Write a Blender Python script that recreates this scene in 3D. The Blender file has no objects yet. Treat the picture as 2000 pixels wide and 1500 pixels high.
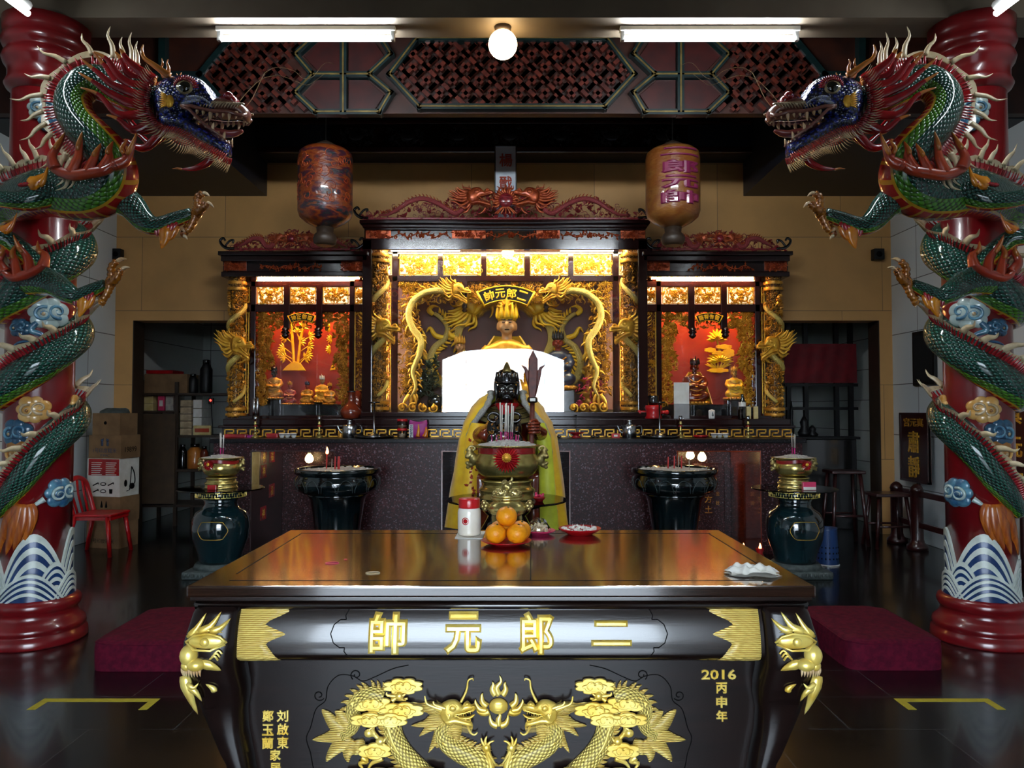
import bpy, bmesh, math, random
from mathutils import Vector, Matrix
V = Vector
PI = math.pi
sc = bpy.context.scene
COL = sc.collection
R = random.Random(7)

# ------------------------------------------------------------------ camera
FPX = 1500.0
PITCH = math.atan(50.0 / FPX)
EYE = 1.55
cam_data = bpy.data.cameras.new('camera')
cam_data.sensor_width = 36.0
cam_data.lens = 36.0 * FPX / 2000.0
cam_data.clip_start = 0.05
cam = bpy.data.objects.new('camera', cam_data)
COL.objects.link(cam)
cam.location = (0, 0, EYE)
cam.rotation_euler = (PI / 2 + PITCH, 0, 0)
sc.camera = cam

def P(px, py, d):
    """point at room depth d that the photograph shows at pixel (px, py)"""
    u = (px - 1000.0) / FPX
    w = (750.0 - py) / FPX
    y = math.cos(PITCH) - w * math.sin(PITCH)
    z = math.sin(PITCH) + w * math.cos(PITCH)
    return V((u * d / y, d, EYE + z * d / y))
def X(px, d): return P(px, 800, d).x
def Z(py, d): return P(1000, py, d).z

# ------------------------------------------------------------------ world, exposure
world = bpy.data.worlds.new('overcast_sky')
sc.world = world
world.use_nodes = True
wn = world.node_tree
wn.nodes.clear()
w_out = wn.nodes.new('ShaderNodeOutputWorld')
w_bg = wn.nodes.new('ShaderNodeBackground')
w_bg.inputs['Color'].default_value = (0.74, 0.87, 1.0, 1)
w_bg.inputs['Strength'].default_value = 13.0
wn.links.new(w_bg.outputs[0], w_out.inputs[0])
sc.view_settings.view_transform = 'Standard'
sc.view_settings.look = 'None'
sc.view_settings.gamma = 1.0
sc.view_settings.exposure = 0.5
sc.view_settings.use_curve_mapping = False
sc.cycles.use_denoising = True
sc.cycles.max_bounces = 8
sc.cycles.diffuse_bounces = 3
sc.cycles.glossy_bounces = 4
sc.cycles.transparent_max_bounces = 16
sc.cycles.sample_clamp_indirect = 4.0
sc.cycles.caustics_reflective = False
sc.cycles.caustics_refractive = False
TUBE_L = 170.0      # fluorescent tubes under the beam
GLOBE_L = 14.0      # round lamp in the middle
WARM_L = 170.0      # lamps inside the shrine cabinets, with the added fill tubes

# ------------------------------------------------------------------ materials
MATS = {}
def lin(h):
    if not isinstance(h, str): return h
    h = h.lstrip('#')
    c = [int(h[i:i + 2], 16) / 255 for i in (0, 2, 4)]
    return tuple(((x / 12.92) if x <= 0.04045 else ((x + 0.055) / 1.055) ** 2.4) for x in c)

class S:
    """node socket with arithmetic"""
    def __init__(s, t, k): s.t = t; s.k = k
    def op(s, o, b=None, c=None):
        n = s.t.nodes.new('ShaderNodeMath'); n.operation = o
        for i, q in enumerate((s, b, c)):
            if q is None: continue
            if isinstance(q, S): s.t.links.new(q.k, n.inputs[i])
            else: n.inputs[i].default_value = q
        return S(s.t, n.outputs[0])
    def __add__(s, b): return s.op('ADD', b)
    def __sub__(s, b): return s.op('SUBTRACT', b)
    def __mul__(s, b): return s.op('MULTIPLY', b)
    def fr(s): return s.op('FRACT')
    def gt(s, b): return s.op('GREATER_THAN', b)
    def lt(s, b): return s.op('LESS_THAN', b)
    def ab(s): return s.op('ABSOLUTE')
    def mx(s, b): return s.op('MAXIMUM', b)
    def mn(s, b): return s.op('MINIMUM', b)

def newmat(name):
    m = bpy.data.materials.new(name); m.use_nodes = True
    t = m.node_tree; b = t.nodes['Principled BSDF']
    MATS[name] = m
    return m, t, b
def node(t, k, **kw):
    n = t.nodes.new(k)
    for a, v in kw.items():
        if a in n.inputs.keys(): n.inputs[a].default_value = v
        else: setattr(n, a, v)
    return n
def mixc(t, fac, a, b):
    n = t.nodes.new('ShaderNodeMix'); n.data_type = 'RGBA'
    if isinstance(fac, S): t.links.new(fac.k, n.inputs[0])
    else: n.inputs[0].default_value = fac
    for i, q in ((6, a), (7, b)):
        if isinstance(q, S): t.links.new(q.k, n.inputs[i])
        else: n.inputs[i].default_value = (*lin(q), 1)
    return S(t, n.outputs[2])
def coords(t, kind='Object', scale=(1, 1, 1)):
    c = t.nodes.new('ShaderNodeTexCoord'); mp = t.nodes.new('ShaderNodeMapping')
    mp.inputs['Scale'].default_value = scale
    t.links.new(c.outputs[kind], mp.inputs[0])
    return S(t, mp.outputs[0])
def noise(t, co, scale, detail=3):
    n = node(t, 'ShaderNodeTexNoise', Scale=scale, Detail=detail); t.links.new(co.k, n.inputs['Vector'])
    return S(t, n.outputs[0])
def voro(t, co, scale, out='Distance'):
    n = node(t, 'ShaderNodeTexVoronoi', Scale=scale); t.links.new(co.k, n.inputs['Vector'])
    return S(t, n.outputs[out])
def ramp(t, s, stops, const=False):
    r = t.nodes.new('ShaderNodeValToRGB'); t.links.new(s.k, r.inputs[0])
    e = r.color_ramp.elements
    if const: r.color_ramp.interpolation = 'CONSTANT'
    while len(e) < len(stops): e.new(0.5)
    for q, (p, c) in zip(e, stops):
        q.position = p; q.color = (*lin(c), 1)
    return S(t, r.outputs[0])
def bump(t, b, h, strength, dist):
    n = t.nodes.new('ShaderNodeBump'); n.inputs['Strength'].default_value = strength
    n.inputs['Distance'].default_value = dist
    t.links.new(h.k, n.inputs['Height']); t.links.new(n.outputs[0], b.inputs['Normal'])
def setp(b, rough=.5, metal=0., coat=0., spec=.5, sheen=0.):
    b.inputs['Roughness'].default_value = rough; b.inputs['Metallic'].default_value = metal
    b.inputs['Coat Weight'].default_value = coat; b.inputs['Coat Roughness'].default_value = .08
    b.inputs['Specular IOR Level'].default_value = spec
    if sheen: b.inputs['Sheen Weight'].default_value = sheen

def pm(name, c1, c2=None, scale=6, rough=.5, metal=0., coat=0., spec=.5, bm=0., bs=30, stretch=(1, 1, 1), lo=.35, hi=.65, sheen=0.):
    """procedural paint / metal / wood: two tones over noise, with bump"""
    m, t, b = newmat(name)
    setp(b, rough, metal, coat, spec, sheen)
    co = coords(t, 'Object', stretch)
    if c2 is None:
        c = lin(c1); c2 = tuple(min(1, x * .78) for x in c)
    f = noise(t, co, scale)
    col = ramp(t, f, [(lo, c1), (hi, c2)])
    t.links.new(col.k, b.inputs['Base Color'])
    if bm:
        bump(t, b, noise(t, co, bs), bm, .004)
    return m
def emit(name, c, s):
    m, t, b = newmat(name)
    co = coords(t)
    col = ramp(t, noise(t, co, 4), [(0, c), (1, tuple(x * .97 for x in lin(c)))])
    t.links.new(col.k, b.inputs['Emission Color'])
    b.inputs['Base Color'].default_value = (*lin(c), 1)
    b.inputs['Emission Strength'].default_value = s
    return m

# ------------------------------------------------------------------ mesh builder
class MB:
    def __init__(s): s.v = []; s.f = []; s.m = []; s.sm = []; s.uv = []; s.hasuv = False
    def add(s, vs, fs, m=0, smooth=True, uv=None):
        o = len(s.v)
        s.v.extend([tuple(q) for q in vs])
        if uv: s.uv.extend(uv); s.hasuv = True
        else: s.uv.extend([(0.0, 0.0)] * len(vs))
        for f in fs:
            s.f.append([i + o for i in f]); s.m.append(m); s.sm.append(smooth)
        return s
    def box(s, x0, x1, y0, y1, z0, z1, m=0):
        x0, x1 = sorted((x0, x1)); y0, y1 = sorted((y0, y1)); z0, z1 = sorted((z0, z1))
        vs = [(x, y, z) for z in (z0, z1) for y in (y0, y1) for x in (x0, x1)]
        return s.add(vs, [(0, 2, 3, 1), (4, 5, 7, 6), (0, 1, 5, 4), (2, 6, 7, 3), (0, 4, 6, 2), (1, 3, 7, 5)], m, False)
    def bbox(s, x0, x1, y0, y1, z0, z1, b=.005, m=0):
        """box with chamfered edges"""
        x0, x1 = sorted((x0, x1)); y0, y1 = sorted((y0, y1)); z0, z1 = sorted((z0, z1))
        b = min(b, (x1 - x0) / 2.01, (y1 - y0) / 2.01, (z1 - z0) / 2.01)
        bm = bmesh.new()
        bmesh.ops.create_cube(bm, size=1)
        for q in bm.verts:
            q.co = V(((x0 + x1) / 2 + q.co.x * (x1 - x0), (y0 + y1) / 2 + q.co.y * (y1 - y0), (z0 + z1) / 2 + q.co.z * (z1 - z0)))
        bmesh.ops.bevel(bm, geom=bm.edges[:], offset=b, segments=2, affect='EDGES', profile=.6)
        bm.verts.index_update()
        s.add([q.co.copy() for q in bm.verts], [[q.index for q in f.verts] for f in bm.faces], m, False)
        bm.free(); return s
    def obox(s, a, b, w, h, nrm=(0, 1, 0), m=0):
        """bar from a to b, w across, h along nrm"""
        a = V(a); b = V(b); t = (b - a).normalized(); n = V(nrm); n = (n - t * n.dot(t)).normalized(); c = t.cross(n)
        vs = [p + c * (w / 2 * i) + n * (h / 2 * j) for p in (a, b) for i, j in ((-1, -1), (1, -1), (1, 1), (-1, 1))]
        return s.add(vs, [(3, 2, 1, 0), (4, 5, 6, 7), (0, 1, 5, 4), (1, 2, 6, 5), (2, 3, 7, 6), (3, 0, 4, 7)], m, False)
    def grid(s, rows, m=0, smooth=True, closed=False, uv=None):
        nr, nc = len(rows), len(rows[0]); vs = [q for r in rows for q in r]; fs = []
        for i in range(nr - 1):
            for j in range(nc - (0 if closed else 1)):
                k = (j + 1) % nc
                fs.append((i * nc + j, i * nc + k, (i + 1) * nc + k, (i + 1) * nc + j))
        return s.add(vs, fs, m, smooth, uv)
    def lathe(s, prof, c=(0, 0, 0), n=32, m=0, axis=None, cap=True):
        c = V(c)
        rot = V((0, 0, 1)).rotation_difference(V(axis).normalized()).to_matrix() if axis is not None else None
        rows = []
        for r, z in prof:
            ring = []
            for k in range(n):
                q = V((r * math.cos(2 * PI * k / n), r * math.sin(2 * PI * k / n), z))
                ring.append(c + (rot @ q if rot else q))
            rows.append(ring)
        o = len(s.v)
        s.grid(rows, m, True, True)
        if cap:
            if prof[0][0] > 1e-5: s.f.append(list(range(o, o + n))[::-1]); s.m.append(m); s.sm.append(False)
            if prof[-1][0] > 1e-5:
                e = o + (len(prof) - 1) * n; s.f.append(list(range(e, e + n))); s.m.append(m); s.sm.append(False)
        return s
    def ell(s, c, r, nu=12, nv=8, m=0, rot=None):
        c = V(c); r = (r, r, r) if isinstance(r, (int, float)) else r
        rows = []
        for i in range(nv + 1):
            th = PI * i / nv
            ring = []
            for k in range(nu):
                ph = 2 * PI * k / nu
                q = V((r[0] * math.sin(th) * math.cos(ph), r[1] * math.sin(th) * math.sin(ph), -r[2] * math.cos(th)))
                ring.append(c + (rot @ q if rot else q))
            rows.append(ring)
        return s.grid(rows, m, True, True)
    def tube(s, pts, ra, n=8, m=0, nrm=None, rb=None, uv=False, cap=True, vscale=1.0):
        """swept tube; nrm fixes the flat direction (rb along it), a list gives it per point"""
        pts = [V(q) for q in pts]; N_ = len(pts)
        if isinstance(ra, (int, float)): ra = [ra] * N_
        if rb is None: rb = ra
        elif isinstance(rb, (int, float)): rb = [rb] * N_
        T = []
        for i in range(N_):
            d = pts[min(i + 1, N_ - 1)] - pts[max(i - 1, 0)]
            T.append(d.normalized() if d.length > 1e-9 else V((0, 0, 1)))
        cur = None; rows = []; uvs = []; vv = 0
        for i in range(N_):
            t = T[i]
            if nrm is None:
                if cur is None:
                    cur = V((0, 0, 1)) if abs(t.z) < .9 else V((1, 0, 0))
            else:
                cur = V(nrm[i]) if isinstance(nrm, list) else V(nrm)
            cur = cur - t * cur.dot(t)
            cur = cur.normalized() if cur.length > 1e-6 else t.orthogonal().normalized()
            b = t.cross(cur)
            if i: vv += (pts[i] - pts[i - 1]).length
            ring = []
            for k in range(n + (1 if uv else 0)):
                a = 2 * PI * (k / n - .5)
                ring.append(pts[i] + cur * (math.cos(a) * rb[i]) + b * (math.sin(a) * ra[i]))
                uvs.append((k / n, vv * vscale))
            rows.append(ring)
        o = len(s.v)
        s.grid(rows, m, True, not uv, uvs if uv else None)
        if cap:
            w = len(rows[0])
            s.f.append(list(range(o, o + n))[::-1]); s.m.append(m); s.sm.append(True)
            e = o + (N_ - 1) * w; s.f.append(list(range(e, e + n))); s.m.append(m); s.sm.append(True)
        return s
    def blade(s, pts, w, th, nrm, m=0, n=6, k=3, base=.55):
        """flame / leaf: pointed flattened tube along pts, widest near the base"""
        q = crv(pts, k); L = len(q) - 1
        ws = []
        for i in range(L + 1):
            t = i / L
            f = (base + (1 - base) * min(1, t / .3)) * (1 - t) ** .8 if t < 1 else 0
            ws.append(max(w * f * 1.25, w * .02))
        return s.tube(q, ws, n, m, nrm, [max(th * (x / w), th * .05) for x in ws])
    def leaf(s, c, a, L, w, h, fn, m=0):
        """little carved leaf in the plane given by fn(x, z, out)"""
        ca, sa = math.cos(a), math.sin(a)
        def q(l, t, o): return fn(c[0] + ca * l - sa * t, c[1] + sa * l + ca * t, o)
        return s.add([q(0, 0, 0), q(L * .45, w, 0), q(L, 0, h * .3), q(L * .45, -w, 0), q(L * .42, 0, h)],
                     [(0, 4, 1), (1, 4, 2), (2, 4, 3), (3, 4, 0)], m, False)
    def mesh(s, me, fn, m=0, smooth=False):
        return s.add([fn(*q.co) for q in me.vertices], [list(p.vertices) for p in me.polygons], m, smooth)
    def shape(s, polys, ext, bev, fn, m=0, smooth=False):
        """filled outline(s) (x, z), ext deep, mapped by fn(x, z, out)"""
        c = bpy.data.curves.new('outline', 'CURVE'); c.dimensions = '2D'; c.fill_mode = 'BOTH'
        c.extrude = max(ext - bev, 0) / 2 if bev < ext else 0; c.bevel_depth = bev / 2; c.bevel_resolution = 0 if bev < .004 else 1
        c.offset = -bev / 2
        for poly in polys:
            sp = c.splines.new('POLY'); sp.points.add(len(poly) - 1)
            for a, q in zip(sp.points, poly): a.co = (q[0], q[1], 0, 1)
            sp.use_cyclic_u = True
        o = bpy.data.objects.new('outline', c); me = bpy.data.meshes.new_from_object(o)
        s.mesh(me, lambda x, y, z: fn(x, y, z + ext / 2), m, smooth)
        bpy.data.objects.remove(o); bpy.data.curves.remove(c); bpy.data.meshes.remove(me)
        return s
    def text(s, body, size, ext, fn, m=0, offset=0., width=None, height=None, bev=0., res=2, cuts=None):
        """lettering centred on (0, 0) in the plane, mapped by fn(x, z, out)"""
        c = bpy.data.curves.new('letters', 'FONT'); c.body = body; c.size = size; c.extrude = ext / 2
        c.offset = offset; c.bevel_depth = bev; c.bevel_resolution = 0; c.resolution_u = res
        o = bpy.data.objects.new('letters', c); me = bpy.data.meshes.new_from_object(o)
        if cuts and me.vertices:
            bm = bmesh.new(); bm.from_mesh(me); ax, st = cuts
            lo_ = min(q.co[ax] for q in bm.verts); hi_ = max(q.co[ax] for q in bm.verts)
            for i in range(1, st):
                co = V((0, 0, 0)); co[ax] = lo_ + (hi_ - lo_) * i / st; no = V((0, 0, 0)); no[ax] = 1
                bmesh.ops.bisect_plane(bm, geom=bm.verts[:] + bm.edges[:] + bm.faces[:], plane_co=co, plane_no=no)
            bm.to_mesh(me); bm.free()
        if me.vertices:
            xs = [q.co.x for q in me.vertices]; ys = [q.co.y for q in me.vertices]
            cx, cy = (min(xs) + max(xs)) / 2, (min(ys) + max(ys)) / 2
            kx = width / max(max(xs) - min(xs), 1e-6) if width else 1
            ky = height / max(max(ys) - min(ys), 1e-6) if height else 1
            s.mesh(me, lambda x, y, z: fn((x - cx) * kx, (y - cy) * ky, z + ext / 2), m)
        bpy.data.objects.remove(o); bpy.data.curves.remove(c); bpy.data.meshes.remove(me)
        return s
    def mapped(s, fn):
        r = MB(); r.v = [tuple(fn(V(q))) for q in s.v]; r.f = [list(f) for f in s.f]; r.m = s.m[:]; r.sm = s.sm[:]; r.uv = s.uv[:]; r.hasuv = s.hasuv
        return r
    def islands(s):
        """the separate pieces, each as a builder of its own"""
        p = list(range(len(s.v)))
        def find(i):
            while p[i] != i: p[i] = p[p[i]]; i = p[i]
            return i
        for f in s.f:
            a = find(f[0])
            for i in f[1:]: p[find(i)] = a
        out = {}
        for f, m, sm in zip(s.f, s.m, s.sm):
            r = find(f[0])
            if r not in out: out[r] = (MB(), {})
            o, ix = out[r]
            for i in f:
                if i not in ix: ix[i] = len(o.v); o.v.append(s.v[i]); o.uv.append(s.uv[i])
            o.f.append([ix[i] for i in f]); o.m.append(m); o.sm.append(sm)
        return [o for o, _ in out.values()]
    def flip(s):
        s.f = [f[::-1] for f in s.f]; return s
    def join(s, o, m=None):
        k = len(s.v); s.v += o.v; s.uv += o.uv; s.hasuv |= o.hasuv
        s.f += [[i + k for i in f] for f in o.f]; s.m += (o.m if m is None else [m] * len(o.m)); s.sm += o.sm
        return s
    def build(s, name, mats, parent=None, loc=None, fix=True):
        me = bpy.data.meshes.new(name)
        base = V(LOC[parent.name]) if parent is not None else (V(loc) if loc is not None else None)
        if base is None:
            if s.v:
                xs, ys, zs = zip(*s.v)
                base = V(((min(xs) + max(xs)) / 2, (min(ys) + max(ys)) / 2, min(zs)))
            else: base = V((0, 0, 0))
        me.from_pydata([tuple(V(q) - base) for q in s.v], [], s.f)
        mats = mats if isinstance(mats, (list, tuple)) else [mats]
        for q in mats: me.materials.append(MATS[q] if isinstance(q, str) else q)
        me.polygons.foreach_set('material_index', s.m)
        me.polygons.foreach_set('use_smooth', s.sm)
        if s.hasuv:
            l = me.uv_layers.new(name='UVMap'); idx = [0] * len(me.loops); me.loops.foreach_get('vertex_index', idx)
            flat = []
            for i in idx: flat.extend(s.uv[i])
            l.data.foreach_set('uv', flat)
        if fix:
            bm = bmesh.new(); bm.from_mesh(me); bmesh.ops.recalc_face_normals(bm, faces=bm.faces[:]); bm.to_mesh(me); bm.free()
        me.update()
        o = bpy.data.objects.new(name, me); COL.objects.link(o)
        if parent is not None: o.parent = parent
        else: o.location = base
        LOC[o.name] = tuple(base)
        return o
LOC = {}

def crv(pts, k=6):
    """Catmull-Rom through pts"""
    pts = [V(q) for q in pts]
    if len(pts) < 3: 
        return [pts[0].lerp(pts[1], i / k) for i in range(k + 1)]
    out = []
    for i in range(len(pts) - 1):
        p0 = pts[max(i - 1, 0)]; p1 = pts[i]; p2 = pts[i + 1]; p3 = pts[min(i + 2, len(pts) - 1)]
        for j in range(k):
            t = j / k
            out.append(.5 * ((2 * p1) + (p2 - p0) * t + (2 * p0 - 5 * p1 + 4 * p2 - p3) * t * t + (3 * p1 - p0 - 3 * p2 + p3) * t ** 3))
    out.append(pts[-1]); return out
def spiral(cx, cz, r0, r1, a0, turns, n=16):
    return [(cx + (r0 + (r1 - r0) * i / n) * math.cos(a0 + turns * 2 * PI * i / n), cz + (r0 + (r1 - r0) * i / n) * math.sin(a0 + turns * 2 * PI * i / n)) for i in range(n + 1)]
def face(d, sx=1):
    """map plane coordinates (world x, world z, out) onto the vertical plane y = d facing the camera"""
    return lambda x, z, o: V((x, d - o, z))
def at(c, fn_d=None):
    """map (x, z, out) around the point c, facing the camera"""
    c = V(c); return lambda x, z, o: V((c.x + x, c.y - o, c.z + z))

def tag(o, label, cat=None, group=None, kind=None):
    if label: o['label'] = label
    if cat: o['category'] = cat
    if group: o['group'] = group
    if kind: o['kind'] = kind
    return o
def thing(name, label, cat, loc, group=None):
    o = bpy.data.objects.new(name, None); COL.objects.link(o); o.location = loc
    o.empty_display_size = .1
    LOC[o.name] = tuple(loc)
    return tag(o, label, cat, group)
def struct(o, label=None):
    o['kind'] = 'structure'
    if label: o['label'] = label
    return o
def dup(root, delta, label=None, group=None, mirror=None):
    """copy a thing with its parts and sub-parts; mirror = x of the mirror plane"""
    def cp(o, par):
        c = o.copy(); COL.objects.link(c); c.parent = par
        for ch in list(o.children): cp(ch, c)
        return c
    r = cp(root, None)
    if mirror is not None:
        r.location = (2 * mirror - root.location.x, root.location.y, root.location.z); r.scale = (-1, 1, 1)
    r.location = V(r.location) + V(delta)
    LOC[r.name] = tuple(r.location)
    if label: r['label'] = label
    if group: r['group'] = group
    return r
def remesh(mb, voxel, smooth=2):
    """fuse overlapping shapes into one continuous surface"""
    me = bpy.data.meshes.new('fuse'); me.from_pydata(mb.v, [], mb.f)
    o = bpy.data.objects.new('fuse', me); COL.objects.link(o)
    md = o.modifiers.new('r', 'REMESH'); md.mode = 'VOXEL'; md.voxel_size = voxel
    if smooth:
        sm = o.modifiers.new('s', 'SMOOTH'); sm.iterations = smooth; sm.factor = .5
    dg = bpy.context.evaluated_depsgraph_get(); dg.update()
    m2 = bpy.data.meshes.new_from_object(o.evaluated_get(dg))
    r = MB(); r.add([q.co.copy() for q in m2.vertices], [list(p.vertices) for p in m2.polygons], 0, True)
    bpy.data.objects.remove(o); bpy.data.meshes.remove(me); bpy.data.meshes.remove(m2)
    return r
# ------------------------------------------------------------------ material library
pm('red_paint', '#7d1116', '#5e0c12', 3, .28, coat=.5, bm=.05, bs=12)
pm('red_lacquer', '#b3121a', '#8d0c14', 8, .25, coat=.4)
pm('red_plastic', '#c3141b', '#a80f16', 6, .3, coat=.2)
pm('pink_plastic', '#d83a66', '#c42a58', 6, .3, coat=.2)
pm('maroon_cloth', '#560a22', '#42071c', 30, .8, spec=.12, bm=.2, bs=200)
pm('dark_wood', '#260d0d', '#180808', 5, .14, coat=.1, spec=.35, stretch=(1, 8, 8), bm=.06, bs=40)
pm('panel_wood', '#1a0f0d', '#110908', 6, .26, coat=.08, spec=.28, stretch=(.7, 8, 8), bm=.05, bs=30)
pm('table_wood', '#1c100d', '#120908', 6, .24, coat=.7, spec=.5, stretch=(.7, 8, 8), bm=.05, bs=30)
pm('top_wood', '#2a160d', '#1b0d07', 7, .16, coat=1., spec=.7, stretch=(.6, 9, 9), bm=.04, bs=25)
pm('black_line', '#060405', '#030202', 9, .6, spec=.1)
pm('red_wood', '#3a0f0e', '#260a0a', 6, .35, coat=.4, stretch=(1, 5, 5))
pm('carved_red', '#a8303a', '#701c22', 30, .28, coat=.6)
pm('carved_copper', '#cc6434', '#9a3a20', 30, .32, coat=.3, metal=.45)
pm('gold', '#f2bc40', '#d6962a', 20, .36, metal=.45, bm=.05, bs=60)
pm('gold_paint', '#fae27e', '#e8bf48', 14, .3, metal=.45, coat=.3, bm=.08, bs=90)
pm('gold_bright', '#ffd21f', '#f2b510', 14, .4, metal=.1)
pm('gold_old', '#dc9f38', '#a8701f', 18, .36, metal=.4, bm=.1, bs=70)
pm('brass', '#d2c07a', '#b4a05a', 8, .27, metal=.85)
pm('brass_dark', '#b0a068', '#8a7a48', 14, .34, metal=.8, bm=.2, bs=60)
pm('steel', '#c8ccd0', '#9aa0a6', 10, .22, metal=1.)
pm('white_plastic', '#e4e4e0', '#d2d2cc', 5, .4)
pm('white_paper', '#e9e7df', '#d8d4c8', 9, .8)
pm('ash', '#c6c6c2', '#9c9c98', 60, .95, bm=.6, bs=160)
pm('black_ceramic', '#0a1a1e', '#061013', 5, .1, coat=1., spec=.6)
pm('teal_ceramic', '#0e282e', '#0b1e22', 5, .12, coat=1., spec=.6)
pm('spear_red', '#64281c', '#451811', 20, .45)
pm('asphalt', '#1e1f20', '#161718', 5, .9)
pm('grey_stone', '#4d5654', '#363e3d', 18, .7, bm=.3, bs=50)
pm('black_stone', '#050709', '#0a0d10', 7, .12, coat=.6)
pm('cardboard', '#8a6a48', '#775a3c', 7, .85, bm=.1, bs=60)
pm('cardboard_dark', '#54412e', '#48382a', 7, .85)
pm('beige_wall_plain', '#a08a62', '#937d57', 3, .6)
pm('brown_trim', '#3a2a1c', '#2c2016', 4, .5)
pm('iron', '#141416', '#0c0c0e', 8, .5, metal=.3)
pm('cream', '#e6d3ad', '#cdb78c', 20, .35, coat=.4)
pm('cream_dull', '#bfa884', '#9d8765', 20, .4, coat=.3)
pm('fringe_red', '#b01822', '#8a0f1a', 12, .25, coat=.6)
pm('mane_red', '#a3131b', '#7c0d18', 10, .2, coat=.8)
pm('flame_orange', '#b8451f', '#9a2c1c', 5, .28, coat=.6)
pm('flame_tip', '#c77a2c', '#a55a20', 6, .3, coat=.5)
pm('flame_yellow', '#e08e12', '#c96a0e', 8, .26, coat=.6)
pm('claw_gold', '#b06d18', '#8a4a10', 30, .2, coat=.8, metal=.2, bm=.25, bs=80)
pm('horn_cream', '#e2c9a0', '#c9a070', 14, .3, coat=.5)
pm('lip_pink', '#8f5a4a', '#6d3c34', 12, .3, coat=.5)
pm('mouth_dark', '#2a100e', '#1a0808', 12, .4)
pm('tongue_red', '#a8504a', '#8a3a36', 12, .3, coat=.4)
pm('eye_white', '#b8a878', '#a0906a', 10, .15, coat=.8)
pm('eye_black', '#060505', '#020202', 10, .05, coat=1.)
pm('nose_red', '#a3202a', '#84141e', 12, .2, coat=.8)
pm('cloud_white', '#b9c9c4', '#9fb4b2', 14, .3, coat=.5)
pm('cloud_blue', '#1d4d74', '#5c8ea4', 16, .3, coat=.5)
pm('cloud_deep', '#12334f', '#23536f', 12, .3, coat=.5)
pm('cloud_gold', '#c08a3c', '#d9b070', 14, .3, coat=.5)
pm('cloud_brown', '#8a5620', '#a06c30', 14, .3, coat=.5)
pm('wave_white', '#d2d8cf', '#b9c3ba', 12, .35, coat=.4)
pm('wave_blue', '#12386c', '#0c2a54', 12, .3, coat=.4)
pm('fan_orange', '#b8641c', '#8a3a12', 8, .35, coat=.3, stretch=(6, 6, 1))
pm('yellow_satin', '#ffd428', '#f0b81c', 9, .42, sheen=.4, bm=.1, bs=40)
pm('lime_lining', '#d2da34', '#bcc226', 8, .5, sheen=.3)
pm('grey_fur', '#b8b8b0', '#8f8f88', 90, .95, bm=1., bs=260)
pm('black_lacquer', '#0b0a0b', '#060506', 12, .22, coat=.8)
pm('brown_lacquer', '#84331a', '#5c1e0e', 9, .22, coat=.8)
pm('skin_gilt', '#d9a874', '#c48d5c', 20, .4, coat=.2)
pm('skin_red', '#a8402c', '#84301f', 20, .4, coat=.2)
pm('orange_peel', '#f09a10', '#e88608', 25, .42, spec=.4, bm=.35, bs=130)
pm('pink_stick', '#c8287e', '#a31c62', 30, .6)
pm('grey_stick', '#b5aea2', '#96908a', 30, .8)
pm('candle_red', '#c8383c', '#a8282c', 20, .45)
pm('blue_plastic', '#1c3a6a', '#16305a', 8, .4)
pm('purple', '#8a1f8a', '#b02a6a', 3, .4)
pm('yellow_tape', '#a89a20', '#988a1a', 20, .6)
pm('black_cloth', '#08080a', '#040405', 10, .9)
pm('banner_red', '#7a0c18', '#5f0913', 8, .8)
pm('fret_wood', '#5a2216', '#3c140e', 14, .4, coat=.3)
pm('fret_back', '#3c180a', '#220c06', 5, .5)
pm('panel_red', '#3c0f0c', '#2a0a0a', 6, .45, coat=.2)
pm('frame_teal', '#0e2524', '#0a1a1c', 12, .4, coat=.3)
pm('frame_gold', '#7d6a3a', '#5c4c28', 12, .4, metal=.4)
pm('bloom_navy', '#0d1524', '#0a101c', 6, .5)  # bluish bloom of the tubes put into the dark soffit colour
pm('ceiling_paint', '#8a8478', '#7c766a', 3, .7)
pm('beam_paint', '#665a4a', '#5a4e40', 3, .6)
pm('shrine_back', '#6a3a34', '#52302c', 3, .55)
pm('shrine_back_red', '#a8341a', '#8a2410', 3, .5)
pm('pale_gold_panel', '#d8c48a', '#c4aa68', 10, .5)
pm('blue_grey_sign', '#dfe8f2', '#cdd9e8', 3, .35)
pm('text_red', '#c04a30', '#a03a26', 12, .5)
pm('robe_blue', '#2a3a5a', '#1c2a44', 20, .4, coat=.2)
pm('foliage', '#1d3d2c', '#12281e', 30, .6)

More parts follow.
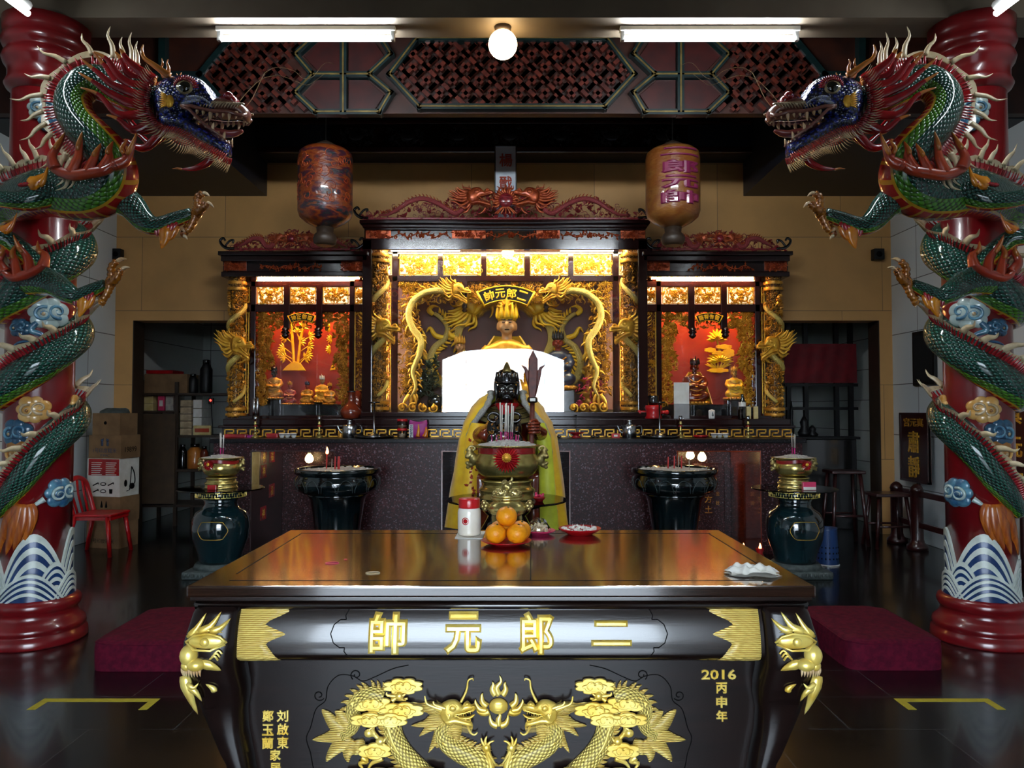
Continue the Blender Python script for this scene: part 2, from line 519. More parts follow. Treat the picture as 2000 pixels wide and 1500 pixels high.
def brick(name, c1, c2, mortar, bw, rh, ms=.004, rough=.4, coat=0., axis='XZ', bias=0., offset=.5, nz=.0, nc='#000000', spec=.5):
    m, t, b = newmat(name); setp(b, rough, 0, coat, spec)
    c = t.nodes.new('ShaderNodeNewGeometry'); sx = t.nodes.new('ShaderNodeSeparateXYZ'); cb = t.nodes.new('ShaderNodeCombineXYZ')
    t.links.new(c.outputs['Position'], sx.inputs[0])
    t.links.new(sx.outputs[axis[0]], cb.inputs[0]); t.links.new(sx.outputs[axis[1]], cb.inputs[1])
    n = node(t, 'ShaderNodeTexBrick', Scale=1.0); n.offset = offset
    n.inputs['Mortar Size'].default_value = ms; n.inputs['Brick Width'].default_value = bw; n.inputs['Row Height'].default_value = rh
    n.inputs['Color1'].default_value = (*lin(c1), 1); n.inputs['Color2'].default_value = (*lin(c2), 1); n.inputs['Mortar'].default_value = (*lin(mortar), 1)
    n.inputs['Mortar Smooth'].default_value = .1; n.inputs['Bias'].default_value = bias
    t.links.new(cb.outputs[0], n.inputs['Vector'])
    col = S(t, n.outputs['Color'])
    if nz:
        f = ramp(t, noise(t, S(t, c.outputs['Position']), 2.2, 5), [(.35, (0, 0, 0)), (.75, (nz, nz, nz))])
        col = mixc(t, f, col, nc)
    t.links.new(col.k, b.inputs['Base Color'])
    bump(t, b, S(t, n.outputs['Fac']) * -1.0, .3, .003)
    return m
brick('tile_white', '#dde4e6', '#d0d8da', '#4c5050', 1.0, .62, .005, .3, axis='YZ', offset=.0)
brick('tile_white_back', '#dcded8', '#d0d2cc', '#55554f', .45, .42, .005, .4, axis='XZ', offset=.0)
brick('tile_beige', '#dca868', '#cf9c5c', '#6c5a3c', 1.55, .93, .003, .45, axis='XZ', offset=.33, nz=.35, nc='#94764a')
brick('floor_tile', '#07090b', '#0a0c0f', '#3a3f42', .82, .42, .003, .22, coat=.25, axis='XY', offset=.5, nz=.5, nc='#0d0b09')

def granite(name, base, s1, s2, rough=.18):
    m, t, b = newmat(name); setp(b, .3, 0, .0, .22)
    co = coords(t)
    a = voro(t, co, 90, 'Color'); sp = t.nodes.new('ShaderNodeSeparateColor'); t.links.new(a.k, sp.inputs[0])
    f1 = S(t, sp.outputs[0]).gt(.72); f2 = S(t, sp.outputs[1]).gt(.93)
    c = mixc(t, f1, base, s1); c = mixc(t, f2, c, s2)
    t.links.new(c.k, b.inputs['Base Color'])
granite('granite_red', '#2a1316', '#4c2628', '#6a5860')
granite('granite_black', '#0c0b0d', '#17151a', '#2c2a30', .12)

def glass(name, refl, tint=(1, 1, 1)):
    """clear pane: passes light straight through and mirrors a part of it"""
    m, t, b = newmat(name); t.nodes.remove(b)
    o = t.nodes['Material Output']; tr = node(t, 'ShaderNodeBsdfTransparent', Color=(*tint, 1)); gl = node(t, 'ShaderNodeBsdfGlossy', Roughness=0.0)
    fr = node(t, 'ShaderNodeFresnel', IOR=1.5); mx = t.nodes.new('ShaderNodeMixShader')
    f = S(t, fr.outputs[0]) + (refl - .04)
    co = coords(t); f = f + noise(t, co, 3) * .004
    f = f.mn(1.0)
    t.links.new(f.k, mx.inputs[0]); t.links.new(tr.outputs[0], mx.inputs[1]); t.links.new(gl.outputs[0], mx.inputs[2]); t.links.new(mx.outputs[0], o.inputs[0])
glass('cabinet_glass', .075)
glass('side_glass', .035)
glass('table_glass', .08, (.75, .85, .86))
glass('clear_plastic', .06, (.93, .93, .95))

def scale_h(t, nu, nv):
    """staggered round scales from the UV of a swept body; returns height, u, v"""
    c = t.nodes.new('ShaderNodeUVMap'); sp = t.nodes.new('ShaderNodeSeparateXYZ'); t.links.new(c.outputs[0], sp.inputs[0])
    u, v = S(t, sp.outputs[0]), S(t, sp.outputs[1])
    def dome(du, dv):
        a = (u * nu + du).fr() - .5; b = (v * nv + dv).fr() - .5
        return (a * a + b * b * .8) * -4.2 + 1.0
    return dome(0, 0).mx(dome(.5, .5)), u, v
def dragon_body(name, nu=22, nv=26):
    m, t, b = newmat(name); setp(b, .2, 0, .7)
    h, u, v = scale_h(t, nu, nv)
    a = (u - .5).ab() * 2.0
    dark = mixc(t, h, '#04201c', '#0c4a3c'); lite = mixc(t, h, '#1c3a08', '#4a8a1e')
    seg = (v * 18).fr(); belly = mixc(t, seg.lt(.22), '#a8201a', '#c98a2a')
    c = mixc(t, a.gt(.56), dark, lite); c = mixc(t, a.gt(.73), c, '#c49420'); c = mixc(t, a.gt(.77), c, belly)
    t.links.new(c.k, b.inputs['Base Color'])
    hh = h * a.lt(.73) + seg * a.gt(.77) * .5
    bump(t, b, hh, .9, .012)
dragon_body('dragon_scales')
dragon_body('dragon_limb', 16, 34)
def beads(name, c1, c2, scale, dist=.006, rough=.2, metal=0., coat=.7):
    m, t, b = newmat(name); setp(b, rough, metal, coat)
    co = coords(t); d = voro(t, co, scale)
    c = ramp(t, d, [(0.05, c2), (.6, c1)]); t.links.new(c.k, b.inputs['Base Color'])
    bump(t, b, d * -1.0, .9, dist)
beads('blue_scales', '#060c30', '#2438a8', 48, .01)
beads('carved_filler', '#5a2410', '#b87828', 70, .01, .4, .4, .2)
beads('carved_gold_ground', '#4a2a0c', '#d8a23c', 60, .012, .35, .4, .1)
def gold_scales(name, c1, c2, nu=14, nv=60):
    m, t, b = newmat(name); setp(b, .36, .3, .2)
    h, u, v = scale_h(t, nu, nv)
    c = mixc(t, h, c1, c2); t.links.new(c.k, b.inputs['Base Color']); bump(t, b, h, .9, .006)
gold_scales('gold_scale_skin', '#6e4610', '#fae27a')
gold_scales('red_scale_skin', '#5a1418', '#c8585a', 12, 60)
def gold_stripes(name):
    m, t, b = newmat(name); setp(b, .4, .3, .2)
    co = coords(t, 'Object', (1, 1, 1)); w = node(t, 'ShaderNodeTexWave', Scale=62.0, Distortion=2.0); w.bands_direction = 'Z'
    w.inputs['Detail'].default_value = 1.0; w.inputs['Detail Scale'].default_value = .3
    t.links.new(co.k, w.inputs['Vector']); f = S(t, w.outputs['Fac'])
    c = mixc(t, f, '#c4962e', '#fae486'); t.links.new(c.k, b.inputs['Base Color']); bump(t, b, f, .7, .004)
gold_stripes('gold_hair')
def patchy(name, cs, scale, rough=.35, coat=.5):
    """weathered lantern paper: patches of several colours"""
    m, t, b = newmat(name); setp(b, rough, 0, coat)
    co = coords(t, 'Object', (1, 1, 2.2)); n = noise(t, co, scale, 6)
    c = ramp(t, n, [(.30 + .4 * i / max(1, len(cs) - 1), q) for i, q in enumerate(cs)])
    t.links.new(c.k, b.inputs['Base Color'])
    w = voro(t, co, 24); bump(t, b, noise(t, co, 40, 4) + w * .6, .5, .006)
patchy('lantern_red', ['#0c2228', '#12282e', '#6c2012', '#8a4416', '#4a1828', '#102a30', '#7c3c14'], 5.0)
patchy('lantern_tan', ['#6a3416', '#94602a', '#7a4218', '#8a5a28', '#5a2018'], 2.8)
pm('lantern_ink', '#7a1c48', '#8c2c54', 9, .4, coat=.3)
emit('tube_light', (.86, .94, 1.0), TUBE_L)
emit('globe_light', (1.0, .72, .36), GLOBE_L)
emit('warm_tube', (1.0, .84, .50), WARM_L)
emit('corner_tube', (.86, .94, 1.0), 36.0)
emit('orange_tube', (1.0, .52, .17), WARM_L * 1.5)
emit('backing_glow', (1.0, .86, .55), .9)
emit('bulb_light', (1.0, .72, .30), 14.0)
emit('flame_light', (1.0, .30, .10), 8.0)
emit('indicator', (1.0, .03, .02), 6.0)
# ================================================================== the room
DW = 9.6                                  # back wall
XL, XR = X(222, DW), X(1745, DW)
YF = -3.0                                 # entrance wall behind the viewer
ZC = 5.6
DC = 5.26                                 # dragon columns and beam
MIRX = X(994, DC)
def sbox(name, x0, x1, y0, y1, z0, z1, mat):
    b = MB(); b.box(x0, x1, y0, y1, z0, z1); return struct(b.build(name, mat))
DB = 12.6                                 # back rooms behind the wall
sbox('floor', XL - .3, XR + .3, YF - .3, DB + .2, -.2, 0, 'floor_tile')
sbox('ceiling', XL - .3, XR + .3, YF - .3, DW + .3, ZC, ZC + .2, 'ceiling_paint')
sbox('wall_left', XL - .3, XL, YF, DW, 0, ZC, 'tile_white')
sbox('wall_right', XR, XR + .3, YF, DW, 0, ZC, 'tile_white')
# back wall with its two door openings
zd = Z(626, DW)
b = MB()
xa, xb = X(257, DW), X(640, DW); xc, xd = X(1340, DW), X(1720, DW)
b.box(XL - .3, xa, DW, DW + .28, 0, zd); b.box(xb, xc, DW, DW + .28, 0, zd); b.box(xd, XR + .3, DW, DW + .28, 0, zd)
b.box(XL - .3, XR + .3, DW, DW + .28, zd, ZC)
struct(b.build('wall_back', 'tile_beige'))
# dark jamb linings
for i, x in enumerate((xa, xd)):
    s = 1 if x == xa else -1
    sbox('trim_%d' % (i + 1), x, x + s * .012, DW + .002, DW + .28, 0, zd, 'brown_trim')
# store rooms behind
sbox('wall_store_back', XL - .3, XR + .3, DB, DB + .2, 0, zd + .6, 'tile_white_back')
sbox('wall_store_left', XL - .3, XL - .1, DW + .28, DB, 0, zd + .6, 'tile_white_back')
sbox('wall_store_right', XR + .1, XR + .3, DW + .28, DB, 0, zd + .6, 'tile_white_back')
sbox('wall_store_middle', -.1, .1, DW + .28, DB, 0, zd + .6, 'tile_white_back')
sbox('ceiling_store', XL - .3, XR + .3, DW + .28, DB + .2, zd + .6, zd + .7, 'ceiling_paint')
# entrance wall behind the viewer, an arched opening to the daylight
VD = 2 * 8.78 - YF
op = [(862, 1000), (862, 701), (905, 684), (960, 679), (1030, 679), (1062, 686), (1103, 702), (1103, 1000)]
op = [((q[0] - 1000) * VD / FPX, EYE + (800 - q[1]) * VD / FPX) for q in op]
op[0] = (op[0][0], 0); op[-1] = (op[-1][0], 0)
b = MB()
outer = [(XL - .3, 0), (XL - .3, ZC), (XR + .3, ZC), (XR + .3, 0)]
b.shape([outer + op[::-1]], .25, 0, lambda x, z, o: V((x, YF - o, z)))
struct(b.build('wall_entrance', 'beige_wall_plain'))
sbox('unseen_ground', -40, 40, -60, YF - .35, -.25, -.05, 'asphalt')  # unseen dark ground, added so the table front mirrors less bright sky
# beam over the columns
sbox('trim_3', XL, XR, 5.13, 5.41, Z(53, DC), ZC, 'beam_paint')
# side soffits and the recess over the shrine
DL = 6.9
zs = Z(383, DW)
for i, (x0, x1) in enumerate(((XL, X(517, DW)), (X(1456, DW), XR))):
    sbox('trim_%d' % (4 + i), x0, x1, DL + .12, DW - .002, zs, ZC, 'bloom_navy')
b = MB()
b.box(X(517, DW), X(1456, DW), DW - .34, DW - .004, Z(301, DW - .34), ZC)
struct(b.build('trim_6', 'bloom_navy'))
b = MB(); zb = Z(301, DW - .34)
b.bbox(X(517, DW), X(1456, DW), DW - .40, DW - .34, zb, zb + .07, .01)
b.bbox(X(517, DW), X(1456, DW), DW - .38, DW - .34, zb + .36, zb + .41, .01)
struct(b.build('trim_7', 'red_wood'))

# ---- carved band under the recess ceiling
rng = random.Random(3)
def filigree(mb, x0, x1, z0, z1, fn, n, size, rng, m=0, h=.012, mask=None, curls=.25, flowers=.08):
    """openwork of leaves, tendrils and blossoms between x0..x1, z0..z1"""
    for i in range(n):
        x = rng.uniform(x0, x1); z = rng.uniform(z0, z1)
        if mask and not mask(x, z): continue
        k = rng.random(); s = size * rng.uniform(.7, 1.3)
        if k < flowers:
            for j in range(6): mb.leaf((x, z), j * PI / 3 + k * 9, s * .9, s * .34, h * 1.3, fn, m)
            c = fn(x, z, h * .7); mb.ell(c, s * .25, 6, 4, m)
        elif k < flowers + curls:
            sp = spiral(x, z, s * .95, s * .2, rng.uniform(0, 6.3), rng.choice((-1, 1)) * .95, 8)
            mb.tube([fn(q[0], q[1], h * .5) for q in sp], [s * .13 * (1 - .05 * j) for j in range(9)], 4, m)
        else:
            a = rng.uniform(0, 6.28)
            mb.leaf((x, z), a, s * 1.5, s * .38, h, fn, m)
            if k > .7: mb.leaf((x, z), a + .9, s * 1.1, s * .3, h, fn, m)
b = thing('carved_band', 'dark carved wooden band high on the wall behind the lanterns and the white name plate', 'carving', (X(990, DW), DW - .36, zb + .08))
m_ = MB(); m_.box(X(640, 9.2), X(1350, 9.2), DW - .36, DW - .335, zb + .08, zb + .35)
m_.build('board', 'dark_wood', b)
w = (X(1350, 9.2) - X(640, 9.2)) / 7
for i in range(7):
    m_ = MB(); x0 = X(640, 9.2) + i * w
    filigree(m_, x0 + .09, x0 + w - .09, zb + .12, zb + .31, face(DW - .36), 60, .035, rng)
    m_.ell((x0 + w / 2, DW - .365, zb + .215), (.09, .01, .06), 16, 6)
    m_.build('openwork', 'iron', b)

# ---- fretwork panel between beam and recess
zl = Z(220, DL)
lp = thing('fretwork_panel', 'dark wooden fretwork panel with hexagon frames above the hall, behind the tubes', 'panel', (0, DL, zl))
m_ = MB(); m_.box(XL, XR, DL + .04, DL + .1, zl, ZC); m_.box(XL, XR, DL + .005, DL + .1, zl - .006, zl)
m_.build('back_board', 'fret_back', lp)
def pz(px, py): q = P(px, py, DL); return (q.x, q.z)
def frame(mb, pts, w, d, m=0, closed=True, y=DL):
    n = len(pts)
    for i in range(n if closed else n - 1):
        a, c = pts[i], pts[(i + 1) % n]
        av = V((a[0], y, a[1])); cv = V((c[0], y, c[1])); t = (cv - av).normalized() * w * .5
        mb.obox(av - t, cv + t, w, d, (0, 1, 0), m)
def inside(p, poly):
    c = False; j = len(poly) - 1
    for i in range(len(poly)):
        a, b_ = poly[i], poly[j]
        if (a[1] > p[1]) != (b_[1] > p[1]) and p[0] < (b_[0] - a[0]) * (p[1] - a[1]) / (b_[1] - a[1]) + a[0]: c = not c
        j = i
    return c
def fret(mb, poly, cell, w, d):
    """diagonal basket-weave bars inside the outline"""
    xs = [p[0] for p in poly]; zs_ = [p[1] for p in poly]; c45 = math.sqrt(.5)
    n = int((max(xs) - min(xs) + max(zs_) - min(zs_)) / cell) + 3
    ox, oz = (min(xs) + max(xs)) / 2, (min(zs_) + max(zs_)) / 2
    for i in range(-n, n):
        for j in range(-n, n):
            k = (i + 2 * j) % 4
            u, v = i * cell, j * cell
            if (i + 2 * j) % 4 == 0: du, dv = 1.55 * cell, 0
            elif (i + 2 * j) % 4 == 2: du, dv = 0, 1.55 * cell
            else:
                du, dv = (.5 * cell, 0) if (j % 2) else (0, .5 * cell)
            e = []
            for sgn in (-1, 1):
                uu, vv = u + du * sgn, v + dv * sgn
                e.append((ox + (uu - vv) * c45, oz + (uu + vv) * c45))
            mid = ((e[0][0] + e[1][0]) / 2, (e[0][1] + e[1][1]) / 2)
            if not inside(mid, poly): continue
            for s_ in range(2):
                for _ in range(8):
                    if inside(e[s_], poly): break
                    e[s_] = tuple(mid[q] + (e[s_][q] - mid[q]) * .8 for q in (0, 1))
            mb.obox((e[0][0], DL + .012, e[0][1]), (e[1][0], DL + .012, e[1][1]), w, d, (0, 1, 0))
hexc = [pz(762, 148), pz(820, 211), pz(1180, 211), pz(1238, 148), pz(1185, 78), pz(815, 78)]
m_ = MB(); fret(m_, hexc, .085, .036, .05); m_.build('fretwork', 'fret_wood', lp)
m_ = MB(); frame(m_, hexc, .05, .09); m_.build('hexagon_frame', 'frame_teal', lp)
m_ = MB(); frame(m_, hexc, .014, .10); m_.build('gilt_line', 'frame_gold', lp)
for s in (-1, 1):
    def q(px, py): return pz(1000 + s * (1000 - px), py)
    side = [q(392, 148), q(455, 219), q(608, 219), q(566, 185), q(600, 148), q(566, 110), q(608, 72), q(455, 72)]
    m_ = MB(); fret(m_, side, .085, .036, .05); m_.build('fretwork', 'fret_wood', lp)
    hx = [q(578, 183), q(618, 221), q(742, 221), q(764, 183), q(722, 148), q(764, 108), q(742, 72), q(618, 72), q(578, 108), q(612, 148)]
    m_ = MB(); frame(m_, hx, .05, .08)
    frame(m_, [q(612, 148), q(724, 148)], .05, .08, closed=False); frame(m_, [q(672, 72), q(672, 221)], .06, .09, closed=False)
    m_.build('hexagon_frame', 'frame_teal', lp); m_ = MB()
    frame(m_, [q(392, 148), q(455, 219)], .05, .08, closed=False); frame(m_, [q(392, 148), q(455, 72)], .05, .08, closed=False)
    frame(m_, [q(392, 148), q(250, 148)], .05, .08, closed=False); frame(m_, [q(320, 72), q(320, 221)], .06, .09, closed=False)
    m_.build('hexagon_frame', 'frame_teal', lp)
    m_ = MB(); frame(m_, hx, .014, .09); frame(m_, [q(612, 148), q(724, 148)], .014, .09, closed=False); frame(m_, [q(672, 72), q(672, 221)], .016, .1, closed=False)
    m_.build('gilt_line', 'frame_gold', lp)
    for poly in ([(622, 155), (664, 155), (664, 218), (628, 218), (592, 184)], [(680, 155), (716, 155), (750, 184), (728, 218), (680, 218)],
                 [(622, 140), (664, 140), (664, 76), (628, 76), (592, 108)], [(680, 140), (716, 140), (750, 108), (728, 76), (680, 76)]):
        m_ = MB(); m_.shape([[q(*k) for k in poly]], .02, .006, face(DL + .03)); m_.build('field', 'panel_red', lp)

# ---- fluorescent tubes and the round lamp under the beam
zbm = Z(53, DC)
def tube_lamp(px0, px1, label):
    x0, x1 = X(px0, DC), X(px1, DC); c = (x0 + x1) / 2
    t = thing('fluorescent_lamp', label, 'lamp', (c, DC, zbm - .095), 'fluorescent tubes under the beam')
    m = MB(); m.bbox(x0 - .05, x1 + .05, DC - .03, DC + .03, zbm - .035, zbm - .002, .006)
    m.build('batten', 'white_plastic', t)
    for x in (x0 - .03, x1 + .03):
        m = MB(); m.bbox(x - .014, x + .014, DC - .016, DC + .016, zbm - .1, zbm - .033, .004); m.build('lamp_holder', 'white_plastic', t)
    m = MB(); m.tube([(x0 - .016, DC, zbm - .08), (x1 + .016, DC, zbm - .08)], .019, 14); m.build('tube', 'tube_light', t)
tube_lamp(428, 755, 'lit fluorescent tube under the beam, nearer the left dragon')
tube_lamp(1228, 1556, 'lit fluorescent tube under the beam, nearer the right dragon')
for s, lab in ((-1, 'lit fluorescent tube at the upper left corner behind the column'), (1, 'lit fluorescent tube at the upper right corner above the column')):
    xx = X(1000 + s * 1010, 4.6) ; zz = Z(-34, 4.4)
    t = thing('fluorescent_lamp', lab, 'lamp', (xx, 4.4, zz))
    x2 = xx - s * .02
    m = MB(); m.tube([(xx, 3.7, zz), (X(1000 + s * 962, 4.75), 4.75, zz)], .019, 12); m.build('tube', 'corner_tube', t)
    m = MB(); m.tube([(xx, 3.7, zz + .05), (X(1000 + s * 962, 4.75), 4.75, zz + .05)], [.03, .03], 8); m.build('batten', 'white_plastic', t)
    m = MB()
    for yy in (3.9, 4.55): m.tube([(xx - s * .05, yy, zz + .07), (xx - s * .05, yy, ZC)], .006, 6)
    m.build('hanger', 'steel', t)
gc = P(982, 87, DC)
t = thing('globe_lamp', 'round warm globe lamp glowing under the middle of the beam', 'lamp', tuple(gc))
m = MB(); m.ell(gc, .1, 28, 18); m.build('globe', 'globe_light', t)
m = MB(); m.lathe([(.045, gc.z + .085), (.055, gc.z + .1), (.06, zbm)], (gc.x, gc.y, 0), 20); m.build('socket', 'brown_trim', t)
# ================================================================== offering table in front
DT = 2.15
TW = Z(1145, DT)                                  # height of its top
tx0, tx1 = X(368, DT), X(1590, DT)
DTB = 3.15
TC = (tx0 + tx1) / 2
tab = thing('offering_table', 'dark carved wooden offering table with gold dragons and four gold characters, nearest the viewer', 'table', (TC, 2.6, 0))
PXM = FPX / DT
m = MB(); m.bbox(tx0, tx1, DT, DTB, TW - .032, TW, .006); m.build('tabletop', 'top_wood', tab)
m = MB()
def tl(px, py, px2, py2, w=.003):
    def g(a, b): 
        d = (EYE - TW) * FPX / (b - 800); return V((X(a, d), d, TW))
    m.obox(g(px, py), g(px2, py2), w, .002, (0, 0, 1))
tl(452, 1131, 1500, 1131); tl(466, 1118, 590, 1041); tl(1507, 1118, 1383, 1041); tl(590, 1040, 1385, 1040); tl(1037, 1041, 1036, 1131)
m.build('inlay_groove', 'black_line', tab)
m = MB()
z1 = TW - .032
m.bbox(tx0 + .006, tx1 - .006, DT + .012, DTB - .01, z1 - .013, z1, .003)
zm = Z(1184, DT)
prof = [(.03 * math.sin(PI * i / 8), .0) for i in range(9)]
m.tube([(tx0 + .02, DT + .03, z1 - .026), (tx1 - .02, DT + .03, z1 - .026)], .0135, 12, rb=.02, nrm=(0, 1, 0))
for x in (tx0 + .03, tx1 - .03): m.tube([(x, DT + .03, z1 - .026), (x, DTB - .03, z1 - .026)], .0135, 12, rb=.02, nrm=(1, 0, 0))
m.tube([(tx0 + .02, DTB - .03, z1 - .026), (tx1 - .02, DTB - .03, z1 - .026)], .0135, 12, rb=.02, nrm=(0, 1, 0))
m.build('moulding', 'table_wood', tab)
# bulging apron
za1, za0 = z1 - .038, Z(1299, DT)
def bulge(z):
    t = (za1 - z) / (za1 - za0); t = max(0, min(1, t))
    if t < .8: return DT + .022 - .0275 * (1 - ((t - .8) / .8) ** 2)
    return DT + .022 - .0275 + .045 * ((t - .8) / .2) ** 2
def apr(lift=0.): return lambda x, z, o: V((x, bulge(z) - lift - o, z))
ax0, ax1 = X(452, DT), X(1500, DT)
m = MB(); rows = []
for i in range(25):
    z = za1 + (za0 - za1) * i / 24
    rows.append([(ax0 + (ax1 - ax0) * j / 10, bulge(z), z) for j in range(11)])
m.grid(rows); 
m.box(ax0, ax1, DT + .06, DT + .09, za0, za1)
m.grid([[(ax0, bulge(za0), za0), (ax1, bulge(za0), za0)], [(ax0, DT + .075, za0 - .002), (ax1, DT + .075, za0 - .002)]], smooth=False)
ap = m.build('apron', 'table_wood', tab)
def tp(px, py): return (X(px, DT), Z(py, DT))
# inset cartouche outline
m = MB()
def side(s):
    c = 975
    r = [(690, 1190), (681, 1195), (676, 1205), (678, 1212), (667, 1212), (655, 1221), (649, 1238), (655, 1255), (667, 1264), (677, 1264), (676, 1271), (682, 1279), (692, 1284)]
    return [tp(c + s * (p[0] - c), p[1]) for p in r]
L = side(1); Rr = side(-1)
loop = L + Rr[::-1] + [L[0]]
path = []
for a, c in zip(loop, loop[1:]):
    for i in range(5): path.append((a[0] + (c[0] - a[0]) * i / 5, a[1] + (c[1] - a[1]) * i / 5))
path.append(loop[0])
m.tube([apr()(q[0], q[1], -.0003) for q in path], .0016, 6)
m.build('cartouche_line', 'black_line', ap)
# four characters
for ch, px, w in (('帥', 760, .107), ('元', 905, .106), ('郎', 1047, .1), ('二', 1192, .112)):
    m = MB(); c = tp(px, 1237); h = .112 if ch != '二' else .066
    m.text(ch, .1, .008, lambda x, z, o: apr()(c[0] + x, c[1] + z, o - .004), width=w, height=h, bev=.0052, res=3, cuts=(1, 12))
    m.build('gold_character', 'gold_paint', ap)
# flames at the apron's ends
def flame_edge(z):
    pts = [(1183, 540), (1190, 556), (1197, 567), (1206, 548), (1213, 531), (1221, 521), (1229, 540), (1235, 556), (1239, 564), (1246, 545), (1252, 531), (1257, 525), (1270, 535), (1283, 545), (1294, 552)]
    for a, c in zip(pts, pts[1:]):
        if a[0] <= z <= c[0]: return a[1] + (c[1] - a[1]) * (z - a[0]) / (c[0] - a[0])
    return pts[-1][1] if z > pts[-1][0] else pts[0][1]
for s in (1, -1):
    m = MB(); rows = []
    for i in range(45):
        py = 1183.5 + 109 * i / 44; xr = flame_edge(py); row = []
        for j in range(15):
            t = j / 14; px = 470 + (xr - 470) * t
            edge = min(1, 6 * (1 - t)) * min(1, .4 + 4 * t)
            rip = .0012 * math.sin((py + 7 * math.sin(t * 3 + py * .03)) * 1.25)
            q = tp(975 + s * (px - 975), py)
            row.append(apr()(q[0], q[1], .0015 + .006 * max(0, edge) + rip))
        rows.append(row)
    m.grid(rows)
    m.build('gold_flame', 'gold_hair', ap)
# scroll line under the apron + little spirals
m = MB()
for s in (1, -1):
    def w_(px, py, o=.002): q = tp(975 + s * (px - 975), py); return V((q[0], DT + .058 - o, q[1]))
    m.tube([w_(*q) for q in spiral(611, 1280, 11, 3, -1.5, 1.15, 14)], .0014, 5)
    m.tube(crv([w_(474, 1306), w_(500, 1296), (w_(540, 1296)), w_(580, 1296), w_(605, 1291), w_(640, 1290), w_(665, 1300), w_(690, 1301)], 4), .0016, 5)
m.build('scroll_line', 'black_line', ap)
# recessed front panel
DP = DT + .085
px0, px1 = X(462, DP), X(1496, DP)
m = MB(); m.box(px0, px1, DP, DP + .03, .14, za0 + .002)
m.box(px0, px1, DTB - .1, DTB - .07, .14, za1); 
for x in (px0, px1 - .03): m.box(x, x + .03, DP, DTB - .07, .14, za1)
fp = m.build('front_panel', 'panel_wood', tab)
def fpx(px, py): return (X(px, DP), Z(py, DP))
m = MB()
for s in (1, -1):
    def w_(px, py, o=.0): q = fpx(975 + s * (px - 975), py); return V((q[0], DP - o, q[1]))
    pth = [(800, 1299), (770, 1306), (735, 1322), (712, 1330), (692, 1320), (665, 1319), (645, 1340), (640, 1368), (622, 1385), (612, 1420), (604, 1442), (612, 1470), (618, 1500), (634, 1560)]
    m.tube(crv([w_(*q) for q in pth], 5), .0016, 5)
    for c, a in (((699, 1318), 2.2), ((628, 1358), .6)):
        m.tube([w_(*q) for q in spiral(*c, 11, 3, a, 1.2, 16)], .0018, 5)
m.build('scroll_line', 'black_line', fp)
def small_text(body, pts, size, mat='gold_paint', mb=None):
    m = MB()
    for ch, (px, py) in zip(body, pts):
        c = fpx(px, py); m.text(ch, size, .003, lambda x, z, o: V((c[0] + x, DP - o + .0005, c[1] + z)), bev=.0011, width=size if ch not in '1' else size * .15, height=size, res=2)
    return m
small_text('鄭玉蘭', [(530, 1398), (530, 1425), (530, 1451)], .033).build('gold_inscription', 'gold_paint', fp)
small_text('刘啟東', [(558, 1398), (559, 1424), (559, 1450)], .034).build('gold_inscription', 'gold_paint', fp)
small_text('家居', [(545, 1474), (545, 1500)], .032).build('gold_inscription', 'gold_paint', fp)
m = MB(); c = fpx(1399, 1317); m.text('2016', .04, .003, lambda x, z, o: V((c[0] + x, DP - o + .0005, c[1] + z)), bev=.0011, width=.1, height=.029); m.build('gold_inscription', 'gold_paint', fp)
small_text('丙申年', [(1404, 1343), (1404, 1371), (1404, 1398)], .032).build('gold_inscription', 'gold_paint', fp)

# legs with lion masks
def leg_rows():
    secs = [(1184, 384, 474), (1200, 376, 474), (1225, 370, 474), (1250, 364, 474), (1275, 362, 473), (1300, 364, 472), (1320, 372, 474), (1345, 380, 478), (1370, 385, 478), (1400, 392, 472), (1440, 410, 474), (1480, 428, 482), (1500, 440, 486), (1580, 460, 500), (1700, 470, 512), (1790, 452, 520), (1860, 440, 524)]
    rows = []
    for py, a, c in secs:
        z = Z(py, DT); x0, x1 = X(a, DT), X(c, DT); cx = (x0 + x1) / 2; hw = (x1 - x0) / 2
        t = max(0, 1 - abs(py - 1270) / 130); cy = DT + .065 - .03 * t; hd = .055 + .025 * t
        ring = []
        for k in range(24):
            a_ = 2 * PI * k / 24; ca, sa = math.cos(a_), math.sin(a_)
            e = .62
            ring.append(V((cx + hw * math.copysign(abs(ca) ** e, ca), cy + hd * math.copysign(abs(sa) ** e, sa), max(z, 0))))
        rows.append(ring)
    rows[-1] = [V((q.x, q.y, 0)) for q in rows[-1]]
    return rows
def make_leg(s, back=False):
    m = MB(); m.grid(leg_rows(), 0, True, True)
    n = len(m.v); m.f.append(list(range(24))); m.m.append(0); m.sm.append(False)
    fl = (lambda q: q) if s > 0 else (lambda q: V((2 * TC - q.x, q.y, q.z)))
    if back:
        f0 = fl; fl = lambda q: (lambda r: V((r.x, 2 * 2.65 - r.y, r.z)))(f0(q))
    return m.mapped(fl), fl
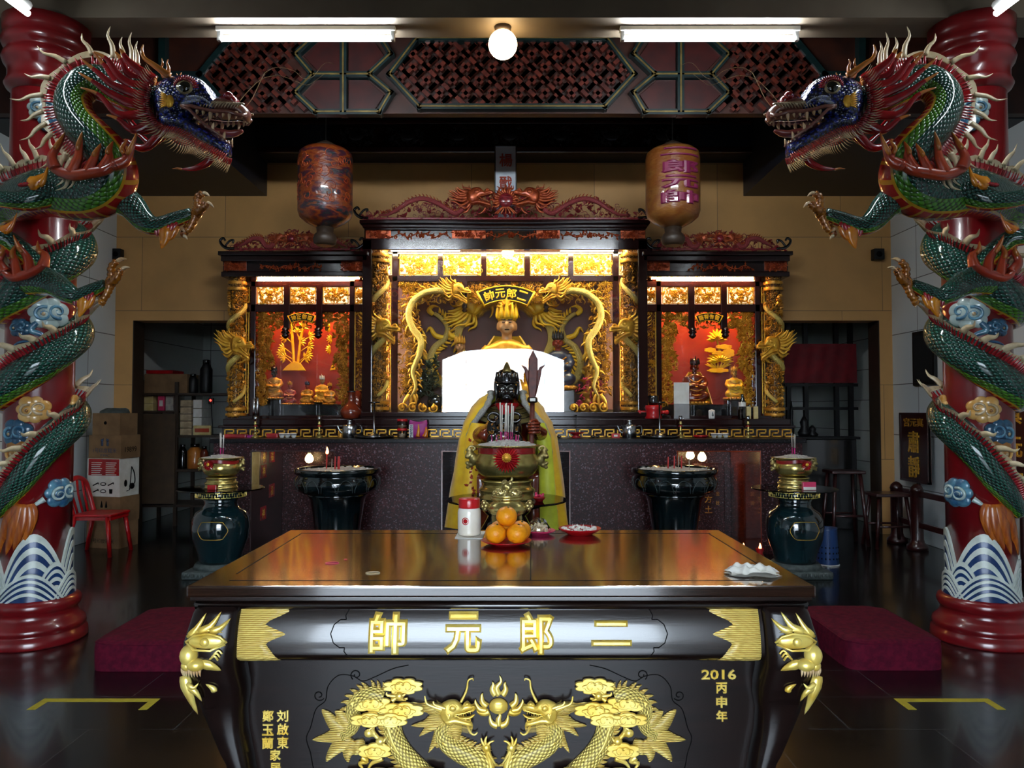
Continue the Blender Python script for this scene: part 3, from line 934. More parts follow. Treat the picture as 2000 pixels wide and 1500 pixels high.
for s in (1, -1):
    m, fl = make_leg(s); lg = m.build('leg', 'panel_wood', tab)
    def W(px, py, o=.0):
        t = max(0, 1 - abs(py - 1270) / 130); cx = 420
        y = DT + .065 - .03 * t - (.055 + .025 * t) * (1 - min(1, abs(px - 419) / 56) ** 3.2) ** .33
        return fl(V((X(px, DT), y - o, Z(py, DT))))
    NR = (0, 1, 0)
    g = MB()   # brow flames
    for pts, w in ((((384, 1236), (398, 1222), (413, 1194)), .012), (((402, 1228), (424, 1218), (441, 1192)), .014), (((424, 1227), (442, 1222), (459, 1205)), .013), (((380, 1238), (410, 1225), (448, 1230)), .007)):
        g.blade([W(*q, .004) for q in pts], w, .007, NR)
    g.build('brow_flame', 'gold_paint', lg)
    g = MB()
    c = W(420, 1245, .004); g.ell(c, (.05, .012, .02), 20, 10)
    g.ell(W(419, 1244, .016), (.013, .008, .012), 14, 8)
    g.tube([W(px, py, .012) for px, py in ((380, 1246), (398, 1233), (425, 1230), (446, 1236), (458, 1248))], .0035, 6)
    g.tube([W(px, py, .011) for px, py in ((382, 1247), (400, 1259), (430, 1260), (456, 1250))], .0035, 6)
    g.build('eye', 'gold_paint', lg)
    g = MB()   # muzzle
    g.ell(W(387, 1272, -.004), (.026, .026, .03), 16, 10); g.ell(W(402, 1288, .006), (.026, .022, .018), 16, 10); g.ell(W(384, 1291, .004), (.018, .02, .016), 16, 10)
    g.blade([W(412, 1285, .006), W(432, 1292, .006), W(447, 1302, .004)], .016, .007, NR)
    g.build('muzzle', 'gold_paint', lg)
    g = MB()
    for i in range(8): g.blade([W(372 + i * 5.6, 1297 - i * .8, .016), W(371 + i * 5.6, 1307 - i * .5, .016), W(370 + i * 5.6, 1317 - i * .6, .012)], .0045, .004, NR)
    g.build('teeth', 'horn_cream', lg)
    g = MB()
    g.blade([W(370, 1317, .004), W(380, 1350, .008), W(392, 1398, .002)], .02, .012, NR)
    g.blade([W(376, 1335, .008), W(396, 1348, .008), W(404, 1368, .004)], .011, .008, NR)
    g.blade([W(378, 1330, .008), W(392, 1338, .008), W(402, 1328, .004)], .008, .008, NR)
    g.blade([W(432, 1346, .006), W(428, 1338, .006), W(415, 1330, .004)], .011, .007, NR)
    g.build('beard', 'gold_paint', lg)
    g = MB()
    for i in range(3): g.tube(crv([W(436 - i * 4, 1268 + i * 5, .003), W(444 - i * 3, 1261 + i * 5, .004), W(451 - i * 4, 1268 + i * 6, .003)], 4), .003, 6)
    g.blade([W(433, 1249, .004), W(444, 1246, .004), W(454, 1240, .002)], .006, .005, NR)
    g.build('whisker_mark', 'gold_paint', lg)
    m, fl = make_leg(s, True); m.build('leg', 'table_wood', tab)

# ---- gold dragon relief on the front panel
def cloud_outline(cx, cz, w, h, lobes=7, ph=0.):
    out = []
    n = 10 * lobes
    for i in range(n):
        a = 2 * PI * i / n
        r = .80 + .20 * abs(math.sin(lobes * a / 2 + ph)) ** .75
        out.append((cx + w * r * math.cos(a), cz + h * r * math.sin(a)))
    return out
def relief_cloud(mb, cx, cz, w, h, fn, o=.0, th=.012, lobes=7, m=0):
    """cloud: scalloped body with two inner scrolls"""
    mb.shape([cloud_outline(cx, cz, w, h, lobes)], th, th * .45, lambda x, z, q: fn(x, z, q + o), m, True)
    mb.shape([cloud_outline(cx, cz - h * .05, w * .62, h * .55, 5, 1.)], th * .6, th * .3, lambda x, z, q: fn(x, z, q + o + th * .85), m, True)
    for s in (1, -1):
        mb.tube([fn(q[0], q[1], o + th * 1.35) for q in spiral(cx + s * w * .2, cz - h * .02, w * .26, w * .05, PI / 2 + s * 1.2, -s * .9, 12)], [w * .045] * 13, 5, m)
# ================================================================== dragon head, used at several sizes
def loft(mb, secs, fn, n=20, m=0, e=.85):
    rows = []
    for x, top, bot, hw in secs:
        cz, hz = (top + bot) / 2, (bot - top) / 2
        ring = []
        for k in range(n):
            a = 2 * PI * k / n; ca, sa = math.cos(a), math.sin(a)
            ring.append(fn((x - 880) / 3, hw * math.copysign(abs(ca) ** e, ca) / 3, (620 - (cz - hz * math.copysign(abs(sa) ** e, sa))) / 3))
        rows.append(ring)
    o = len(mb.v); mb.grid(rows, m, True, True)
    mb.f.append(list(range(o, o + n))[::-1]); mb.m.append(m); mb.sm.append(True)
    e_ = o + (len(rows) - 1) * n; mb.f.append(list(range(e_, e_ + n))); mb.m.append(m); mb.sm.append(True)
def smooth_secs(secs, k=3):
    q = crv([V((a, b, c)) for a, b, c, d in secs], k); w = crv([V((d, 0, 0)) for a, b, c, d in secs], k)
    return [(p.x, p.y, p.z, max(v.x, 2)) for p, v in zip(q, w)]
def even(q, n):
    """n points at equal spacing along a polyline"""
    d = [0]
    for a, b_ in zip(q, q[1:]): d.append(d[-1] + (b_ - a).length)
    out = []; j = 0
    for i in range(n):
        t = d[-1] * i / (n - 1)
        while j < len(d) - 2 and d[j + 1] < t: j += 1
        out.append(q[j].lerp(q[j + 1], (t - d[j]) / max(1e-9, d[j + 1] - d[j])))
    return out
def dragon_head(fn, lateral, unit, detail=True):
    """parts of a dragon head looking towards +x, as builders; fn maps (x, side, z) in photo pixels, lateral is the side direction"""
    D = {k: MB() for k in ('skull', 'jaw', 'lip', 'nose', 'eye', 'pupil', 'brow', 'teeth', 'tongue', 'red_fringe', 'cream_fringe', 'mane', 'mane_tip', 'horn', 'cheek_tuft', 'whisker', 'beard')}
    def c(cx, cy, hw=0): return fn((cx - 880) / 3, hw / 3, (620 - cy) / 3)
    u = unit
    upper = [(862, 480, 650, 50), (890, 440, 690, 100), (930, 412, 716, 132), (980, 400, 712, 146), (1040, 396, 690, 150), (1100, 405, 664, 144), (1150, 425, 640, 132), (1190, 462, 636, 120), (1222, 520, 640, 106), (1240, 545, 644, 98)]
    loft(D['skull'], smooth_secs(upper), c_ := (lambda a, b, z: fn(a, b, z)))
    snout = [(1215, 550, 640, 88), (1250, 536, 642, 92), (1290, 540, 640, 92), (1340, 552, 640, 86), (1380, 566, 650, 76), (1412, 586, 668, 58), (1428, 606, 650, 26)]
    loft(D['lip'], smooth_secs(snout), c_)
    loft(D['nose'], smooth_secs([(1236, 545, 575, 30), (1256, 522, 580, 60), (1290, 507, 580, 70), (1330, 512, 580, 70), (1356, 530, 582, 58), (1368, 548, 575, 26)]), c_)
    for s in (1, -1):
        D['nose'].ell(c(1318, 532, s * 62), (u * 10, u * 9, u * 8), 10, 8)
    jaw = [(900, 640, 715, 90), (960, 650, 742, 118), (1030, 655, 748, 122), (1090, 672, 772, 112), (1150, 712, 806, 102), (1210, 752, 838, 92), (1265, 786, 868, 78), (1300, 806, 884, 56), (1312, 818, 870, 24)]
    loft(D['jaw'], smooth_secs(jaw), c_)
    # mouth lining and lips
    for s in (1, -1):
        D['lip'].tube([c(x, y, s * h) for x, y, h in ((1062, 622, 128), (1110, 640, 122), (1160, 690, 108), (1215, 738, 96), (1270, 774, 82), (1302, 800, 52))], u * 3.2, 7)
        D['lip'].tube([c(x, y, s * h) for x, y, h in ((1060, 620, 128), (1120, 618, 118), (1190, 632, 102), (1250, 640, 96), (1330, 640, 88), (1390, 655, 70), (1420, 640, 40))], u * 4, 7)
    D['tongue'].tube(crv([c(1140, 690), c(1220, 725), c(1300, 742), (c(1350, 735)), c(1388, 722)], 4), [u * 14] * 8 + [u * 13, u * 12, u * 11, u * 10, u * 9, u * 8, u * 7, u * 6, u * 3], 10, rb=[u * 7] * 8 + [u * 6.5] * 5 + [u * 5, u * 4, u * 3, u * 2], nrm=lateral.cross(V((1, 0, 0))))
    for s in (1, -1):
        for x, L, h in ((1150, 26, 105), (1185, 30, 100), (1225, 62, 96), (1265, 34, 92), (1300, 36, 88), (1335, 60, 84), (1372, 40, 72), (1400, 30, 52)):
            D['teeth'].blade([c(x, 632, s * h), c(x - 2, 632 + L * .6, s * (h - 3)), c(x - 8, 636 + L, s * (h - 7))], u * 4.2, u * 4.2, lateral, k=2)
        for x, y, L, h in ((1135, 690, 22, 104), (1165, 712, 24, 100), (1198, 738, 26, 94), (1232, 760, 58, 88), (1262, 780, 26, 80), (1290, 800, 52, 62)):
            D['teeth'].blade([c(x, y, s * h), c(x + 6, y - L * .6, s * h), c(x + 12, y - L, s * h)], u * 4, u * 4, lateral, k=2)
        # eye
        e = c(1085, 515, s * 138)
        D['eye'].ell(e, (u * 17, u * 7, u * 14), 20, 12)
        D['pupil'].ell(c(1090, 514, s * 146), (u * 12.5, u * 6, u * 11.5), 16, 10)
        for i in range(20):
            a = PI * (.02 + i / 19 * 1.1)
            D['brow'].blade([c(1085 + 52 * math.cos(a), 515 - 46 * math.sin(a), s * 140), c(1085 + 66 * math.cos(a), 515 - 64 * math.sin(a), s * 138), c(1085 + 84 * math.cos(a), 515 - 84 * math.sin(a), s * 128)], u * 3, u * 3, lateral, k=2)
        for i in range(9):
            D['cheek_tuft'].blade([c(1005 - 4 * abs(i - 4), 575 + i * 6, s * 150), c(975, 560 + i * 9, s * 156), c(945, 540 + i * 13, s * 152)], u * 3, u * 3, lateral, k=2)
        D['cheek_tuft'].ell(c(1002, 600, s * 148), (u * 9, u * 4, u * 13), 12, 8)
        # moustache over the upper lip
        for i in range(13):
            x = 1185 + i * 18
            D['beard'].blade([c(x + 20, 575 + i * 1.5, s * (90 - i)), c(x - 4, 590, s * (100 - i)), c(x - 26, 622, s * (99 - i))], u * 3, u * 3, lateral, k=2)
        # fringes round cheek and jaw
        edge = crv([c(905, 430, s * 112), c(872, 500, s * 122), c(862, 580, s * 126), c(880, 665, s * 124), c(940, 735, s * 122), c(1030, 752, s * 122), c(1085, 775, s * 112), c(1150, 815, s * 102), (c(1215, 848, s * 90)), c(1275, 880, s * 74), c(1300, 890, s * 50)], 6)
        ctr = c(1060, 600, s * 60)
        edge = even(edge, 58)
        for i, q in enumerate(edge):
            t = edge[min(i + 1, len(edge) - 1)] - edge[max(i - 1, 0)]
            o = lateral.cross(t).normalized()
            if o.dot(q - ctr) < 0: o = -o
            out = (o + t.normalized() * -.25 + lateral * s * .25).normalized()
            back = lateral * (s * u * 2)
            D['red_fringe'].blade([q - out * u * 4 - back, q + out * u * 5, q + out * u * 15], u * 1.3, u * 2.7, lateral, k=2)
            D['cream_fringe'].blade([q + out * u * 9 - back, q + out * u * 18 - back, q + out * u * 28 + t.normalized() * u * -5], u * .95, u * 2.2, lateral, k=2)
        # horns
        D['horn'].tube(crv([c(975, 425, s * 90), c(930, 395, s * 108), c(880, 360, s * 120), c(838, 330, s * 124), c(825, 285, s * 126), c(832, 250, s * 126)], 4), [u * (8 - .34 * i) for i in range(21)], 8)
        D['horn'].tube(crv([c(850, 345, s * 122), c(830, 320, s * 128), c(815, 290, s * 130)], 3), [u * 4, u * 3.6, u * 3, u * 2.6, u * 2, u * 1.4, u * .6], 7)
        D['horn'].tube(crv([c(960, 400, s * 80), c(966, 370, s * 88), c(958, 345, s * 90), c(966, 322, s * 92)], 3), [u * (5 - .48 * i) for i in range(10)], 7)
        D['horn'].tube(crv([c(935, 365, s * 100), c(938, 345, s * 102), c(932, 322, s * 102)], 3), [u * (3 - .4 * i) for i in range(7)], 6)
    # mane
    tend = [((880, 450), (800, 405), (745, 345), (720, 310), (700, 292), 95), ((870, 465), (790, 440), (720, 395), (690, 340), (655, 290), 60), ((860, 500), (760, 475), (680, 425), (620, 350), (545, 300), 100),
            ((860, 500), (740, 490), (640, 440), (580, 360), (515, 268), 40), ((850, 545), (740, 525), (650, 500), (560, 410), (478, 338), 110), ((850, 590), (740, 600), (640, 550), (560, 480), (472, 438), 118),
            ((860, 640), (770, 680), (680, 660), (590, 560), (482, 532), 110), ((885, 700), (820, 745), (760, 745), (700, 710), (630, 690), 96), ((900, 700), (800, 790), (720, 800), (650, 770), (600, 760), 30)]
    for i, tdef in enumerate(tend):
        *pts, h = tdef
        for s in ((1, -1) if h > 35 else (1,)):
            q = [c(p[0], p[1], s * (h * .92 + 14 * j)) for j, p in enumerate(pts)]
            cr = crv(q, 6); L = len(cr)
            cr = [p_ + fn(0, 0, 3.2 * math.sin(j * .33 + i)) - fn(0, 0, 0) for j, p_ in enumerate(cr)]
            rr = [u * (9.5 * (1 - (j / (L - 1)) ** 1.6) + 1.2) for j in range(L)]
            k = int(L * .78)
            f0 = len(D['mane'].f); D['mane'].tube(cr, rr, 10, rb=[x * .62 for x in rr], nrm=lateral)
            for fi in range(f0 + k * 10, len(D['mane'].f)): D['mane'].m[fi] = 1
    # chin horn and whiskers
    D['mane'].tube(crv([c(1180, 870, 40), c(1150, 910, 42), c(1080, 940, 44), c(1000, 945, 46)], 4), [u * x for x in (9, 9, 9, 8.5, 8, 7.5, 7, 6.5, 6, 5, 4, 3, 2)], 8)
    D['mane_tip'].tube([c(1000, 945, 46), c(970, 940, 46), c(938, 942, 46)], [u * 2.6, u * 2, u * .6], 7)
    for p in (((1370, 560, 60), (1420, 500, 60), (1480, 370, 60), (1510, 330, 58), (1580, 305, 56), (1680, 330, 50), (1740, 380, 46), (1800, 370, 40), (1860, 300, 36), (1900, 285, 34), (1935, 298, 32)),
              ((1385, 565, -60), (1440, 500, -60), (1520, 430, -62), (1620, 410, -64), (1700, 435, -66), (1790, 470, -70), (1850, 440, -72), (1900, 405, -74), (1945, 412, -76))):
        cr = crv([c(*q) for q in p], 5)
        D['whisker'].tube(cr, [max(u * .25, u * (.9 - .6 * j / len(cr))) for j in range(len(cr))], 5)
    return D
HEAD_MATS = dict(skull='blue_scales', jaw='blue_scales', lip='lip_pink', nose='nose_red', eye='eye_white', pupil='eye_black', brow='fringe_red', teeth='horn_cream', tongue='tongue_red', red_fringe='fringe_red', cream_fringe='cream', mane=['mane_red', 'flame_tip'], mane_tip='flame_tip', horn='flame_tip', cheek_tuft='gold', whisker='horn_cream', beard='cream_dull')

# ================================================================== columns with coiled dragons
XA = X(77, DC)            # column axis (left)
RC = .21                 # shaft radius
zt = Z(53, DC)
zp = Z(1176, DC - RC)     # top of the plinth
col = thing('round_column', 'red round column at the left carrying the dragon that looks right', 'column', (XA, DC, 0), 'red columns with wave feet')
m = MB()
m.lathe([(RC, zp - .02), (RC, 1.8), (RC - .004, zt - .48)], (XA, DC, 0), 48)
m.build('shaft', 'red_paint', col)
m = MB()
pl_ = [(.315, 0), (.32, .012), (.315, .07), (.298, .085), (.298, .10), (.308, .115), (.303, .145), (.275, .175), (.26, .2), (.25, .24), (.26, .25), (.272, .27), (.277, .30), (.268, .33), (.24, .345), (RC, .345)]
m.lathe([(r, z * zp / .345) for r, z in pl_], (XA, DC, 0), 64)
m.build('plinth', 'red_paint', col)
m = MB()
zc_ = zt - .5
m.lathe([(RC - .004, zc_), (RC + .005, zc_ + .01), (.238, zc_ + .03), (.25, zc_ + .055), (.238, zc_ + .085), (.232, zc_ + .10), (.232, zc_ + .15), (.24, zc_ + .175), (.258, zc_ + .20), (.268, zc_ + .235), (.258, zc_ + .265), (.24, zc_ + .28), (.24, zc_ + .30), (.262, zc_ + .315), (.274, zc_ + .345), (.268, zc_ + .375), (.255, zc_ + .39), (.265, zc_ + .42), (.27, zt)], (XA, DC, 0), 56)
m.build('capital', 'red_paint', col)
A0 = -math.atan2(XA, DC)
RHO = math.hypot(XA, DC)
def wrap_a(px):
    k = math.sin(math.atan((px - 1000) / FPX) + A0) * RHO / RC
    return A0 + math.asin(max(-.985, min(.985, k)))
def wrap(px, py, lift=.0):
    """photo pixel on the column's face -> point on its surface"""
    a = wrap_a(px); r = RC + lift; y = DC - RC * math.cos(a)
    return V((XA + r * math.sin(a), DC - r * math.cos(a), Z(py, y)))
def wrap_s(s, z, lift=0.):
    a = s / RC; r = RC + lift
    return V((XA + r * math.sin(a), DC - r * math.cos(a), z))
# painted relief waves round the foot
def wave(s0, z0, w, h, lift, lean=0.):
    """one crested wave with concentric bands, wrapped round the shaft"""
    m = MB(); K = [0, .30, .41, .52, .62, .72, .81, .89, 1.0]
    for b_ in range(len(K) - 1):
        rows = []
        for r in (K[b_], K[b_ + 1]):
            row = []
            for j in range(25):
                t = -1 + 2 * j / 24
                row.append((t, r))
            rows.append(row)
        white = b_ % 2 == 1
        vs = []
        for row in rows:
            o = []
            for t, r in row:
                p = (1 - abs(t) ** 1.35) if True else 0
                p = math.cos(t * PI / 2) ** 1.15
                z = z0 + h * (r * p - .55 * (1 - r) * 0 - .0)
                o.append(wrap_s(s0 + w * t * (.35 + .65 * r) + lean * p * r, z, lift + (.006 if white else 0)))
            vs.append(o)
        m.grid(vs, 0 if white else 1, True)
        if white:
            for k in (0, 1):
                m.grid([vs[k], [q + (V((XA, DC, q.z)) - q).normalized() * .03 for q in vs[k]]], 0, True)
    return m
def wv(px, pt, w, pb, lift, lean=0.):
    s0 = wrap_a(px) * RC; zt_ = wrap(px, pt).z; return (s0, zp - .02, w, zt_ - zp + .02, lift, lean)
WV = [wv(72, 1043, .26, 0, .006), wv(146, 1028, .20, 0, .008, -.03), wv(6, 1092, .16, 0, .010), wv(112, 1097, .15, 0, .016), wv(140, 1112, .16, 0, .024, -.02), wv(60, 1121, .22, 0, .030, .02)]
a_ = wrap_a(146) * RC
WV += [(a_ + .28, zp - .02, .22, .42, .01, 0), (a_ + .55, zp - .02, .24, .38, .01, 0), (-.62, zp - .02, .26, .42, .01, 0), (-.42, zp - .02, .2, .3, .016, 0)]
for w_ in WV:
    wave(*w_).build('painted_wave', ['wave_white', 'wave_blue'], col)
# relief clouds
def wcloud(px, py, size, mats, tail=None, turn=1):
    q = wrap(px, py); s0 = RC * wrap_a(px); z0 = q.z
    m = MB()
    for i in range(7):
        a = i * 2 * PI / 7 + .4
        rr = size * (.42 if i % 2 else .5)
        p = wrap_s(s0 + size * .62 * math.cos(a), z0 + size * .55 * math.sin(a), .004)
        rot = Matrix.Rotation((s0 + size * .6 * math.cos(a)) / RC, 3, 'Z')
        m.ell(p, (rr, .022, rr * .85), 14, 10, 0, rot)
    m.ell(wrap_s(s0, z0, .012), (size * .6, .026, size * .5), 16, 10, 0, Matrix.Rotation(s0 / RC, 3, 'Z'))
    for sg, dx, dz in ((1, -.28, -.08), (-1, .34, .12)):
        sp = spiral(s0 + dx * size, z0 + dz * size, size * .42, size * .05, 1.2 * sg, sg * turn * 1.5, 22)
        m.tube([wrap_s(a_, z_, .030) for a_, z_ in sp], [size * .105 * (1 - .025 * i) for i in range(23)], 7, 1)
    m.ell(wrap_s(s0 - .28 * size, z0 - .08 * size, .03), (size * .12, .014, size * .12), 10, 8, 2)
    if tail:
        t = crv([wrap(*p, .006) for p in tail], 5)
        m.tube(t, [size * .2 * (1 - .8 * i / (len(t) - 1)) for i in range(len(t))], 8, 1)
    m.build('relief_cloud', mats, col)
CW = ['cloud_white', 'cloud_blue', 'cream_dull']; CB = ['cloud_blue', 'cloud_white', 'cloud_deep']; CG = ['cloud_gold', 'cream_dull', 'cloud_brown']; CD = ['cloud_deep', 'cloud_blue', 'cream_dull']
wcloud(92, 612, .12, CW, [(70, 630), (58, 645), (80, 655), (70, 668), (40, 668), (22, 680)])
wcloud(66, 800, .10, CG); wcloud(148, 792, .085, CG); wcloud(35, 845, .10, CD); wcloud(40, 885, .10, ['cloud_brown', 'cloud_gold', 'cream_dull'])
wcloud(122, 962, .11, CB, [(90, 975), (75, 985), (60, 1000)]); wcloud(72, 212, .09, CW); wcloud(90, 240, .08, CB); wcloud(38, 640, .07, CD)

# ---- the dragon
dr = thing('carved_dragon', 'painted dragon with open jaws coiled up the left column, looking right', 'sculpture', (XA, DC, zp + .3), 'carved dragons coiled round the columns')
RH = .212
def hel(th, py):
    a = math.radians(th + 30); d = DC + RH * math.sin(a); x = XA + RH * math.cos(a)
    return V((x, d, Z(py, d)))
ctl = []   # point, spine direction, radius
def hp(th, py, r):
    a = math.radians(th + 30); o = V((math.cos(a), math.sin(a), 0))
    ctl.append((hel(th, py), (V((0, 0, 1)) * .88 + o * .5).normalized(), r))
for th, py, r in ((-168, 1000, .05), (-150, 985, .066), (-120, 945, .085), (-90, 893, .10), (-60, 852, .11), (-25, 822, .112), (30, 800, .112), (90, 790, .112), (150, 778, .112), (195, 768, .113), (230, 745, .115), (270, 712, .118), (310, 676, .118), (345, 652, .12), (400, 632, .12), (450, 622, .12), (510, 612, .12), (555, 598, .122), (590, 575, .125), (630, 540, .128), (670, 508, .13), (705, 488, .13), (760, 465, .13), (810, 450, .13), (870, 425, .132), (915, 405, .135), (950, 392, .142)):
    hp(th, py, r)
def fp_(px, py, d, nx, nz, r, ny=-.12):
    ctl.append((P(px, py, d), V((nx, ny, nz)).normalized(), r))
fp_(95, 376, 4.86, 0, 1, .155); fp_(150, 382, 4.79, -.1, 1, .158); fp_(196, 376, 4.73, -.5, .9, .150); fp_(222, 346, 4.68, -1, .3, .140); fp_(215, 308, 4.64, -.8, -.5, .130)
fp_(188, 275, 4.62, -.75, -.6, .120); fp_(158, 243, 4.64, -.9, -.3, .112); fp_(143, 210, 4.68, -1, .1, .108); fp_(150, 180, 4.72, -.7, .7, .105); fp_(180, 160, 4.75, -.2, 1, .105); fp_(225, 172, 4.76, .2, 1, .115); fp_(275, 192, 4.69, .2, 1, .125); fp_(305, 205, 4.69, .2, 1, .09)
K = 10
bp = crv([c[0] for c in ctl], K)
bn = []; br = []
for i in range(len(ctl) - 1):
    for j in range(K):
        t = j / K; bn.append(ctl[i][1].lerp(ctl[i + 1][1], t).normalized()); br.append(ctl[i][2] + (ctl[i + 1][2] - ctl[i][2]) * t)
bn.append(ctl[-1][1]); br.append(ctl[-1][2])
m = MB(); m.tube(bp, br, 36, 0, bn, None, True)
m.build('body', 'dragon_scales', dr)
# spine fringe: red ridges, then cream flames
mr, mc = MB(), MB()
acc = 0; nxt = 0; nxt2 = 0; flip_ = 1; strip = []
for i in range(6, len(bp) - 14):
    acc += (bp[i] - bp[i - 1]).length
    t = (bp[i + 1] - bp[i - 1]).normalized(); n = (bn[i] - t * bn[i].dot(t)).normalized(); s = t.cross(n); r = br[i]
    b0 = bp[i] + n * r * .93
    k = min(1, r / .11)
    strip.append((b0 + n * .055 * k, b0 + n * (.085 + .012 * math.sin(acc * 40)) * k))
    while acc > nxt:
        nxt += .0165
        mr.blade([b0 - n * .01, b0 + n * .035 * k + s * .004, b0 + n * .075 * k], .0062, .012, t, k=2)
    if acc > nxt2:
        nxt2 += .105 if i < 280 else .062
        L = (.15 if flip_ > 0 else .115) * k * (1.12 if i > 280 else 1); flip_ = -flip_
        q = b0 + n * .07 * k
        mc.blade([q, q + n * L * .4 - t * L * .16, q + n * L * .7 - t * L * .42, q + n * L * 1.05 - t * L * .42], (.024 if i < 280 else .017) * k, .010, s, k=3, base=.9)
mr.build('red_fringe', 'fringe_red', dr)
rows = [[p for p, q in strip], [q for p, q in strip]]
mc.grid(rows); mc.grid([[p + V((0, .006, 0)) for p in rows[0]], [p + V((0, .006, 0)) for p in rows[1]]])
mc.build('cream_fins', 'cream', dr)
# tail fan painted on the shaft
m = MB()
for i, (a, b_, c_) in enumerate((((40, 985), (22, 1030), (4, 1085)), ((46, 985), (34, 1035), (20, 1085)), ((52, 985), (47, 1035), (34, 1075)), ((58, 985), (60, 1030), (48, 1065)), ((62, 985), (68, 1015), (62, 1050)))):
    m.blade([wrap(*a, .004), wrap(*b_, .010), wrap(*c_, .004)], .055, .016, (0, -1, 0), k=5)
m.build('tail_fan', 'fan_orange', dr)
# legs
def limb(pts, rad, fin=None, hand=None, dirx=1):
    q = crv(pts, 6); L = len(q) - 1
    rr = []
    for i in range(L + 1):
        f = i / L * (len(rad) - 1); j = min(int(f), len(rad) - 2); rr.append(rad[j] + (rad[j + 1] - rad[j]) * (f - j))
    m = MB(); m.tube(q, rr, 24, 0, V((0, -.35, 1)), None, True)
    lg = m.build('leg', 'dragon_limb', dr)
    if fin:
        a, b_, c_ = fin
        m = MB()
        for i in range(7):
            t = i / 6; p = a.lerp(b_, t); m.blade([p + V((0, 0, .02)), p.lerp(c_, .25), p.lerp(c_, .45)], .016, .014, (0, 1, 0), k=2)
        m.build('fin_root', 'fringe_red', lg)
        m = MB(); mid = a.lerp(b_, .5)
        m.blade([mid + V((0, .004, .01)), mid.lerp(c_, .45) + V((.01, 0, 0)), c_], (b_ - a).length * .42, .018, (0, 1, 0), k=5)
        m.blade([b_ + V((0, .004, 0)), b_.lerp(c_, .5) + V((.012, 0, 0)), c_ + V((.02, 0, .05))], (b_ - a).length * .2, .014, (0, 1, 0), k=4)
        m.build('fin_flame', 'flame_yellow', lg)
    if hand:
        m = MB(); cl = MB()
        w, digits = hand
        m.ell(w, (.036, .03, .04), 14, 10)
        for dg in digits:
            pts_ = [P(*p) for p in dg]; n_ = len(pts_)
            cr = crv([w] + pts_[:-1], 6)
            m.tube(cr, [.026 - .010 * i / len(cr) + .006 * abs(math.sin(i * 1.05)) for i in range(len(cr))], 10)
            cl.blade([pts_[-2], pts_[-2].lerp(pts_[-1], .5) + V((0, 0, .008)), pts_[-1]], .014, .014, (0, 1, 0), k=3)
        m.build('claw', 'claw_gold', lg); cl.build('talon', 'horn_cream', lg)
    return lg
d1 = 4.72
limb([P(215, 385, 4.84), P(252, 398, 4.76), P(282, 432, d1), P(308, 441, d1), P(345, 428, d1), P(374, 418, d1)], [.10, .092, .072, .06, .052, .045, .038],
     (P(302, 444, d1 - .03), P(345, 440, d1 - .03), P(315, 486, d1 - .03)),
     (P(384, 416, d1), [[(386, 402, d1 - .02), (386, 386, d1 - .03), (396, 377, d1 - .04), (410, 384, d1 - .05)], [(392, 408, d1 - .05), (400, 402, d1 - .06), (404, 396, d1 - .06), (418, 406, d1 - .06)], [(378, 430, d1), (370, 446, d1), (362, 452, d1 - .01), (352, 446, d1)], [(372, 434, d1 + .03), (362, 452, d1 + .02), (358, 460, d1), (366, 468, d1)]]))
d2 = 4.86
limb([P(62, 548, 5.0), P(100, 552, 4.95), P(132, 572, d2), P(150, 580, d2), P(180, 568, d2), P(206, 556, d2)], [.105, .09, .07, .055, .05, .045, .036],
     (P(143, 584, d2 - .03), P(182, 576, d2 - .03), P(154, 620, d2 - .03)),
     (P(216, 552, d2), [[(218, 540, d2), (218, 522, d2 - .02), (228, 510, d2 - .03), (248, 506, d2 - .04)], [(226, 545, d2 - .04), (234, 530, d2 - .05), (238, 526, d2 - .05), (254, 523, d2 - .06)], [(212, 565, d2), (205, 580, d2), (196, 586, d2), (190, 580, d2)], [(206, 570, d2 + .03), (200, 588, d2), (197, 594, d2), (200, 601, d2)]]))
limb([P(100, 372, 4.72), P(66, 388, 4.66), P(30, 392, 4.62), P(-15, 385, 4.6), P(-45, 372, 4.58)], [.10, .075, .055, .05, .042],
     (P(36, 368, 4.6), P(76, 362, 4.6), P(88, 338, 4.6)), (P(-52, 368, 4.58), [[(-62, 356, 4.56), (-66, 342, 4.55), (-60, 334, 4.55), (-48, 336, 4.55)], [(-66, 364, 4.56), (-76, 356, 4.55), (-80, 350, 4.55), (-92, 352, 4.55)], [(-58, 380, 4.56), (-62, 394, 4.55), (-60, 400, 4.55), (-50, 404, 4.55)]]))
limb([P(55, 512, 5.0), P(30, 485, 4.9), P(8, 466, 4.84), P(-20, 462, 4.8), P(-45, 450, 4.78)], [.10, .08, .06, .05, .04],
     (P(-14, 458, 4.8), P(12, 455, 4.8), P(27, 430, 4.8)), (P(-54, 446, 4.78), [[(-60, 434, 4.76), (-62, 420, 4.75), (-56, 412, 4.75), (-44, 416, 4.75)], [(-66, 444, 4.76), (-74, 436, 4.75), (-78, 430, 4.75), (-90, 432, 4.75)]]))
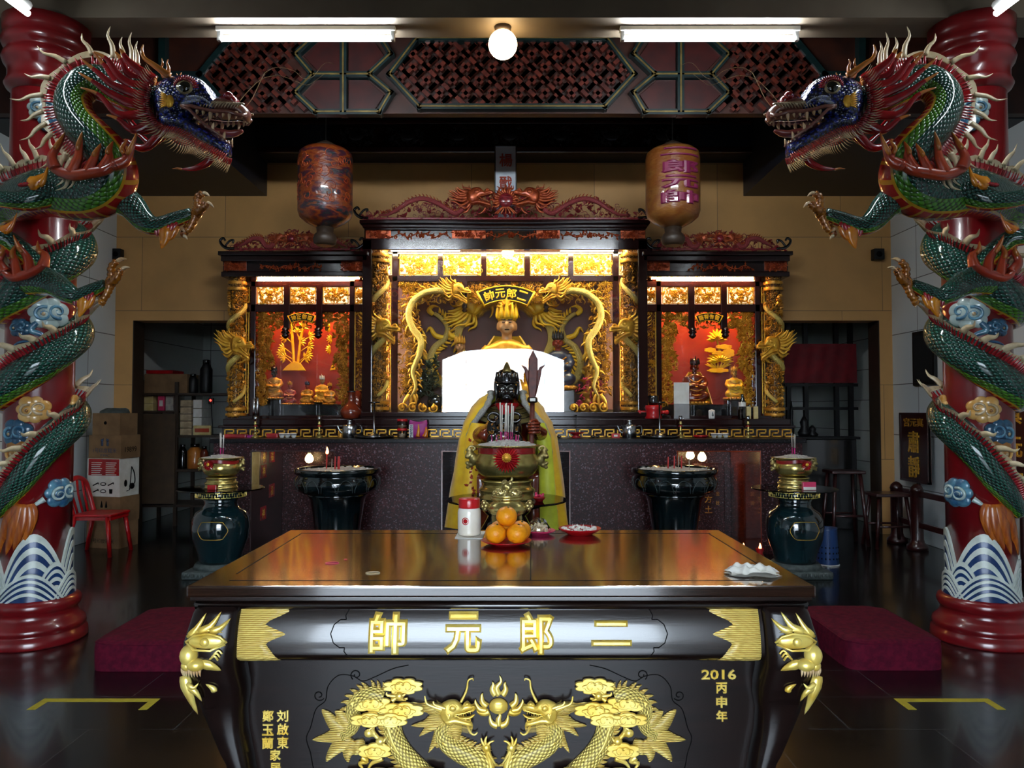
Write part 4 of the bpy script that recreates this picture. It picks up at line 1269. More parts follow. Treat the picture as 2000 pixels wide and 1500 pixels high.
# shoulder flames
def flames(base, prongs, name='shoulder_flame', r0=.03):
    m = MB(); q = crv([P(*p) for p in base], 6); n_ = len(q)
    m.tube(q, [r0 * (.55 + .6 * math.sin(PI * i / (n_ - 1))) for i in range(n_)], 12, rb=[.03] * n_, nrm=(0, 1, 0))
    o = MB()
    for pr in prongs:
        m.blade([P(*p) for p in pr], .030, .026, (0, 1, 0), k=5, base=1.0)
        a, b_, c_ = P(*pr[-3]), P(*pr[-2]), P(*pr[-1])
        o.blade([a.lerp(b_, .4) + V((0, -.008, 0)), b_ + V((0, -.008, 0)), c_ + V((0, -.002, 0))], .016, .03, (0, 1, 0), k=4)
    fl_ = m.build(name, 'flame_orange', dr); [q.build('flame_core', 'flame_tip', fl_) for q in o.islands()]
ds = 4.50
flames([(98, 318, ds + .08), (110, 332, ds + .02), (142, 342, ds), (176, 338, ds), (208, 332, ds), (228, 318, ds + .02)],
       [[(108, 328, ds), (102, 305, ds), (118, 278, ds + .02), (128, 258, ds + .04)], [(140, 338, ds), (152, 310, ds), (158, 275, ds + .01), (170, 242, ds + .03)], [(172, 338, ds), (182, 315, ds), (190, 296, ds), (200, 278, ds + .02)], [(200, 332, ds), (212, 310, ds), (214, 292, ds), (221, 276, ds + .02)], [(222, 324, ds), (246, 315, ds), (258, 288, ds), (268, 258, ds + .02)], [(228, 322, ds), (248, 310, ds), (240, 290, ds), (250, 272, ds)]])
dl = 4.83
flames([(6, 528, dl), (22, 542, dl), (46, 538, dl), (70, 528, dl), (86, 516, dl)],
       [[(10, 532, dl), (-2, 510, dl), (8, 488, dl), (4, 470, dl)], [(34, 540, dl), (30, 515, dl), (26, 492, dl), (38, 470, dl)], [(58, 532, dl), (54, 505, dl), (36, 480, dl), (26, 458, dl)], [(84, 520, dl), (88, 500, dl), (76, 488, dl), (74, 470, dl)]], r0=.026)
# the head
uh = 4.56 / FPX
HO = P(293.3, 206.7, 4.56) + V((0, .13, 0))
def hfn(x, y, z): return V((HO.x + x * uh, HO.y + y * uh, HO.z + z * uh))
hd = dragon_head(hfn, V((0, 1, 0)), uh)
head = hd['skull'].build('head', 'blue_scales', dr)
NM = dict(jaw='jaw', lip='mouth_rim', nose='nose', eye='eyeball', pupil='pupil', brow='eyebrow', teeth='teeth', tongue='tongue', red_fringe='red_fringe', cream_fringe='cream_fringe', mane='mane', mane_tip='mane_tip', horn='horn', cheek_tuft='cheek_tuft', whisker='whisker', beard='moustache')
for k, nm in NM.items():
    if k in ('mane', 'eye', 'pupil', 'horn', 'teeth', 'whisker'):
        for isl in hd[k].islands(): isl.build({'teeth': 'tooth', 'mane': 'mane_tendril'}.get(nm, nm), HEAD_MATS[k], head)
    elif 'fringe' in k:
        for sg in (1, -1):
            q = MB()
            for isl in hd[k].islands():
                if (sum(v[1] for v in isl.v) / len(isl.v) - HO.y) * sg > 0: q.join(isl)
            q.build(nm, HEAD_MATS[k], head)
    else: hd[k].build(nm, HEAD_MATS[k], head)
# the right column and its dragon mirror the left ones
dup(col, (0, 0, 0), 'red round column at the right carrying the dragon that looks left', mirror=MIRX)
dup(dr, (0, 0, 0), 'painted dragon with open jaws coiled down the right column, looking left', mirror=MIRX)
# ================================================================== gold dragons on the table front
def rf(px, py, o=.0): q = fpx(px, py); return V((q[0], DP - o, q[1]))
def rfn(x, z, o): return V((x, DP - o, z))
DN = V((0, -1, 0))
UP_ = DP / FPX
rel = MB(); hair = MB(); skin = MB(); tail = MB(); mane = MB()
# body, from the tail up behind the clouds, then the neck loop
def rbody(pts, rad, spikes=True, side=1):
    q = crv([rf(*p, .004) for p in pts], 8); L = len(q) - 1
    rr = []
    for i in range(L + 1):
        f = i / L * (len(rad) - 1); j = min(int(f), len(rad) - 2); rr.append((rad[j] + (rad[j + 1] - rad[j]) * (f - j)) * UP_)
    skin.tube(q, rr, 20, 0, DN, [r * .75 for r in rr], True)
    if spikes:
        acc = 0; nx = .01
        for i in range(2, L - 1):
            acc += (q[i] - q[i - 1]).length
            if acc > nx:
                nx += .0125; t = (q[i + 1] - q[i - 1]).normalized(); n = t.cross(DN).normalized() * side
                b0 = q[i] + n * rr[i] * .85
                hair.blade([b0, b0 + n * .012 - t * .004, b0 + n * .021 - t * .012], .0065, .006, (0, 1, 0), k=2, base=1)
rbody([(684, 1446), (676, 1440), (677, 1430), (690, 1425), (697, 1408), (694, 1385), (706, 1366), (730, 1356), (752, 1362)], [6, 8, 10, 12, 14, 15, 16, 17], True, -1)
rbody([(735, 1398), (752, 1392), (768, 1410), (775, 1440), (792, 1470), (815, 1496), (850, 1530), (890, 1560), (930, 1555), (946, 1520), (938, 1488), (905, 1470), (878, 1452), (866, 1428), (880, 1404)], [12, 16, 17, 18, 19, 20, 22, 24, 24, 22, 21, 20, 18, 16, 13], True, 1)
# belly band along the body
for pts, w in (([(757, 1398), (766, 1425), (775, 1450), (795, 1482), (818, 1506)], 4.5), ([(936, 1500), (925, 1478), (895, 1468), (868, 1444)], 4.0)):
    rel.tube(crv([rf(*p, .018) for p in pts], 5), w * UP_, 7)
# tail flame
for p in (((690, 1430), (664, 1418), (645, 1396), (634, 1385)), ((688, 1432), (680, 1410), (668, 1394), (659, 1388)), ((688, 1438), (660, 1436), (640, 1440), (616, 1444)), ((692, 1444), (668, 1454), (652, 1472), (643, 1486)), ((698, 1446), (688, 1462), (684, 1474), (686, 1488)), ((702, 1444), (704, 1456), (700, 1468), (698, 1474))):
    tail.blade([rf(*q, .004) for q in p], .026, .010, (0, 1, 0), k=5, base=.6)
# mane round the head
for p in (((862, 1388), (842, 1380), (824, 1378), (806, 1370)), ((868, 1400), (848, 1404), (832, 1412), (806, 1416)), ((868, 1404), (852, 1412), (838, 1422), (822, 1436)), ((876, 1412), (862, 1428), (852, 1446), (840, 1468)), ((884, 1414), (876, 1430), (874, 1442), (866, 1454)), ((892, 1412), (892, 1430), (894, 1442), (896, 1450)), ((880, 1412), (866, 1434), (858, 1450), (856, 1460))):
    mane.blade([rf(*q, .006) for q in p], .021, .013, (0, 1, 0), k=5, base=.7)
# arms and claws
def claw(pts, tips, r0=8):
    q = crv([rf(*p, .010) for p in pts], 5); rel.tube(q, [r0 * UP_ * (1 - .45 * i / (len(q) - 1)) for i in range(len(q))], 9)
    w = rf(*pts[-1], .014); rel.ell(w, (.014, .010, .012), 10, 8)
    for tp_ in tips:
        cr = crv([w] + [rf(*k, .016) for k in tp_], 4)
        rel.tube(cr, [4.4 * UP_ * (1 - .75 * i / (len(cr) - 1)) for i in range(len(cr))], 7)
claw([(952, 1520), (960, 1500), (956, 1478), (951, 1456)], [[(944, 1446), (941, 1437)], [(949, 1442), (952, 1433)], [(957, 1446), (966, 1442)], [(962, 1478), (968, 1486)], [(958, 1490), (962, 1500)]], 9)
claw([(734, 1386), (736, 1404), (732, 1424), (748, 1444)], [[(756, 1442), (758, 1436)], [(756, 1450), (762, 1452)], [(746, 1454), (744, 1460)]], 7)
claw([(738, 1430), (730, 1432), (726, 1428)], [[(722, 1424), (726, 1420)], [(728, 1420), (733, 1418)]], 5)
claw([(770, 1366), (778, 1360), (784, 1356)], [[(762, 1354), (760, 1348)], [(792, 1354), (797, 1350)], [(790, 1362), (797, 1364)]], 5)
# clouds
for px, py, w, h, o, lob in ((791, 1338, 40, 16, .004, 8), (730, 1370, 40, 17, .010, 7), (790, 1382, 44, 16, .016, 7), (730, 1398, 40, 14, .024, 6), (770, 1398, 34, 14, .026, 6), (738, 1462, 34, 16, .010, 6), (835, 1502, 38, 12, .022, 7), (760, 1508, 60, 14, .012, 8), (712, 1508, 34, 10, .018, 6)):
    c = fpx(px, py); relief_cloud(rel, c[0], c[1], w * UP_, h * UP_, rfn, o, .010, lob)
for p in (((752, 1478), (738, 1484), (730, 1490), (724, 1500)), ((712, 1476), (722, 1484), (708, 1488), (714, 1498)), ((781, 1350), (770, 1358), (788, 1364), (800, 1362))):
    rel.tube(crv([rf(*q, .008) for q in p], 5), [6 * UP_, 6 * UP_] + [(6 - .3 * i) * UP_ for i in range(14)], 7)
# head
uh2 = .385 * UP_; HC = rf(868, 1396, .022)
ca, sa = math.cos(.30), math.sin(.30)
def hf2(x, y, z):
    x2, z2 = x * ca - z * sa, x * sa + z * ca
    return V((HC.x + x2 * uh2 * .92, HC.y + y * uh2 * .55, HC.z + z2 * uh2))
h2 = dragon_head(hf2, V((0, 1, 0)), uh2, False)
hm = MB()
for k in ('skull', 'lip', 'nose', 'jaw', 'eye', 'pupil', 'teeth', 'tongue', 'brow', 'cheek_tuft', 'beard', 'red_fringe', 'cream_fringe'): hm.join(h2[k], 0)
for p in (((868, 1378), (850, 1372), (838, 1366), (834, 1352)), ((874, 1376), (862, 1372), (852, 1368), (850, 1362))):
    q = crv([rf(*k, .03) for k in p], 5); hm.tube(q, [5.5 * UP_ * (1 - .05 * i) for i in range(len(q))], 9)
for p in (((902, 1368), (910, 1352), (914, 1340), (916, 1326), (924, 1322), (926, 1326)), ((904, 1404), (914, 1412), (920, 1426), (928, 1431), (934, 1426))):
    q = crv([rf(*k, .014) for k in p], 6); hm.tube(q, [max(1.2, 3.0 - .06 * i) * UP_ for i in range(len(q))], 7)
# flaming pearl
pearl = MB()
pc = rf(974, 1378, .004); pearl.ell(pc, (.0275, .014, .023), 24, 14)
for dz in (-.008, 0, .008): pearl.tube(crv([V((pc.x - .026, pc.y - .004, pc.z + dz)), V((pc.x, pc.y - .0135, pc.z + dz)), V((pc.x + .026, pc.y - .004, pc.z + dz))], 5), .0012, 5)
def pf(*pts): pearl.blade([rf(*q, .005) for q in pts], .010, .008, (0, 1, 0), k=4, base=.8)
for s in (1, -1):
    def k_(px, py): return (975 + s * (px - 975), py)
    pf(k_(968, 1356), k_(962, 1346), k_(964, 1336), k_(962, 1330)); pf(k_(951, 1386), k_(938, 1384), k_(930, 1372), k_(930, 1364))
    pf(k_(956, 1388), k_(946, 1392), k_(936, 1390), k_(932, 1384)); pf(k_(952, 1378), k_(943, 1370), k_(942, 1358), k_(944, 1352))
    pf(k_(972, 1416), k_(962, 1412), k_(958, 1402), k_(958, 1394))
pf((975, 1356), (970, 1342), (979, 1330), (976, 1318)); pf((975, 1416), (974, 1404), (977, 1396), (975, 1386))
for s, nm in ((1, 'left'), (-1, 'right')):
    fl = (lambda q: q) if s > 0 else (lambda q: V((2 * X(975, DP) - q.x, q.y, q.z)))
    d = rel.mapped(fl).build('gold_dragon', 'gold_paint', fp)
    skin.mapped(fl).build('scaly_body', 'gold_scale_skin', d); hair.mapped(fl).build('back_spikes', 'gold_hair', d); tail.mapped(fl).build('tail_flame', 'gold_hair', d); mane.mapped(fl).build('mane', 'gold_hair', d); hm.mapped(fl).build('dragon_head', 'gold_paint', d)
pearl.build('flaming_pearl', 'gold_paint', fp)
# ================================================================== granite altar
DA = 8.3
ZA = Z(857, DA)
alt = thing('granite_altar', 'long dark red granite altar counter with three recesses, under the shrine cabinets', 'altar', (X(990, DA), 9.0, 0))
def bxm(m, a, b_, y0, y1, d0, d1, mi=0): m.box(X(a, d0), X(b_, d0), d0, d1, Z(y1, d0) if y1 is not None else 0, Z(y0, d0), mi); return m
m = MB(); m.bbox(X(413, DA), X(1572, DA), DA - .04, DW - .003, ZA - .045, ZA, .006); m.build('counter_slab', 'granite_black', alt)
m = MB()
zt_ = ZA - .045; z880 = Z(880, DA)
m.box(X(418, DA), X(1566, DA), DA, 9.43, z880, zt_)
for a, b_ in ((418, 490), (655, 862), (1114, 1321), (1486, 1566)): m.box(X(a, DA), X(b_, DA), DA, 9.43, 0, z880)
m.box(X(418, DA), X(1566, DA), 9.43, 9.5, 0, z880)
m.build('granite_body', 'granite_red', alt)
for a, b_, lab in ((490, 655, None), (862, 1114, None), (1321, 1486, None)):
    m = MB(); x0, x1 = X(a, DA), X(b_, DA)
    m.box(x0 + .001, x0 + .014, DA + .004, 9.42, .0, z880 - .002); m.box(x1 - .014, x1 - .001, DA + .004, 9.42, 0, z880 - .002); m.box(x0 + .014, x1 - .014, DA + .004, 9.42, z880 - .014, z880 - .001)
    m.build('recess_lining', 'brown_lacquer' if a != 490 else 'red_wood', alt)
m = MB(); m.box(X(490, DA) + .0145, X(490, DA) + .02, DA + .01, DA + .24, Z(952, DA), Z(884, DA)); m.build('edge_panel', 'pale_gold_panel', alt)
# carved tablet in the right recess
tb = X(1390, 9.2)
m = MB(); m.bbox(X(1352, 9.3), X(1412, 9.3), 9.25, 9.3, .0, Z(905, 9.3), .01); st = m.build('stone_tablet', 'granite_red', alt)
m = MB()
for i, ch in enumerate('方土'): m.text(ch, .075, .004, at((X(1382, 9.25), 9.249, Z(975 + i * 20, 9.25))), bev=.001, width=.085, height=.085)
for i, ch in enumerate('金枝'): m.text(ch, .05, .004, at((X(1400, 9.25), 9.249, Z(964 + i * 18, 9.25))), width=.045, height=.05)
for i, ch in enumerate('明福三'): m.text(ch, .05, .004, at((X(1362, 9.25), 9.249, Z(978 + i * 17, 9.25))), width=.05, height=.05)
m.build('gold_inscription', 'gold_old', st)
for i, (px, py) in enumerate(((512, 892), (529, 890), (517, 920), (526, 957), (513, 1001))):
    d = DA + .40 + .14 * (i % 2) + (.16 if px > 520 else 0); x = X(490, DA) + .016
    zc = EYE - (py - 800) * d / FPX
    m = MB(); m.box(x, x + .003, d - .10, d + .10, zc - .075, zc + .075)
    rp = m.build('red_paper', 'red_lacquer'); tag(rp, ['red paper slip with gold writing, top left in the altar recess', 'red paper slip with gold writing, top right in the altar recess', 'red paper slip with gold writing, second row in the altar recess', 'red paper slip with gold writing, third row in the altar recess', 'red paper slip pasted lowest on the wall of the left altar recess'][i], 'paper', 'red paper slips in the left recess')
    m = MB(); m.text('福' if i % 2 else '神', .1, .001, lambda a, z, o: V((x + .003 + o, d + a, zc + z)), width=.09, height=.11); m.build('gold_writing', 'gold', rp)

# ================================================================== shrine plinth with key fret
DPL = 8.72
pl = thing('shrine_plinth', 'long dark wooden plinth with gold key fret on the granite altar', 'plinth', (X(990, DPL), 9.1, ZA))
zf0, zf1 = ZA, Z(836, DPL)
m = MB(); m.box(X(434, DPL), X(1546, DPL), DPL, DW - .01, ZA, zf1)
m.bbox(X(428, DPL), X(1552, DPL), DPL - .03, DW - .01, zf1, zf1 + .03, .008); m.bbox(X(436, DPL), X(1544, DPL), DPL - .01, DW - .01, zf1 + .03, Z(818, DPL), .01)
m.build('base_board', 'dark_wood', pl)
m = MB(); u_ = (zf1 - ZA) / 8.4; zb_ = ZA + u_ * 1.0; x = X(440, DPL); n_ = 0
key = [[(0, 0), (6, 0)], [(6, 0), (6, 3)], [(6, 3), (2, 3)], [(2, 3), (2, 6)], [(2, 6), (9, 6)], [(8, 0), (8, 3)], [(8, 3), (12, 3)], [(12, 3), (12, 0)], [(12, 0), (8, 0)]]
key = [[(0, 0), (7.6, 0)], [(7.6, 0), (7.6, 3)], [(7.6, 3), (3.4, 3)], [(0, 0), (0, 6)], [(0, 6), (7.6, 6)], [(3.4, 3), (3.4, 3)]]
key = [[(0, 6), (8, 6)], [(8, 6), (8, 3)], [(8, 3), (3, 3)], [(0, 6), (0, 3)], [(0, 3), (3, 3)], [(-3, 0), (5.4, 0)], [(5.4, 0), (5.4, 3)], [(-3, 0), (-3, 3)]]
key = [[(0, 6), (8, 6)], [(8, 6), (8, 3)], [(8, 3), (2.4, 3)], [(2.4, 3), (2.4, 0)], [(2.4, 0), (9.6, 0)], [(0, 6), (0, 0)], [(0, 0), (-.2, 0)]]
while x < X(1538, DPL):
    for a, b_ in key:
        if a == b_: continue
        A = V((x + a[0] * u_, DPL - .004, zb_ + a[1] * u_)); B = V((x + b_[0] * u_, DPL - .004, zb_ + b_[1] * u_)); t = (B - A).normalized() * u_ * .5
        m.obox(A - t, B + t, u_ * 1.0, .012)
    x += u_ * 11.4
m.build('key_fret', 'gold', pl)

# ================================================================== carving helpers for the cabinets
def dragon_rod(name, px, y0, y1, d, parent, sgn, r=.085):
    """gold column wound by a small dragon with a projecting head"""
    zb, zt2 = Z(y1, d), Z(y0, d); x = X(px, d); h = zt2 - zb
    m = MB()
    pr = [(r * 1.25, 0), (r * 1.3, .02), (r * 1.3, .05), (r * 1.1, .06), (r * 1.1, .075), (r * 1.28, .085), (r * 1.3, .12), (r * 1.1, .135), (r * .95, .14), (r * .9, .17), (r * .9, h - .17), (r * 1.0, h - .16), (r * 1.2, h - .15), (r * 1.25, h - .12), (r * 1.05, h - .11), (r * 1.05, h - .09), (r * 1.2, h - .08), (r * 1.2, h - .05), (r * 1.0, h - .03), (r * 1.1, 0 + h)]
    m.lathe(pr, (x, d, zb), 28); rod = m.build(name, 'carved_gold_ground', parent)
    m = MB()
    for z0_, k in ((.035, 1.32), (.10, 1.33), (h - .135, 1.28), (h - .065, 1.24)): m.lathe([(r * k * .98, z0_ - .018), (r * k * 1.02, z0_), (r * k * .98, z0_ + .018)], (x, d, zb), 28, cap=False)
    m.build('gilt_ring', 'gold_old', rod)
    m = MB(); n = 90; pts = []; rr = []
    for i in range(n):
        t = i / (n - 1); a = sgn * (t * 2 * PI * 2.6) - PI / 2; R_ = r * 1.02
        pts.append((x + R_ * math.cos(a), d + R_ * math.sin(a), zb + .18 + t * (h - .36))); rr.append(r * (.22 + .16 * math.sin(PI * t)))
    m.tube(pts, rr, 12, 0, V((0, 0, 1)), None, True); m.build('coiled_dragon', 'gold_scale_skin', rod)
    m = MB(); rg = random.Random(int(px))
    def cyl(s, z, o): return V((x + (r * .92 + o) * math.sin(s / r), d - (r * .92 + o) * math.cos(s / r), z))
    filigree(m, -1.8 * r, 1.8 * r, zb + .18, zt2 - .18, cyl, 210, .036, rg, 0, .03)
    m.build('carved_cloud', 'gold_old', rod)
    hz = zb + h * .50; u = r * 3.3 / 170
    H = V((x - sgn * .01, d - r * 1.35, hz))
    def hf(a, b_, z): return V((H.x + sgn * a * u * .85, H.y + b_ * u * .6 - max(0, a) * u * .1, H.z + z * u))
    g = dragon_head(hf, V((0, 1, 0)), u, False); hm = MB()
    for k in ('skull', 'lip', 'nose', 'jaw', 'eye', 'pupil', 'brow', 'cheek_tuft', 'beard', 'mane', 'horn', 'teeth', 'red_fringe'): hm.join(g[k], 0)
    hm.build('dragon_head', 'gold', rod)
    return rod
def gold_panel(px0, px1, py0, py1, d, parent, seed, lit=True, n=90, s=.024, name='gilt_panel', mat='gold'):
    x0, x1, z0, z1 = X(px0, d), X(px1, d), Z(py1, d), Z(py0, d); rg = random.Random(seed)
    m = MB(); w = .008
    for a, b_, c_, e in ((x0, x1, z0, z0 + w), (x0, x1, z1 - w, z1), (x0, x0 + w, z0, z1), (x1 - w, x1, z0, z1)): m.bbox(a, b_, d - .012, d + .012, c_, e, .003)
    filigree(m, x0 + .01, x1 - .01, z0 + .01, z1 - .01, face(d), n, s, rg, 0, .014)
    cx, cz = (x0 + x1) / 2, (z0 + z1) / 2
    for j in range(8): m.leaf((cx, cz), j * PI / 4, s * 1.7, s * .5, .02, face(d - .004))
    pn = m.build(name, mat, parent)
    m = MB(); m.box(x0, x1, d + .03, d + .04, z0, z1); m.build('backing', 'backing_glow' if lit else 'carved_filler', pn)  # lit backing glows by itself in place of a tube behind the openwork
    return pn
def crest(parent, px0, px1, pyb, d, top, drag, center, seed, mats=('carved_red', 'carved_copper')):
    """pierced cresting: scrollwork under the height line, two dragons, flaming sun"""
    rg = random.Random(seed)
    def h(px):
        for a, b_ in zip(top, top[1:]):
            if a[0] <= px <= b_[0]: return a[1] + (b_[1] - a[1]) * (px - a[0]) / (b_[0] - a[0])
        return pyb
    zb = Z(pyb, d)
    def mask(x, z):
        px = 1000 + x * FPX / d; py = 800 - (z - EYE) * FPX / d
        return py > h(px) + 2
    m = MB(); nn = int((px1 - px0) * 1.5)
    filigree(m, X(px0 + 12, d), X(px1 - 12, d), zb, Z(min(t[1] for t in top), d), face(d), nn, .034, rg, 0, .022, mask, .45, .03)
    m.bbox(X(px0 + 16, d), X(px1 - 16, d), d - .015, d + .02, zb, zb + .022, .004)
    cr = m.build('cresting', mats[0], parent)
    m = MB()
    for s, pe in ((1, px0), (-1, px1)):
        q = [P(pe + s * 30, pyb - 3, d), P(pe + s * 16, pyb - 4, d), P(pe + s * 6, pyb - 10, d), P(pe + s * 2, pyb - 19, d), P(pe + s * 8, pyb - 24, d), P(pe + s * 12, pyb - 19, d)]
        m.tube(crv(q, 5), [.022 - .0004 * i for i in range(26)], 8)
        m.tube(crv([P(pe + s * 12, pyb - 8, d), P(pe + s * 20, pyb - 18, d), P(pe + s * 28, pyb - 20, d), P(pe + s * 26, pyb - 14, d)], 4), .013, 7)
    m.build('end_scroll', 'black_lacquer', cr)
    for s in (1, -1):
        f = lambda px: px if s > 0 else px0 + px1 - px
        m = MB(); q = crv([P(f(a), b_, d - .02) for a, b_ in drag], 7); L = len(q)
        m.tube(q, [.028 * min(1, .35 + 2.2 * i / L) for i in range(L)], 14, 0, DN, None, True)
        dg = m.build('crest_dragon', 'red_scale_skin', cr)
        m = MB()
        for i in range(3, L - 2, 2):
            t = (q[i + 1] - q[i - 1]).normalized(); n_ = V((0, 0, 1)); m.blade([q[i] + n_ * .02, q[i] + n_ * .045 - t * .012, q[i] + n_ * .06 - t * .028], .010, .008, (0, 1, 0), k=2)
        e = drag[-1]; u = (.55 if px1 - px0 > 400 else .25) * d / FPX * .5; H = P(f(e[0] + 6), e[1] - 6, d - .03)
        hh = dragon_head(lambda a, b_, z: V((H.x + s * (a * .95 - z * .25) * u, H.y + b_ * u * .6, H.z + (z + a * .35) * u)), V((0, 1, 0)), u, False)
        for k in ('skull', 'lip', 'nose', 'jaw', 'horn', 'brow', 'eye', 'mane', 'red_fringe'): m.join(hh[k], 0)
        m.build('dragon_head', mats[1], dg)
    cx, cy, cr_ = center
    m = MB(); c = P(cx, cy, d - .03); m.ell(c, (cr_, .035, cr_), 20, 12)
    for dz in (-.4, 0, .4): m.tube(crv([c + V((-cr_ * .85, -.015, dz * cr_)), c + V((0, -.036, dz * cr_)), c + V((cr_ * .85, -.015, dz * cr_))], 5), cr_ * .06, 5)
    sun = m.build('sun_disc', 'carved_red', cr)
    m = MB()
    for i in range(17):
        a = -.5 + i * (PI + 1.0) / 16; L_ = cr_ * (.95 if i % 2 else 1.3)
        o = V((math.cos(a), 0, math.sin(a))); t = V((-math.sin(a), 0, math.cos(a)))
        m.blade([c + o * cr_ * .95, c + o * (cr_ + L_ * .4) + t * L_ * .15, c + o * (cr_ + L_ * .7) - t * L_ * .05, c + o * (cr_ + L_) + t * L_ * .12], cr_ * .22, .02, (0, 1, 0), k=3)
    for i in range(7):
        a = PI * (.1 + i * .8 / 6); b0 = c + V((0, 0, -cr_ * .95))
        m.tube(crv([b0, b0 + V((math.cos(a) * cr_ * .6, 0, -cr_ * .1)), b0 + V((math.cos(a) * cr_ * 1.6, 0, -cr_ * .95))], 4), cr_ * .13, 7)
    m.build('sun_flame', mats[1], sun)
def frieze(parent, segs, y0, y1, d, copper='carved_copper'):
    z0, z1 = Z(y1, d), Z(y0, d)
    for i, (a, b_, k) in enumerate(segs):
        m = MB(); x0, x1 = X(a, d), X(b_, d); rg = random.Random(i * 7 + int(a))
        if k == 'g':
            m.box(x0, x1, d - .004, d + .01, z0 + .008, z1 - .008); filigree(m, x0 + .02, x1 - .02, z0 + .02, z1 - .02, face(d - .004), 60, .026, rg, 0, .014)
            for j in range(8): m.leaf(((x0 + x1) / 2, (z0 + z1) / 2), j * PI / 4, .05, .014, .02, face(d - .006))
            m.build('frieze_panel', copper, parent)
        else:
            cx, cz = (x0 + x1) / 2, (z0 + z1) / 2; w = (x1 - x0) / 2
            for j in range(7):
                an = PI * (j / 6); m.leaf((cx, cz - .03), an, .07 - .012 * abs(j - 3), .015, .02, face(d - .002))
            for s in (1, -1):
                q = [(cx + s * w * t, cz - .012 + .022 * math.sin(t * 11)) for t in [.1 + .08 * j for j in range(11)]]
                m.tube([(x, d - .006, z) for x, z in q], .006, 5)
                for x, z in q: m.leaf((x, z), rg.uniform(0, 6), .05, .013, .014, face(d - .002)); m.leaf((x, z), rg.uniform(0, 6), .04, .011, .014, face(d - .002))
            m.build('lotus_scroll', copper, parent)
def fan_sign(parent, px, py, w, h, d, text, mat_bg='black_lacquer', seed=1):
    """curved fan shaped name board"""
    c = P(px, py, d); R_ = w * 1.05
    def f(x, z, o): a = x / R_; return V((c.x + (R_ + z) * math.sin(a), c.y - o, c.z - R_ + (R_ + z) * math.cos(a)))
    m = MB(); rows = [[f(-w / 2 + w * j / 14, zz, oo) for j in range(15)] for zz, oo in ((-h / 2, 0), (-h / 2, .02), (h / 2, .02), (h / 2, 0))]
    m.grid(rows, smooth=False); fs = m.build('fan_sign', mat_bg, parent)
    m = MB()
    for zz in (-h / 2, h / 2): m.tube([f(-w / 2 + w * j / 14, zz, .02) for j in range(15)], h * .05, 6)
    for xx in (-w / 2, w / 2): m.tube([f(xx, -h * .6, .02), f(xx, h * .6, .02)], h * .08, 6)
    for i, ch in enumerate(text):
        xo = (i - (len(text) - 1) / 2) * w / (len(text) + .6); s_ = w / (len(text) + 1.0)
        m.text(ch, s_, .006, lambda x, z, o: f(x + xo, z, o + .02), bev=s_ * .03, width=s_ * .95, height=h * .68)
    m.build('gold_writing', 'gold_bright', fs)

# ================================================================== centre cabinet
DCF = 8.78
cc = thing('shrine_cabinet', 'tall glazed middle shrine cabinet with crest of two red dragons facing a sun', 'cabinet', (X(988, DCF), 9.1, Z(832, DCF)), 'carved shrine cabinets')
MX = 986
m = MB()
for a, b_ in ((706, 724), (1248, 1266)): m.bbox(X(a, DCF), X(b_, DCF), DCF, DCF + .06, Z(835, DCF), Z(468, DCF), .006)
m.bbox(X(706, DCF), X(1266, DCF), DCF, DCF + .06, Z(487, DCF), Z(466, DCF), .006)
m.bbox(X(700, DCF), X(1272, DCF), DCF - .02, DCF + .08, Z(814, DCF), Z(805, DCF), .006); m.bbox(X(704, DCF), X(1268, DCF), DCF - .005, DCF + .08, Z(824, DCF), Z(814, DCF), .008); m.bbox(X(698, DCF), X(1274, DCF), DCF - .03, DCF + .08, Z(835, DCF), Z(824, DCF), .008)
for a in (708, 1254): m.box(X(a, DCF), X(a + 10, DCF), DCF + .05, 9.55, Z(834, DCF), Z(446, DCF))
m.box(X(706, DCF), X(1266, DCF), DCF + .04, 9.55, Z(832, DCF), Z(806, DCF)); m.box(X(712, DCF), X(1260, DCF), DCF + .02, 9.55, Z(462, DCF), Z(448, DCF))
m.build('case', 'dark_wood', cc)
m = MB(); m.box(X(700, 9.5), X(1276, 9.5), 9.5, 9.55, Z(800, 9.5), Z(480, 9.5)); m.build('back_panel', 'shrine_back', cc)
m = MB()
m.bbox(X(700, 8.70), X(1272, 8.70), 8.68, 9.56, Z(437, 8.7), Z(430, 8.7), .008); m.bbox(X(705, 8.70), X(1267, 8.70), 8.71, 9.56, Z(444, 8.7), Z(437, 8.7), .01); m.bbox(X(709, 8.74), X(1263, 8.74), 8.74, 9.56, Z(449, 8.74), Z(443, 8.74), .006)
m.box(X(712, DCF), X(1260, DCF), DCF - .005, DCF + .05, Z(468, DCF), Z(448, DCF))
m.build('cornice', 'dark_wood', cc)
frieze(cc, [(712, 762, 'g'), (762, 882, 'l'), (882, 948, 'g'), (934, 1062, 'l'), (1048, 1094, 'g'), (1094, 1212, 'l'), (1214, 1262, 'g')], 449, 467, DCF - .006)
crest(cc, 690, 1276, 429, 8.85, [(690, 428), (712, 410), (740, 408), (775, 395), (812, 382), (850, 386), (880, 388), (915, 374), (950, 376), (986, 366), (1022, 376), (1057, 374), (1092, 388), (1126, 386), (1164, 382), (1200, 395), (1236, 408), (1262, 410), (1276, 428)],
      [(740, 420), (758, 419), (778, 408), (800, 394), (825, 388), (850, 395), (872, 408), (888, 417), (902, 410), (910, 398)], (988, 391, .085), 5)
for i, (a, b_) in enumerate(((724, 910), (910.6, 1063), (1063.6, 1248))):
    m = MB(); m.box(X(a, DCF + .03), X(b_, DCF + .03), DCF + .028, DCF + .034, Z(805, DCF + .03), Z(486, DCF + .03)); m.build('glass_pane', 'cabinet_glass', cc)
